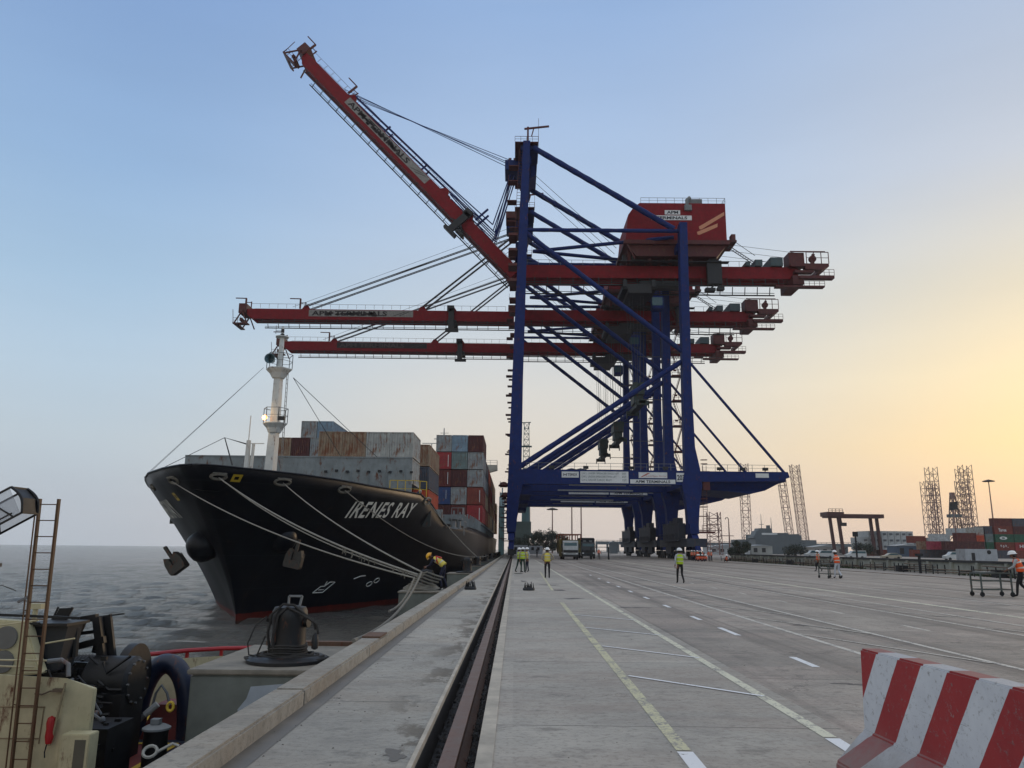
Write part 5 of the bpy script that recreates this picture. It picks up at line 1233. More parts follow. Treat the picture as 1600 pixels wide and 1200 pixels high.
for y in (2, 8.2): m.beam((-1.82, y, 3.95), (1.82, y, 3.95), .16)
m.build('top_frame', paint('truck_rust', (118, 60, 34), .7, .3, .3), t)
t.scale = (1.0, 1, 1)
t = truck((13.2, 140, 0), RAD(0), 'dark tarpaulin covered truck standing right of the olive framed truck', (52, 56, 60), 'dark', 1)
m = MB(); m.box(-1.35, 1.35, 1.95, 8.3, 1.05, 3.65); m.build('cargo_body', paint('dark_tarp', (40, 44, 50), .8, .4), t, bevel=.12)
m = MB(); m.box(-.8, -.3, 1.2, 1.6, 2.96, 3.2); m.cut(); m.box(.3, .8, 1.2, 1.6, 2.96, 3.2); m.parts('roof_vent', GALV, t)
def car(loc, rz, label, col, van=False):
    t = thing('parked_car', label, 'van' if van else 'car', loc, rz, 'vehicles parked beyond the low wall')
    if van: pr = [(0, .35), (0, 1.0), (.9, 1.25), (1.5, 1.9), (4.6, 1.95), (4.75, 1.1), (4.75, .35)]; gw = [(1.05, 1.3), (1.55, 1.8), (4.5, 1.82), (4.55, 1.3)]
    else: pr = [(0, .35), (.05, .8), (1.0, .95), (1.8, 1.45), (3.2, 1.48), (4.1, 1.0), (4.4, .95), (4.4, .35)]; gw = [(1.2, 1.0), (1.85, 1.38), (3.15, 1.4), (3.85, 1.02)]
    m = MB(); m.prism(pr, -.85, .85, 'x'); m.build('body', col, t, bevel=.06)
    m = MB(); m.prism(gw, -.87, .87, 'x'); m.build('window', GLASS, t)
    for y in (.9, 3.6):
        for s in (-1, 1): wheel(t, s*.8, y, .33, .2)
    return t
CW = paint('car_white', (196, 200, 200), .3, .12, streak=False); CS = paint('car_beige', (172, 164, 146), .3, .15, streak=False)
def ux(u, Y): return (u-806)*.000813*Y
for u, Y, lb, col, van in ((1326, 190, 'white minibus beyond the wall beside the short dark lamp post', CW, True), (1262, 200, 'left one of two white vans beyond the wall behind the man in orange', CW, True), (1277, 196, 'right one of two white vans beyond the wall behind the man in orange', CW, True),
                           (1382, 185, 'beige car beyond the wall below the white reefer stack', CS, False), (1480, 178, 'white car beyond the wall just left of the white hut', CW, True), (1148, 250, 'small white car far away left of the grey ship', CW, False)):
    car((ux(u, Y), Y+.9, 0), RAD(-90), lb, col, van)

# ---------------------------------------------------------------- low wall, pipe racks along the landside edge
WALLM = paint('mossy_wall', (158, 162, 154), .85, .4, 0, .6)
def wy(y): return 34.7+(y-54)*.012
t = thing('low_wall', 'long low mossy concrete wall along the landside edge of the roadway', 'wall', (0, 0, 0))
m = MB(); m.prism([(wy(20)+1.2, 20), (wy(20)+1.5, 20), (wy(134)+1.5, 134), (wy(134)+1.2, 134)], 0, .95, 'z'); m.build('wall_panel', WALLM, t)
m = MB(); m.prism([(wy(20)+1.05, 20), (wy(20)+1.65, 20), (wy(134)+1.65, 134), (wy(134)+1.05, 134)], .95, 1.12, 'z'); m.build('wall_cap', paint('wall_cap', (62, 64, 66), .8, .4, 0, .8), t)
m = MB(); random.seed(12)
for i in range(30):
    y = 24+i*3.7; m.box(wy(y)+.95, wy(y)+1.2, y, y+.25, 0, .97); m.cut()
m.parts('buttress', WALLM, t)
RUST = paint('rusty_pipe', (124, 112, 100), .7, .5, .4, 2, streak=False)
for i in range(22):
    y = 26+i*4.9; x = wy(y)-.2+random.uniform(-.15, .15); n = random.randint(2, 4)
    t = thing('pipe_rack', 'rusty pipe rack by the low wall, number %d counting from the right edge' % (i+1), 'rack', (x, y, 0), RAD(random.uniform(-2, 2)), 'rusty pipe racks along the low wall')
    m = MB(); L_ = random.uniform(3.2, 4.4)
    for k in range(n): m.cut(); m.tube([(random.uniform(-.3, .4), 0, .2+.17*k), (random.uniform(-.3, .4), L_, .2+.17*k+random.uniform(-.06, .06))], .05, 6); m.cut()
    m.parts('pipe', RUST, t)
    m = MB()
    for yy in (.3, L_-.4): m.beam((-.5, yy, 0), (-.5, yy, .75), .07); m.beam((.5, yy, 0), (.5, yy, .75), .07); m.beam((-.5, yy, .3), (.5, yy, .3), .06)
    if i % 3 == 0: m.box(-.4, .3, .2, 1.1, .02, .55)
    m.build('stand', DARK, t)
for i, (x, y, h_) in enumerate([(ux(1341, 96), 96, 3.6), (33.9, 66.0, 1.5)]):
    m = MB(); m.beam((x, y, 0), (x, y, h_), .16); m.box(x-.25, x+.25, y-.2, y+.2, h_-.1, h_+.5 if i == 0 else h_+.1)
    tag(m.build('lamp_post', DARK), ['short dark post with lamp head beside the white van', 'short dark post by the low wall under the reefer stack'][i], 'post')
# weeds along the wall
m = MB(); random.seed(21); LEAF = paint('weed_green', (58, 74, 44), .8, .4, 0, 3, streak=False)
for i in range(2600):
    y = random.choice([random.uniform(40, 62), random.uniform(28, 45), random.uniform(80, 130)]); x = wy(y)+random.uniform(-.1, 1.0); h_ = random.uniform(.1, .5)*(1+.5*math.sin(y)); a = random.random()*6.28; w_ = .05
    dx, dy = math.cos(a)*w_, math.sin(a)*w_; m.add([(x-dx, y-dy, 0), (x+dx, y+dy, 0), (x+dx*3+random.uniform(-.1, .1), y+dy*3, h_)], [(0, 1, 2)])
o = m.build('weeds', LEAF, fixn=False); tag(o, 'green weeds growing along the low wall', 'weeds', None, 'stuff')

# ---------------------------------------------------------------- storm anchors / twistlock baskets on the apron
def spiky(loc, label):
    t = thing('twistlock_basket', label, 'basket', loc, random.random(), 'spiky twistlock baskets on the apron')
    m = MB(); m.lathe([(.24, 0), (.26, .04), (.24, .10), (.1, .12)], n=14); m.build('base', DARK, t)
    m = MB(); random.seed(int(loc[1]*10)+int(abs(loc[0])*10))
    for k in range(16):
        a = k*.393; r = random.uniform(.1, .23); h_ = random.uniform(.2, .36); m.beam((r*math.cos(a), r*math.sin(a), .04), (r*.85*math.cos(a+.2), r*.85*math.sin(a+.2), h_), .055, .03, w2=.02, h2=.015)
    m.build('twistlocks', BLACK, t); return t
spiky((.62, 33.1, 0), 'spiky black twistlock basket right of the crane rail'); spiky((-1.82, 33.2, 0), 'spiky black twistlock basket left of the crane rail near the platform edge')
m = MB(); m.lathe([(.3, 0), (.3, .02), (.2, .03)], .3, 54, .004, 14); tag(m.build('manhole_cover', DARK), 'small dark round cover in the apron near the three men', 'cover')

# ---------------------------------------------------------------- striped concrete barrier in the foreground
t = thing('concrete_barrier', 'red and white striped concrete barrier in the right foreground', 'barrier', (2.905, 6.58, 0), RAD(-86.2))
def stripe_mat():
    m, nt, b = new_mat('striped_barrier_paint'); L = nt.links.new
    tc_ = nt.nodes.new('ShaderNodeTexCoord'); sx = nt.nodes.new('ShaderNodeSeparateXYZ'); L(tc_.outputs['Object'], sx.inputs[0])
    # slanted on the lower toe, upright on the upper part: x + k*|y|
    k = nt.nodes.new('ShaderNodeMath'); k.operation = 'MULTIPLY_ADD'; L(sx.outputs[2], k.inputs[0]); k.inputs[1].default_value = -.66; L(sx.outputs[0], k.inputs[2])
    wob = nt.nodes.new('ShaderNodeMath'); wob.operation = 'MULTIPLY_ADD'; L(noise(nt, 7, 3), wob.inputs[0]); wob.inputs[1].default_value = .012; L(k.outputs[0], wob.inputs[2])
    of = nt.nodes.new('ShaderNodeMath'); of.operation = 'ADD'; L(wob.outputs[0], of.inputs[0]); of.inputs[1].default_value = .507
    fm = nt.nodes.new('ShaderNodeMath'); fm.operation = 'PINGPONG'; L(of.outputs[0], fm.inputs[0]); fm.inputs[1].default_value = .30
    s = rng(nt, fm.outputs[0], .149, .151)
    n1 = noise(nt, 3, 8, .7); n2 = noise(nt, 26, 8, .75)
    red = mix(nt, rng(nt, n1, .3, .7), rgb(140, 32, 36), rgb(158, 40, 42)); wht = mix(nt, rng(nt, n1, .3, .7), rgb(186, 190, 198), rgb(206, 210, 216))
    c = mix(nt, s, red, wht)
    # dust settles on faces that look up
    geo = nt.nodes.new('ShaderNodeNewGeometry'); gz = nt.nodes.new('ShaderNodeSeparateXYZ'); L(geo.outputs['Normal'], gz.inputs[0])
    up = rng(nt, gz.outputs[2], .35, .75, 0, .75); um = nt.nodes.new('ShaderNodeMath'); um.operation = 'MULTIPLY'; L(up, um.inputs[0]); L(rng(nt, n1, .2, .6, .4, 1), um.inputs[1])
    c = mix(nt, um.outputs[0], c, mix(nt, .35, rgb(120, 116, 112), c))
    c = mix(nt, rng(nt, n2, .56, .68, 0, .8), c, rgb(112, 108, 106))
    lowd = rng(nt, sx.outputs[2], .05, .45, 1, 0); ld_ = nt.nodes.new('ShaderNodeMath'); ld_.operation = 'MULTIPLY'; L(lowd, ld_.inputs[0]); L(rng(nt, n1, .35, .6, .1, .75), ld_.inputs[1]); c = mix(nt, ld_.outputs[0], c, rgb(118, 112, 106))
    scf = noise(nt, 2.2, 9, .75, (.5, 1, 4)); c = mix(nt, rng(nt, scf, .60, .64, 0, .55), c, rgb(84, 80, 80))
    c = mix(nt, rng(nt, noise(nt, 5, 10, .8), .62, .66, 0, .8), c, rgb(132, 130, 128))
    L(c, b.inputs['Base Color']); b.inputs['Roughness'].default_value = .62; bump(nt, b, n2, .35, .006); return m
m = MB()
prof = [(-.36, 0), (-.355, .10), (-.15, .30), (-.105, .33), (-.085, .95), (.085, .95), (.105, .33), (.15, .30), (.355, .10), (.36, 0)]
# local: x along the barrier towards the camera, y across
n_ = 40; m.loft([[(x, a, z) for a, z in prof] for x in [-.0+3.4*i/n_ for i in range(n_+1)]])
m.build('barrier_body', stripe_mat(), t, bevel=.014)
# ---------------------------------------------------------------- tug in the left foreground (deck below quay level)
CREAM = paint('tug_cream', (192, 184, 148), .5, .3, .11, 1.6)
TRED = paint('tug_deck_red', (112, 40, 34), .6, .4, .1, 2, streak=False)
TBLK = paint('tug_black', (13, 14, 17), .5, .4, .0, 2)
TBLUE = paint('fender_dark_blue', (30, 40, 64), .4, .45, .04, 2)
REDR = paint('red_rail', (168, 30, 34), .4, .3)
tug = thing('tug', 'cream and black tug with red rail lying at the quay in the left foreground', 'tug', (-8, 8, -3.8))
def T(x, y, z): return (x+8, y-8, z+3.8)
# plan outline of the bulwark, bow towards +y
out = [(-4.92, -4), (-4.92, 4), (-4.92, 12), (-4.98, 14.6), (-5.05, 16.0), (-5.35, 16.45), (-5.9, 16.3), (-6.45, 15.95), (-6.95, 15.3), (-7.35, 14.5), (-7.9, 13.9), (-8.9, 13.2), (-10.4, 12.0), (-11.6, 10.0), (-12.2, 7), (-12.4, 2), (-12.4, -4)]
m = MB(); n = len(out)
m.add([T(x, y, z if z < -1 else (-.55 if (y > 14.2 or x < -7) else -1.36)) for z in (-5.2, -2.1, -.55) for x, y in out], [(j*n+i, j*n+i+1, (j+1)*n+i+1, (j+1)*n+i) for j in range(2) for i in range(n-1)])
h = m.build('hull', TBLK, tug, fixn=False)
def shrink(p, k): cx, cy = -7.5, 8; return (cx+(p[0]-cx)*k, cy+(p[1]-cy)*k)
ZT = lambda p: -.50 if p[1] > 15.5 and p[0] > -9 else (-.50 if p[0] < -6 else -1.25)
bow = [p for p in out if p[1] > 14 or p[0] < -7]
nb = len(bow)
m = MB(); m.add([T(*shrink(p, .985), z) for z in (-1.5, -.46) for p in bow], [(i, i+1, nb+i+1, nb+i) for i in range(nb-1)]); m.build('bulwark', CREAM, tug, fixn=False)
m = MB(); m.add([T(*shrink(p, .975), -1.35) for p in out], [tuple(range(n))]); m.build('deck', TRED, tug)
m = MB(); m.tube([T(x, y, -.33) for x, y in bow], .042, 8)
for a, b in zip(bow, bow[1:]):
    L_ = math.dist(a, b); k = max(1, int(L_/.55))
    for i in range(k): f = i/k; m.beam(T(a[0]+(b[0]-a[0])*f, a[1]+(b[1]-a[1])*f, -.5), T(a[0]+(b[0]-a[0])*f, a[1]+(b[1]-a[1])*f, -.34), .055)
m.build('rail', REDR, tug, smooth=True)
m = MB(); m.tube([T(x, y, -1.45) for x, y in [shrink(p, 1.005) for p in out]], .10, 8); m.build('rubbing_strake', BLACK, tug)
YST = paint('deck_yellow', (206, 176, 58), .6, .3, 0, 2, streak=False); DBL = paint('deck_dark_blue', (44, 54, 74), .6, .3, 0, 2, streak=False)
def tb(m, x0, x1, y0, y1, z0, z1):
    a = T(x0, y0, z0); b = T(x1, y1, z1); return m.box(a[0], b[0], a[1], b[1], a[2], b[2])
m = MB(); tb(m, -6.9, -5.0, 13.0, 13.45, -1.345, -1.342); tb(m, -5.2, -5.0, 11.0, 13.0, -1.345, -1.342); m.build('deck_panel', DBL, tug)
m = MB(); tb(m, -6.9, -5.0, 13.45, 13.52, -1.341, -1.337); m.cut(); tb(m, -6.9, -5.25, 12.92, 13.0, -1.341, -1.337); m.cut(); tb(m, -5.32, -5.22, 11.0, 12.9, -1.341, -1.337); m.cut(); tb(m, -7.0, -6.4, 14.6, 15.0, -1.341, -1.337)
m.parts('deck_stripe', YST, tug)
m = MB(); pts = []
for k in range(33):
    t_ = math.pi*k/32; pts.append(T(-5.69-.42*math.cos(t_), 13.3, -1.35+1.15*math.sin(t_)**.75))
m.tube(pts, .16, 20); m.build('towing_arch', TBLUE, tug, smooth=True)
m = MB(); m.loft([[T(-6.0, 13.2, -1.35), T(-5.3, 13.2, -1.35), T(-5.3, 14.2, -1.35), T(-6.0, 14.2, -1.35)], [T(-5.86, 13.4, -.85), T(-5.45, 13.4, -.85), T(-5.45, 13.9, -.85), T(-5.86, 13.9, -.85)]]); m.build('arch_base', TRED, tug)
m = MB(); m.tube([T(-5.8, 13.1, -.95), T(-5.74, 13.1, -.62), T(-5.66, 13.1, -.5), T(-5.56, 13.1, -.62), T(-5.5, 13.1, -.8)], .02, 6); m.build('towing_shackle', GALV, tug, smooth=True)
m = MB(); m.tube([T(-6.25, 12.6, -1.0), T(-6.0, 12.6, -1.04), T(-5.78, 12.6, -.96), T(-5.62, 12.6, -.82)], .04, 8); m.build('hose', GALV, tug, smooth=True)
m = MB(); m.tube([T(-5.66, 12.6, -.85), T(-5.5, 12.65, -.70)], .05, 8); m.build('hose_nozzle', paint('hose_tip', (176, 178, 176), .5, .3), tug)
m = MB(); cx_, cy_, _ = T(-4.98, 11.5, 0); m.lathe([(.155, 2.45), (.165, 2.7), (.16, 2.95), (.17, 2.99)], cx_, cy_, 0, 22); m.build('canister', TBLK, tug, smooth=True)
m = MB(); m.lathe([(.19, 2.99), (.19, 3.015), (.12, 3.05), (0, 3.06)], cx_, cy_, 0, 22); m.box(cx_-.07, cx_+.05, cy_-.06, cy_+.04, 3.06, 3.13); m.build('canister_lid', GALV, tug, smooth=True)
m = MB(); c_ = T(-4.9, 11.7, -.60); m.tube([Vector(c_)+Vector((.045*math.cos(t), 0, .05+.06*math.sin(t))) for t in [k*.5 for k in range(14)]], .02, 6); m.build('yellow_hook', YST, tug)
# white rope eye and bits near the quay
m = MB(); c_ = Vector(T(-4.82, 11.0, -.98)); m.tube([c_+Vector((.09*math.cos(t), .05*math.sin(t), .06*math.sin(t))) for t in [k*.5 for k in range(14)]], .022, 6); m.tube([c_+Vector((.1, 0, 0)), c_+Vector((.25, .1, .08)), c_+Vector((.34, .1, .05))], .02, 6); m.build('rope_eye', paint('white_rope', (190, 190, 182), .8, .3), tug, smooth=True)
# winch drums and frame
wd = MB(); wd.lathe([(.50, -.75), (.50, -.62), (.27, -.6), (.27, .6), (.5, .62), (.5, .75)], T(-6.6, 0, 0)[0], T(0, 12.6, 0)[1], 3.8-.30, 28, 'x'); wd.build('winch_drum', TBLK, tug, smooth=True)
wd = MB(); wd.lathe([(.3, -.35), (.36, -.3), (.36, .3), (.3, .35)], T(-5.95, 0, 0)[0], T(0, 12.1, 0)[1], 3.8-.28, 24, 'x'); wd.build('winch_drum', TBLK, tug, smooth=True)
m = MB()
for k in range(15):
    xx = -7.0+.052*k; m.tube([T(xx+.05*math.sin(t*.5), 12.6+.3*math.cos(t), -.30+.3*math.sin(t)) for t in [i*.45 for i in range(15)]], .028, 6)
m.build('wound_rope', paint('towing_rope_dark', (58, 60, 64), .9, .4, 0, 6, streak=False), tug, smooth=True)
m = MB()
for k in range(12): t_ = k*math.pi/6; m.tube([T(-5.84, 12.1+.3*math.cos(t_), -.28+.3*math.sin(t_)), T(-5.575, 12.1+.3*math.cos(t_), -.28+.3*math.sin(t_))], .016, 6)
for (x, y, z) in ((-5.74, 11.28, -.58), (-5.5, 11.0, -.60), (-6.1, 11.6, -.35), (-5.9, 11.5, -.95), (-6.25, 11.5, -.2), (-5.62, 10.9, -.62)): m.lathe([(.035, 0), (.035, .03), (.02, .05), (0, .055)], T(x, 0, 0)[0], T(0, y, 0)[1], 3.8+z, 10)
m.tube([T(-6.3, 11.4, -.5), T(-6.0, 11.3, -.62), T(-5.8, 11.2, -.52), T(-5.6, 11.1, -.6), T(-5.35, 11.15, -.75), T(-5.3, 11.2, -1.3)], .022, 6)
m.tube([T(-6.4, 11.4, -.35), T(-6.1, 11.35, -.42), T(-5.85, 11.3, -.35), T(-5.7, 11.35, -.6)], .018, 6)
m.build('winch_fitting', paint('worn_steel', (96, 98, 100), .45, .4, .1, 3), tug, smooth=True)
m = MB(); random.seed(31)
tb(m, -7.2, -5.62, 11.7, 12.4, -1.35, -.40); tb(m, -5.72, -5.22, 10.6, 11.3, -1.35, -.62);
for (x0, z0, x1, z1, w_) in ((-6.9, -.2, -6.62, .58, .16), (-6.72, .56, -6.36, .62, .1), (-6.36, .62, -6.18, -.1, .11), (-6.95, .1, -6.2, .3, .1), (-6.9, -.05, -5.6, -.12, .08), (-6.6, .38, -6.3, .42, .05)): m.beam(T(x0, 12.2, z0), T(x1, 12.2, z1), w_, w_)
m.prism([(T(-6.44, 0, 0)[0], 3.8+.1), (T(-6.06, 0, 0)[0], 3.8-.02), (T(-6.22, 0, 0)[0], 3.8+.66), (T(-6.36, 0, 0)[0], 3.8+.6)], T(0, 12.3, 0)[1], T(0, 12.36, 0)[1], 'y')
for k in range(150):
    x = random.uniform(-7.0, -5.3); y = random.uniform(11.4, 12.4) if x < -5.9 else random.uniform(10.5, 11.1); z = random.uniform(-1.2, .10 if x < -6 else (-.15 if x < -5.9 else -.62)); s_ = random.uniform(.02, .08)
    a = T(x, y, z); m.box(a[0], a[0]+s_*random.uniform(.6, 2.2), a[1], a[1]+s_, a[2], a[2]+s_*random.uniform(.5, 1.4))
m.build('winch_frame', TBLK, tug)
m = MB()
for k in range(34):
    x = random.uniform(-6.9, -5.95); y = random.uniform(11.3, 11.9); z = random.uniform(-1.1, .1)
    m.tube([T(x, y, z), T(x+random.uniform(.05, .25), y, z+random.uniform(-.2, .2)), T(x+random.uniform(.2, .5), y, z+random.uniform(-.3, .1))], random.uniform(.012, .03), 6); m.cut()
m.tube([T(-6.5, 12.4, .60), T(-6.05, 12.4, .66)], .014, 6); m.parts('hydraulic_hose', TBLK, tug, smooth=True)
m = MB()
for k in range(9):
    a = Vector(T(-5.62+.03*math.sin(k*2), 11.5+.03*k, -.85-.05*k)); m.tube([a+Vector((.06*math.cos(t), .02*math.sin(2*t), .04*math.sin(t))) for t in [i*.6 for i in range(12)]], .010, 5)
m.build('chain', GALV, tug)
# cream deckhouse: the end wall faces the camera
xs = [T(x, y, 0) for x, y in ((-9.5, 10.0), (-5.50, 10.0), (-5.19, 10.08), (-5.19, 10.16), (-9.5, 10.16))]; zt = [.24, .10, -.04, -.04, .24]
m = MB(); m.add([(a[0], a[1], 3.8-1.35) for a in xs]+[(a[0], a[1], 3.8+z) for a, z in zip(xs, zt)], [tuple(range(4, -1, -1)), tuple(range(5, 10))]+[(i, (i+1) % 5, 5+(i+1) % 5, 5+i) for i in range(5)])
dk = m.build('deckhouse', CREAM, tug, bevel=.008)
m = MB(); tb(m, -5.36, -5.02, 9.78, 9.998, -1.2, -.50)
lk = m.build('locker', CREAM, dk, bevel=.01)
m = MB(); tb(m, -5.19, -5.06, 9.775, 9.779, -.95, -.56); m.build('locker_opening_shade', paint('locker_shadow', (96, 92, 78), .7, .3), lk)  # flat panel, its dark colour stands for shade inside the opening
m = MB()
for z0, x0, x1 in ((-.26, -9, -5.72), (-.62, -9, -5.74)): m.tube([T(x0, 9.995, z0), T(x1, 9.995, z0+.02)], .008, 5)
m.tube([T(-5.73, 9.995, -.24), T(-5.74, 9.995, -.66)], .008, 5); m.build('weld_seam', paint('seam_rust', (140, 122, 92), .6, .3), dk)
m = MB(); tb(m, -5.62, -5.50, 9.93, 9.998, .0-.06, -.02); m.tube([T(-5.84, 9.95, -.08), T(-5.75, 9.95, -.09), T(-5.66, 9.95, -.05), T(-5.56, 9.95, -.04)], .010, 6); m.build('door_handle', paint('handle_brown', (110, 96, 78), .5, .4), dk)
m = MB(); m.tube([T(-5.47, 9.93, .05), T(-5.52, 9.93, -.35), T(-5.56, 9.93, -.62)], .014, 8); m.tube([T(-5.57, 9.93, -.62), T(-5.575, 9.93, -.66)], .022, 8); m.build('drain_pipe', paint('pipe_tan', (150, 138, 108), .5, .3), dk, smooth=True)
m = MB(); c_ = T(-5.585, 9.93, -.48); m.lathe([(0, -.17), (.035, -.16), (.05, -.08), (.044, 0), (.052, .07), (.042, .13), (0, .155)], c_[0], c_[1], c_[2], 16); m.build('red_float', REDR, tug, smooth=True)
m = MB(); m.tube([T(-5.60, 9.93, -.62), T(-5.62, 9.93, -.74), T(-5.61, 9.93, -.80)], .008, 5); m.build('float_cord', DARK, tug)
# funnel casing with round vents, dark fairing behind the ladder
X0 = lambda x: T(x, 0, 0)[0]
m = MB(); m.prism([(X0(-8.2), 3.8-.2), (X0(-6.56), 3.8-.06), (X0(-6.62), 3.8+.05), (X0(-6.86), 3.8+.60), (X0(-6.95), 3.8+.64), (X0(-8.2), 3.8+.70)], T(0, 11.25, 0)[1], T(0, 11.45, 0)[1], 'y'); cs = m.build('funnel_casing', CREAM, tug, bevel=.02)
for z, r in ((.42, .155), (.10, .15)):
    m = MB(); m.lathe([(0, -.02), (r, -.02), (r, .02), (0, .02)], X0(-7.10), T(0, 11.24, 0)[1], 3.8+z, 28, 'y'); m.build('round_vent', paint('vent_grey', (112, 112, 110), .6, .3), cs)
m = MB(); m.loft([[T(-6.92, 11.5, .54), T(-6.40, 11.5, .56), T(-6.40, 11.9, .56), T(-6.92, 11.9, .54)], [T(-6.70, 11.5, -.05), T(-6.48, 11.5, -.05), T(-6.48, 11.9, -.05), T(-6.70, 11.9, -.05)]]); m.build('fairing', paint('fairing_grey', (40, 43, 48), .6, .4), tug)
m = MB(); tb(m, -6.95, -6.36, 11.4, 12.0, .56, .60); m.tube([T(-6.44, 11.8, .5), T(-6.42, 11.8, .1)], .05, 8); m.build('fairing_cap', TBLK, tug)
m = MB(); m.tube([T(-6.96, 11.6, .4), T(-6.96, 11.6, .84)], .035, 8); tb(m, -7.04, -6.86, 11.55, 11.65, .78, .86); m.build('stub_post', CREAM, tug)
m = MB()
for a, b in (((-8, 10.0, .30), (-5.62, 9.98, .30)), ((-8, 10.0, .26), (-5.9, 9.98, .22)), ((-7.4, 10.5, .56), (-6.3, 10.6, .72)), ((-6.3, 10.8, .40), (-5.9, 10.8, .47))): m.tube([T(*a), T(*b)], .012, 6)
m.build('handrail', CREAM, tug, smooth=True)
m = MB(); m.tube([T(-5.75, 9.98, .29), T(-5.58, 9.98, .31), T(-5.49, 9.98, .26), T(-5.46, 9.96, .12)], .028, 8); m.build('pipe_bend', GALV, tug, smooth=True)
m = MB(); m.beam(T(-7.6, 11.2, .74), T(-6.3, 11.6, .66), .035); m.beam(T(-7.6, 11.2, .58), T(-6.75, 11.4, .60), .03); m.build('black_rail', TBLK, tug)
m = MB()
for k in range(8): m.beam(T(-6.93+.012*k, 12.0, .55+.028*k), T(-6.73+.012*k, 12.02, .56+.028*k), .03, .03)
m.beam(T(-6.95, 12, .54), T(-6.86, 12, .78), .02); m.beam(T(-6.74, 12, .54), T(-6.65, 12, .78), .02); m.beam(T(-7.02, 12, .50), T(-6.62, 12, .46), .035); m.beam(T(-6.84, 12, .48), T(-6.84, 12, .56), .03)
m.build('floodlight', TBLK, tug)
# access ladder
LADM = paint('rusty_ochre', (92, 66, 40), .6, .4, .3, 3)
t = thing('boarding_ladder', 'tall rusty ochre steel ladder standing on the tug at the left edge', 'ladder', (-5.9, 9.85, -1.35))
def TL(x, y, z): return (x+5.9, y-9.85, z+1.35)
zb, ztp = -1.35, 2.27
def lx(z, k):
    f = (z+.93)/3.2; return (-5.943-.098*f if k == 0 else -5.737-.063*f)
for k in (0, 1): m = MB(); m.beam(TL(lx(zb, k), 9.85, zb), TL(lx(ztp, k), 9.85, ztp), .026, .045); m.build('stringer', LADM, t)
m = MB(); m.beam(TL(-6.05, 9.93, zb), TL(-6.135, 9.93, 2.22), .013); m.build('side_pipe', LADM, t)
m = MB(); m.beam(TL(-5.77, 9.94, zb), TL(-5.87, 9.94, 2.21), .014); m.build('side_pipe', LADM, t)
z = -1.2
while z < 2.2:
    m = MB(); m.tube([TL(lx(z, 0), 9.85, z), TL(lx(z, 1), 9.85, z)], .0075, 6); m.build('rung', LADM, t); z += .2
m = MB()
for z in (2.1, .9, -.2): m.beam(TL(lx(z, 0), 9.85, z), TL(-6.085-.023*z, 9.93, z), .011)
m.build('pipe_bracket', LADM, t)
m = MB(); m.beam(TL(-6.14, 9.85, 1.0), TL(-6.02, 9.85, 1.07), .027); m.build('clamp', GALV, t)
# black framed mesh hood reaching in at the upper left, hanging from a boom out of view
t = thing('mesh_hood', 'black framed translucent mesh hood hanging in at the upper left edge', 'hood', (-5.7, 9.0, 2.15))
ax = Vector((.87, 0, .50)).normalized(); up_ = Vector((-.50, 0, .87))
c1_ = Vector((.0, 0, .05))
def hp(a, u_, w_): return c1_+ax*a+up_*u_+Vector((0, w_, 0))
H0 = .165
m = MB()
for w_ in (-.15, .15):
    for u_ in (-H0, H0): m.beam(hp(-1.0, u_, w_), hp(.0, u_, w_), .02)
    m.tube([hp(0, u__, w_)+ax*(.06*math.cos(u__/H0*1.5)) for u__ in [(-1+.25*k)*H0 for k in range(9)]], .016, 6)
for u_ in (-H0, H0): m.beam(hp(0, u_, -.15), hp(0, u_, .15), .02)
m.beam(hp(-.30, H0, -.15), hp(-.10, -H0, -.15), .016); m.beam(hp(-.10, -.115, -.15), hp(-.42, -.115, -.15), .014)
m.build('hood_frame', TBLK, t)
mm, nt, b = new_mat('mesh_fabric'); b.inputs['Base Color'].default_value = rgb(150, 156, 164); b.inputs['Roughness'].default_value = .8
tr_ = nt.nodes.new('ShaderNodeBsdfTransparent'); mx = nt.nodes.new('ShaderNodeMixShader'); mx.inputs[0].default_value = .45
nt.links.new(tr_.outputs[0], mx.inputs[1]); nt.links.new(b.outputs[0], mx.inputs[2]); nt.links.new(mx.outputs[0], nt.nodes['Material Output'].inputs[0])
m = MB(); m.add([hp(-.02, -H0, -.14), hp(-.02, H0, -.14), hp(-.36, H0, -.14), hp(-.46, -H0, -.14)], [(0, 1, 2, 3)]); m.cut(); m.add([hp(-.02, -H0, .14), hp(-.02, H0, .14), hp(-.36, H0, .14), hp(-.46, -H0, .14)], [(0, 1, 2, 3)]); m.parts('mesh_panel', mm, t, fixn=False)
m = MB(); m.loft([[hp(-.46, -H0, -.15), hp(-.36, H0, -.15), hp(-.36, H0, .15), hp(-.46, -H0, .15)], [hp(-1.1, -H0, -.15), hp(-1.1, H0, -.15), hp(-1.1, H0, .15), hp(-1.1, -H0, .15)]])
m.add([hp(0, -H0, -.15), hp(.055, 0, -.15), hp(0, H0, -.15), hp(0, H0, .15), hp(.055, 0, .15), hp(0, -H0, .15)], [(0, 1, 4, 5), (1, 2, 3, 4)]); m.build('hood_cover', TBLK, t)
m = MB(); m.tube([(-7.4, 10.6, 1.0), (-6.98, 10.6, 1.14), (-6.85, 10.6, 1.16), (-6.78, 10.8, 1.08)], .006, 5); m.tube([(-7.4, 10.6, 1.42), (-7.0, 10.6, 1.42)], .006, 5)
m.box(-7.0, -6.92, 10.56, 10.64, 1.40, 1.45); tag(m.build('signal_line', TBLK), 'thin dark line with a small box between the left edge and the ladder', 'line')
m = MB(); m.lathe([(0, -.08), (.03, -.06), (.025, 0), (.03, .05), (0, .09)], -6.97, 10.6, 1.28, 12); tag(m.build('red_block', REDR, smooth=True), 'small dark red block hanging on the thin line at the left edge', 'block')

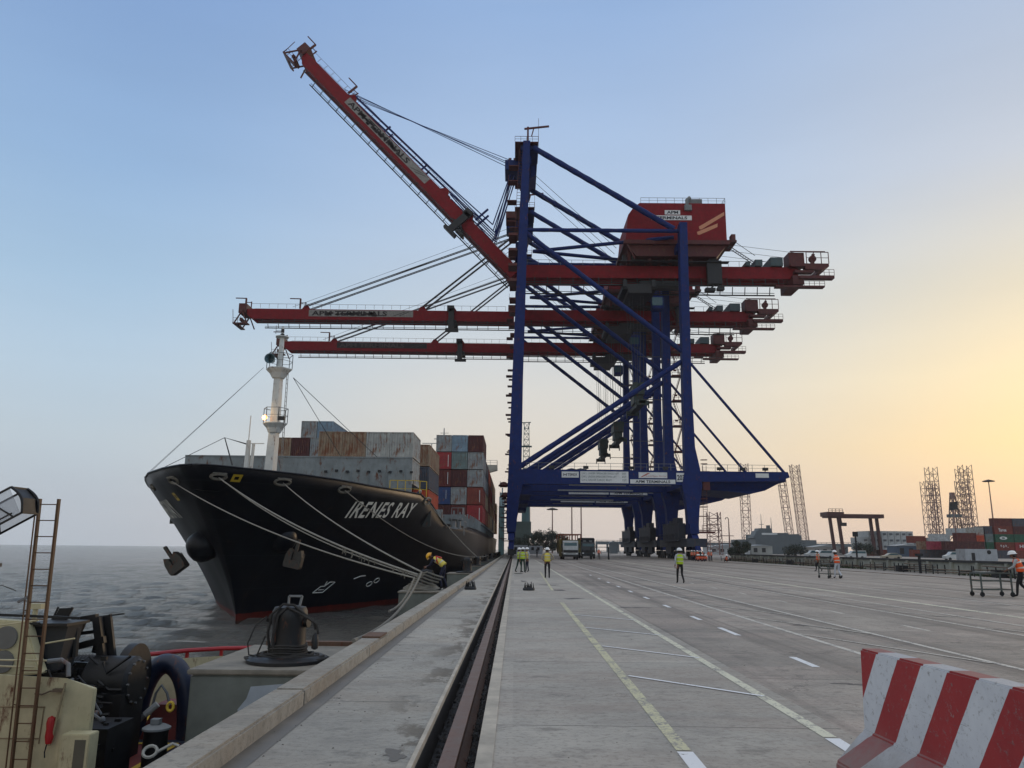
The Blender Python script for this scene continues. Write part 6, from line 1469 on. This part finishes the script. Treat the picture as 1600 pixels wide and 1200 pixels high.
# ---------------------------------------------------------------- far shore and yard
STL = paint('rig_steel', (138, 110, 104), .6, .3, 0, .1); GRYS = paint('navy_grey', (96, 106, 112), .6, .3, 0, .1)
def lattice(m, x, y, z0, z1, w0, w1, bay, r, tri=False, lean=0.0, xb=False):
    n = max(2, round((z1-z0)/bay)); cs = [(-1, -1), (1, -1), (1, 1), (-1, 1)] if not tri else [(-1, -.6), (1, -.6), (0, 1)]
    def pt(k, i): f = i/n; w = (w0+(w1-w0)*f)/2; return Vector((x+cs[k][0]*w+lean*f, y+cs[k][1]*w, z0+(z1-z0)*f))
    K = len(cs)
    for k in range(K):
        m.beam(pt(k, 0), pt(k, n), r*1.5)
        for i in range(n):
            m.beam(pt(k, i), pt((k+1) % K, i), r)
            a, b = (pt(k, i), pt((k+1) % K, i+1)) if i % 2 else (pt((k+1) % K, i), pt(k, i+1)); m.beam(a, b, r)
            if xb: m.beam(*((pt(k, i), pt((k+1) % K, i+1)) if not i % 2 else (pt((k+1) % K, i), pt(k, i+1))), r)
def rig(x, y, label, legs, deck=True):
    t = thing('jackup_rig', label, 'oil rig', (x, y, 0), 0, 'jack-up rigs beyond the yard'); m = MB()
    for (dx, dy, w, zt, ln) in legs:
        m = MB(); lattice(m, dx, dy, 1, zt, w*.88, w*.88, w*.75, .2, False, ln, w == 5.6 and dx == 3); m.build('leg', STL, t)
    if deck:
        xs_ = [l[0] for l in legs]; m = MB(); m.box(min(xs_)-6, max(xs_)+6, -4, 16, 2.0, 8.5)
        m.box(min(xs_)-2, min(xs_)+5, -4.6, -4, 8.5, 11.5); m.build('platform', GRYS, t)
    return t
rig(182, 500, 'twin lattice legs of a jack-up rig right of the grey ship', [(-5.5, 0, 4.6, 50, -4), (3, 0, 5.6, 56.5, -3.5)])
rig(148.4, 500, 'single lattice leg of a jack-up rig just beyond the crane cantilever', [(0, 0, 5.6, 57, 0)])
rig(276, 500, 'group of three lattice legs of a jack-up rig right of the yard gantry', [(-10, 0, 6, 46.5, 0), (-5, 2, 6.3, 56, 0), (-1, 8, 5, 46, 0)])
rig(293, 500, 'rightmost group of three tall lattice rig legs', [(-4.5, 0, 6, 47.2, 0), (-1.5, 3, 6.3, 55.5, 0), (2.5, 6, 6.6, 58, 0)])
t = thing('drilling_derrick', 'slim drilling derrick between the two rightmost groups of rig legs', 'derrick', (284.8, 505, 0)); m = MB(); lattice(m, 0, 0, 4, 38, 8, 2, 4, .35); m.box(-1.2, 1.2, -1.2, 1.2, 36, 40); m.build('derrick_frame', STL, t); m = MB(); m.box(-3.4, 3.4, -3, 3, 24, 26); m.build('derrick_platform', GRYS, t)
for (x, y, h_, kind, lb) in [(171.6, 280, 27.3, 'disc', 'tall light mast with a round head left of the red container stack'), (159.5, 283, 18.3, 'panel', 'pole with a dark square panel between the rig legs'),
                          (13.6, 280, 15.6, 'disc', 'far light mast with flat head seen under the crane portal'), (22.8, 310, 33, 'disc', 'left thin mast rising behind the crane portal'), (26.5, 310, 33, 'disc', 'right thin mast rising behind the crane portal'),
                          (76.8, 280, 12.6, 'hook', 'thin hooked lamp post right of the small lattice tower')]:
    t = thing('light_mast', lb, 'light mast', (x, y, 0), 0, 'light masts round the yard'); m = MB(); m.tube([(0, 0, 0), (-.0, 0, h_)], .32, 8, .16); m.build('pole', STL, t); m = MB()
    if kind == 'disc': m.lathe([(0, .5), (1.3, .15), (2.1, -.1), (1.9, -.35), (0, -.2)], 0, 0, h_, 12)
    elif kind == 'panel': m.prism([(-1.4, h_-1.6), (1.4, h_-1.3), (1.7, h_+1.6), (-1.1, h_+1.3)], -.4, .4, 'y')
    else: m.tube([(0, 0, h_), (-.3, 0, h_+.6), (-.9, 0, h_+.5), (-1.2, 0, h_)], .15, 6)
    m.build('lamp_head', DARK, t)
t = thing('lattice_tower', 'small square lattice tower right of the nearest crane', 'tower', (71.5, 280, 0)); m = MB(); lattice(m, 0, 0, 0, 15.0, 4.4, 4.0, 2.2, .16); m.build('tower_frame', STL, t); m = MB(); rails(m, [(2, 0, 6.6), (6.8, 0, 6.6)], .2, 2, .12); m.beam((1.5, -.5, 0), (1.2, -.5, 15), .35); m.build('tower_pipe', STL, t)
# yard rubber tyred gantry
t = thing('yard_gantry', 'dark red yard gantry crane standing over the white containers', 'gantry', (132.7, 330, 0)); m = MB(); CR = paint('gantry_brown', (74, 40, 40), .6, .3, 0, .1)
for x in (.6, 4.2): m.beam((x+1.2, 0, .5), (x, 0, 16.2), 1.1, 1.1); m.cut()
for x in (19.5, 22.2): m.beam((x+.8, 4, .5), (x, 4, 15.8), 1.1, 1.1); m.cut()
m.parts('gantry_leg', CR, t); m = MB(); m.box(-.6, 23.2, -1, 5, 15.6, 17.2); m.box(-1.0, 6, -2, 6, 16.2, 18.0); m.build('gantry_beam', CR, t)
m = MB(); rails(m, [(0, -1, 18), (6, -1, 18)], 1.3, 1.5, .12); m.box(4.8, 7.2, -1, 1, 12.2, 13.6); m.beam((5.5, 0, 13.4), (5.2, 0, 15.8), .4); m.build('gantry_cab', DARK, t)
# trestle / pipe bridge running across behind the yard
t = thing('trestle_bridge', 'long low grey pipe trestle crossing the background behind the yard', 'trestle', (46, 440, 0)); m = MB(); m.box(0, 178, 0, 5, 4.2, 5.9); m.box(0, 178, 0, .3, 6.4, 6.6)
m.build('trestle_deck', GRYS, t); m = MB()
for i in range(30): m.box(i*6.1, i*6.1+.7, .5, 4.5, 0, 4.2); m.cut()
for i in range(60): m.box(i*3.0, i*3.0+.15, 0, .3, 5.9, 6.4)
m.parts('trestle_pile', GRYS, t)
# far hazy breakwater / shore and grey naval ship
struct(sheet('far_shore', 420, 1600, -200, 900, -1.0, CON_R))
m = MB(); random.seed(8); pr = [(60, -3.8)]
t = thing('grey_ship', 'grey naval ship with low superstructure and masts behind the wall', 'ship', (118.5, 352, 0))
m = MB(); m.prism([(-10.5, .2), (-10.2, 6.9), (-11.2, 7.2), (-11.0, 8.2), (-9.6, 8.4), (9.5, 9.2), (9.8, .2)], 0, 9, 'y'); m.prism([(-10.2, 8.3), (-9.4, 10.4), (-8.2, 10.6), (-8.0, 11.6), (-2.4, 11.6), (-2.2, 9.6), (5, 9.6), (5.2, 8.3)], 1, 8, 'y'); m.build('superstructure', GRYS, t)
m = MB(); m.box(-7, 0, .9, .98, 8.7, 9.5); m.build('window', WHITE, t)
m = MB()
for x, h_ in ((-6, 18), (-1.5, 16.5)): m.tube([(x, 4, 10), (x, 4, h_)], .2, 6, .08)
m.box(-3.6, -2.4, 3, 5, 11.6, 13); m.box(-7, -5, 3.8, 4.2, 13.3, 13.5); m.build('ship_mast', GRYS, t)
def shed(x, y, w, d, h_, label, col, roof=1.2):
    t = thing('shed', label, 'shed', (x, y, 0), 0, 'low sheds beyond the wall'); M_ = paint('shed_'+label.split()[0]+str(int(x)), col, .7, .25, 0, .15)
    m = MB(); m.box(0, w, 0, d, 0, h_); m.build('wall', M_, t); m = MB(); m.prism([(-.4, h_), (w+.4, h_), (w*.5, h_+roof)], -.3, d+.3, 'y'); m.build('roof', paint('shed_roof', (150, 156, 160), .5, .2, 0, .2), t)
    m = MB()
    for i in range(int(w/3.5)): m.box(1+i*3.5, 2.6+i*3.5, -.04, -.01, 1.0, h_-.8); m.cut()
    m.parts('door', DARK, t); return t
shed(82, 330, 17, 12, 3.0, 'pale low shed left of the grey ship', (170, 174, 176)); shed(101, 335, 9, 10, 3.6, 'small shed with dark doors beside the grey ship', (158, 160, 156), .6)
shed(131, 345, 14, 10, 3.4, 'long pale shed right of the grey ship', (162, 160, 158)); shed(146, 300, 10, 8, 4.0, 'blue grey shed left of the white reefer stack', (70, 88, 108), .8)
# white hut
t = thing('site_hut', 'white site office cabin in front of the red containers, dark door and fan', 'hut', (83.0, 145, 0)); HW = paint('hut_white', (172, 178, 184), .6, .2, .03, .8)
m = MB(); m.box(0, 5.9, 0, 3, -.2, 2.4); m.build('cabin', HW, t)
m = MB(); m.box(1.15, 1.75, -.05, 0, .2, 1.7); m.build('door', DARK, t)
m = MB(); m.lathe([(0, -.05), (.38, -.05), (.38, 0)], 4.4, 0, 1.85, 16, 'y'); m.build('fan', DARK, t)
m = MB()
for i in range(20): m.box(.15+i*.28, .19+i*.28, -.03, 0, .15, 2.25)
m.build('cladding_rib', HW, t)
# yard containers
GY = 'containers stacked in the yard'
yard = []
wn_ = ['white', 'white', 'pale grey', 'white', 'white', 'white', 'grey', 'white']
for t_ in range(4):
    for c in range(9):
        if t_ == 3 and c in (0, 8): continue
        if t_ == 0 and c < 6:
            if c % 2 == 0: cont(149.0+c*2.55+2.2, 335.5, 0, 6.06, 'rust red', 'rust red container at the foot of the white reefer stack, column %d' % (c+1), GY, rz=RAD(0))
            continue
        x = 149.2+c*2.75; col = 'white' if c < 8 else 'grey'
        o = cont(x, 336, t_*2.62, 12.19, col, 'white reefer container in the far stack, column %d from the left, tier %d up' % (c+1, t_+1), GY)
        mk = MB(); mk.box(.5, 1.9, -.06, -.04, .9, 1.7); mk.build('reefer_unit', paint('reefer_unit', (90, 96, 102), .6, .3), o)
cont(173.9, 336, 5.24, 12.19, 'rust red', 'rust red container at the right end of the white reefer stack', GY); cont(176.6, 336, 5.24, 12.19, 'grey', 'grey container right of the rust red one beside the reefers', GY)
cont(173.9, 336, 2.62, 12.19, 'white', 'white container under the rust red one beside the reefers', GY); cont(176.6, 336, 2.62, 12.19, 'grey', 'grey container under the right end of the reefer stack', GY)
def side(x, y, z, L_, col, lb, txt=None, tcol=WHITE, hc=2.6):
    """container lying across the view: long side faces the camera"""
    o = cont(x+L_, y, z, L_, col, lb, GY, hc, rz=RAD(90))
    if txt:
        m = MB(); text_mb(m, txt, 1, lambda a, b: (-.04, L_*.72-a if False else L_*.78-a, .85+b), offset=.03, width=L_*.42, height=1.0); m.build('lettering', tcol, o)
    return o
# big stack at the right edge
YS = 258
xs = ux(1560, YS)
side(xs, YS, 2.6, 6.06, 'rust red', 'orange brown container with white marks, second tier of the right edge stack', '+ o + .')
side(xs, YS, 0, 6.06, 'slate', 'slate container at the bottom of the right edge stack')
side(xs, YS, 5.2, 6.06, 'green', 'green container in the middle of the right edge stack', 'o')
side(xs, YS, 7.8, 6.06, 'rust red', 'dark red container with white lettering near the top of the right edge stack', 'Tarros')
side(xs, YS, 10.4, 6.06, 'dark red', 'dark red plain container topmost in the right edge stack')
side(xs+6.3, YS, 2.6, 6.06, 'red', 'red container at the right edge, second tier', 'HH')
side(xs+6.3, YS, 0, 6.06, 'rust red', 'rust red container at the right edge, bottom tier')
for k_ in (5.2, 7.8, 10.4): side(xs+6.3, YS, k_, 6.06, {5.2: 'green', 7.8: 'maroon', 10.4: 'slate'}[k_], {5.2: 'green', 7.8: 'maroon', 10.4: 'slate'}[k_]+' container cut by the right edge of the view, upper tiers')
xe = ux(1545, YS)
for k_, (c_, l_) in enumerate([('slate', 'dark container end behind the right end of the white hut'), ('green', 'dark green container end above the white hut roof'), ('teal grey', 'pale teal container end left of the green one'), ('slate', 'dark slate container end stepping down left of the right edge stack')]): cont(xe, YS, k_*2.6, 6.06, c_, l_, GY)
xe = ux(1531, YS)
for k_, (c_, l_) in enumerate([('grey', 'grey container end low behind the white hut'), ('teal grey', 'teal grey container end just above the hut roof'), ('orange', 'container end with orange panel left of the pale teal one'), ('pale grey', 'pale container end topmost left of the slate one')]): cont(xe, YS, k_*2.6-.4*(k_ > 2), 6.06, c_, l_, GY)
for u, Y, z, L_, col, lb in [(1500, 245, 5.2, 6.06, 'dark red', 'dark red container above the white hut roof'), (1481, 245, 2.6, 12.19, 'maroon', 'maroon container low left of the white hut'), (1461, 262, 5.2, 6.06, 'white', 'white container above the pink red one'), (1457, 250, 2.6, 6.06, 'pink red', 'bright pink red container between the reefers and the hut'),
                             (1489, 285, 7.8, 12.19, 'white', 'white container highest behind the maroon and dark red ones'), (1441, 256, 2.6, 6.06, 'tan grey', 'tan grey container left of the pink red one'), (1478, 252, 0, 12.19, 'slate', 'dark container at ground level left of the hut'), (1446, 254, 0, 12.19, 'slate', 'slate container at ground level under the pink red one'),
                             (1425, 300, 5.2, 6.06, 'rust red', 'rust red container highest just right of the reefer stack'), (1428, 290, 0, 6.06, 'rust red', 'rust red container at ground level right of the reefers')]:
    side(ux(u, Y), Y, z, L_, col, lb)
# mobile harbour cranes beyond
TEAL = paint('harbour_crane_teal', (72, 104, 108), .6, .3, 0, .2)
t = thing('harbour_crane', 'teal mobile harbour crane with upright lattice boom behind the waterside leg', 'crane', (2.5, 300, 0)); m = MB(); m.cyl(1.9, 0, 10, 32, 1.7, 16, 1.4); m.build('tower', TEAL, t)
m = MB(); m.box(-4.5, 3.8, -4, 4, 5.5, 11.6); m.box(-3, 3, -3, 3, 2.2, 5.5); m.box(-5, 5, -5, 5, .8, 2.2); m.build('machinery_base', paint('harbour_crane_grey', (62, 78, 76), .6, .3, 0, .2), t); m = MB(); lattice(m, 1.9, -1, 30, 50, 2.6, 1.8, 2.2, .14); m.beam((.2, -1, 50), (3.6, -1, 50.2), .3); m.beam((.6, -1, 50), (1.5, -1, 47), .2); m.beam((3.2, -1, 50), (2.3, -1, 47), .2); m.box(-.6, 4, -2, 1, 40.5, 40.8); m.build('lattice_boom', TEAL, t)
m = MB(); m.tube([(3, 0, 9), (5.4, 0, 2.5)], .5, 8); m.build('outrigger', TEAL, t)
t = thing('harbour_crane', 'slim blue grey tower between the ship stern and the waterside crane leg', 'crane', (-5.0, 300, 0)); m = MB(); m.box(-1.1, 1.1, -1, 1, -3, 17.5); m.build('tower', TEAL, t); m = MB(); m.box(-1.0, 1.2, -1, 1, 17.5, 21); m.box(-.7, 1.5, -1.1, 1.1, 21, 22.6); m.beam((.2, 0, 22.6), (.2, 0, 24.5), .5); m.build('cab', paint('pale_blue_grey', (132, 156, 164), .6, .2, 0, .2), t)
# quay clutter by the far waterside leg
# trees on the far side
def tree(x, y, h_, w_, label, seed, col=(44, 58, 44)):
    t = thing('tree', label, 'tree', (x, y, 0), 0, 'trees beyond the far end of the quay'); random.seed(seed); m = MB()
    m.tube([(0, 0, 0), (.2, 0, h_*.3), (-.1, 0, h_*.6)], .35, 8, .15)
    for k in range(6): a = random.random()*6.28; m.tube([(0, 0, h_*.35), (math.cos(a)*w_*.3, math.sin(a)*w_*.3, h_*.6), (math.cos(a)*w_*.42, math.sin(a)*w_*.42, h_*.75)], .14, 5, .04)
    m.build('trunk', paint('bark', (70, 60, 52), .9, .3, 0, 2), t); m = MB()
    cl = [(random.uniform(-.42, .42)*w_, random.uniform(-.4, .4)*w_, h_*random.uniform(.25, .88), random.uniform(.12, .24)*w_) for _ in range(18)]
    for cx, cy, cz, r in cl:
        for k in range(170):
            v = Vector((random.gauss(0, 1), random.gauss(0, 1), random.gauss(0, .7))).normalized()*r*random.uniform(.6, 1.05); c = Vector((cx, cy, cz))+v
            a = Vector((random.uniform(-1, 1), random.uniform(-1, 1), random.uniform(-1, 1))).normalized(); b = a.cross(v).normalized() if a.cross(v).length > .01 else Vector((1, 0, 0)); s = random.uniform(.12, .3)
            m.add([c-b*s, c+a*s*.8, c+b*s, c-a*s*.5], [(0, 1, 2, 3)])
    m.build('crown', paint('foliage_%d' % (seed % 3), col, .8, .45, 0, .8, streak=False), t, fixn=False); return t
for i, (x, y, h_, w_) in enumerate([(6.5, 262, 6.5, 8), (10.5, 256, 8.0, 9), (15.0, 268, 6.8, 8), (2.0, 270, 5.2, 6), (19.5, 300, 5, 7)]):
    tree(x, y, h_, w_, ['broad tree left of centre behind the quay end', 'tallest tree behind the quay end left of the trucks', 'round tree just left of the olive truck', 'small tree beside the harbour crane base', 'small tree behind the trucks'][i], 40+i, [(46, 58, 48), (40, 52, 44), (50, 62, 50)][i % 3])
for i, (x, y, h_, w_, lb) in enumerate([(66, 230, 4.2, 6, 'small bush like tree right of the crane foot'), (134, 300, 4.6, 9, 'dark tree at the foot of the yard gantry'), (107, 300, 3.6, 9, 'low dark bushes in front of the grey ship')]): tree(x, y, h_, w_, lb, 60+i)
# small things on the quay far end: white cabin trucks and scattered boxes
t = thing('site_cabin', 'low white cabins beyond the three men at the far quay end', 'cabin', (-.5, 235, 0)); m = MB(); m.box(0, 4.5, 0, 3, 0, 2.6); m.box(4.9, 9, 1, 4, 0, 2.4); m.build('cabin_wall', HW, t); m = MB()
for i in range(5): m.box(.5+i*1.7, 1.3+i*1.7, -.04, 0, 1.1, 2.0); m.cut()
m.parts('window', DARK, t)
t = thing('site_cabin', 'small dark hut far beyond the orange shirted man', 'cabin', (36.5, 300, 0)); m = MB(); m.box(0, 3, 0, 3, 0, 3.8); m.prism([(-.4, 3.8), (3.4, 3.8), (1.5, 4.8)], -.3, 3.3, 'y'); m.build('cabin_wall', GRYS, t)
m = MB(); rails(m, [(1.2, 262, 0), (60, 262, 0)], 1.1, 3, .09); tag(m.build('fence', GALV), 'long low rail fence across the far end of the quay', 'fence')

# ---------------------------------------------------------------- haze
if HAZE > 0:
    m = MB(); m.box(-2700, 2700, -2700, 2700, -7.5, 112); hz = m.build('haze', DARK); hz['kind'] = 'stuff'
    hm = bpy.data.materials.new('haze'); hm.use_nodes = True; nt = hm.node_tree; nt.nodes.clear()
    pv = nt.nodes.new('ShaderNodeVolumePrincipled'); pv.inputs["Color"].default_value = (.985, .985, .99, 1); pv.inputs['Density'].default_value = HAZE; pv.inputs["Anisotropy"].default_value = .3
    oo = nt.nodes.new('ShaderNodeOutputMaterial'); nt.links.new(pv.outputs[0], oo.inputs['Volume']); hz.data.materials.clear(); hz.data.materials.append(hm)
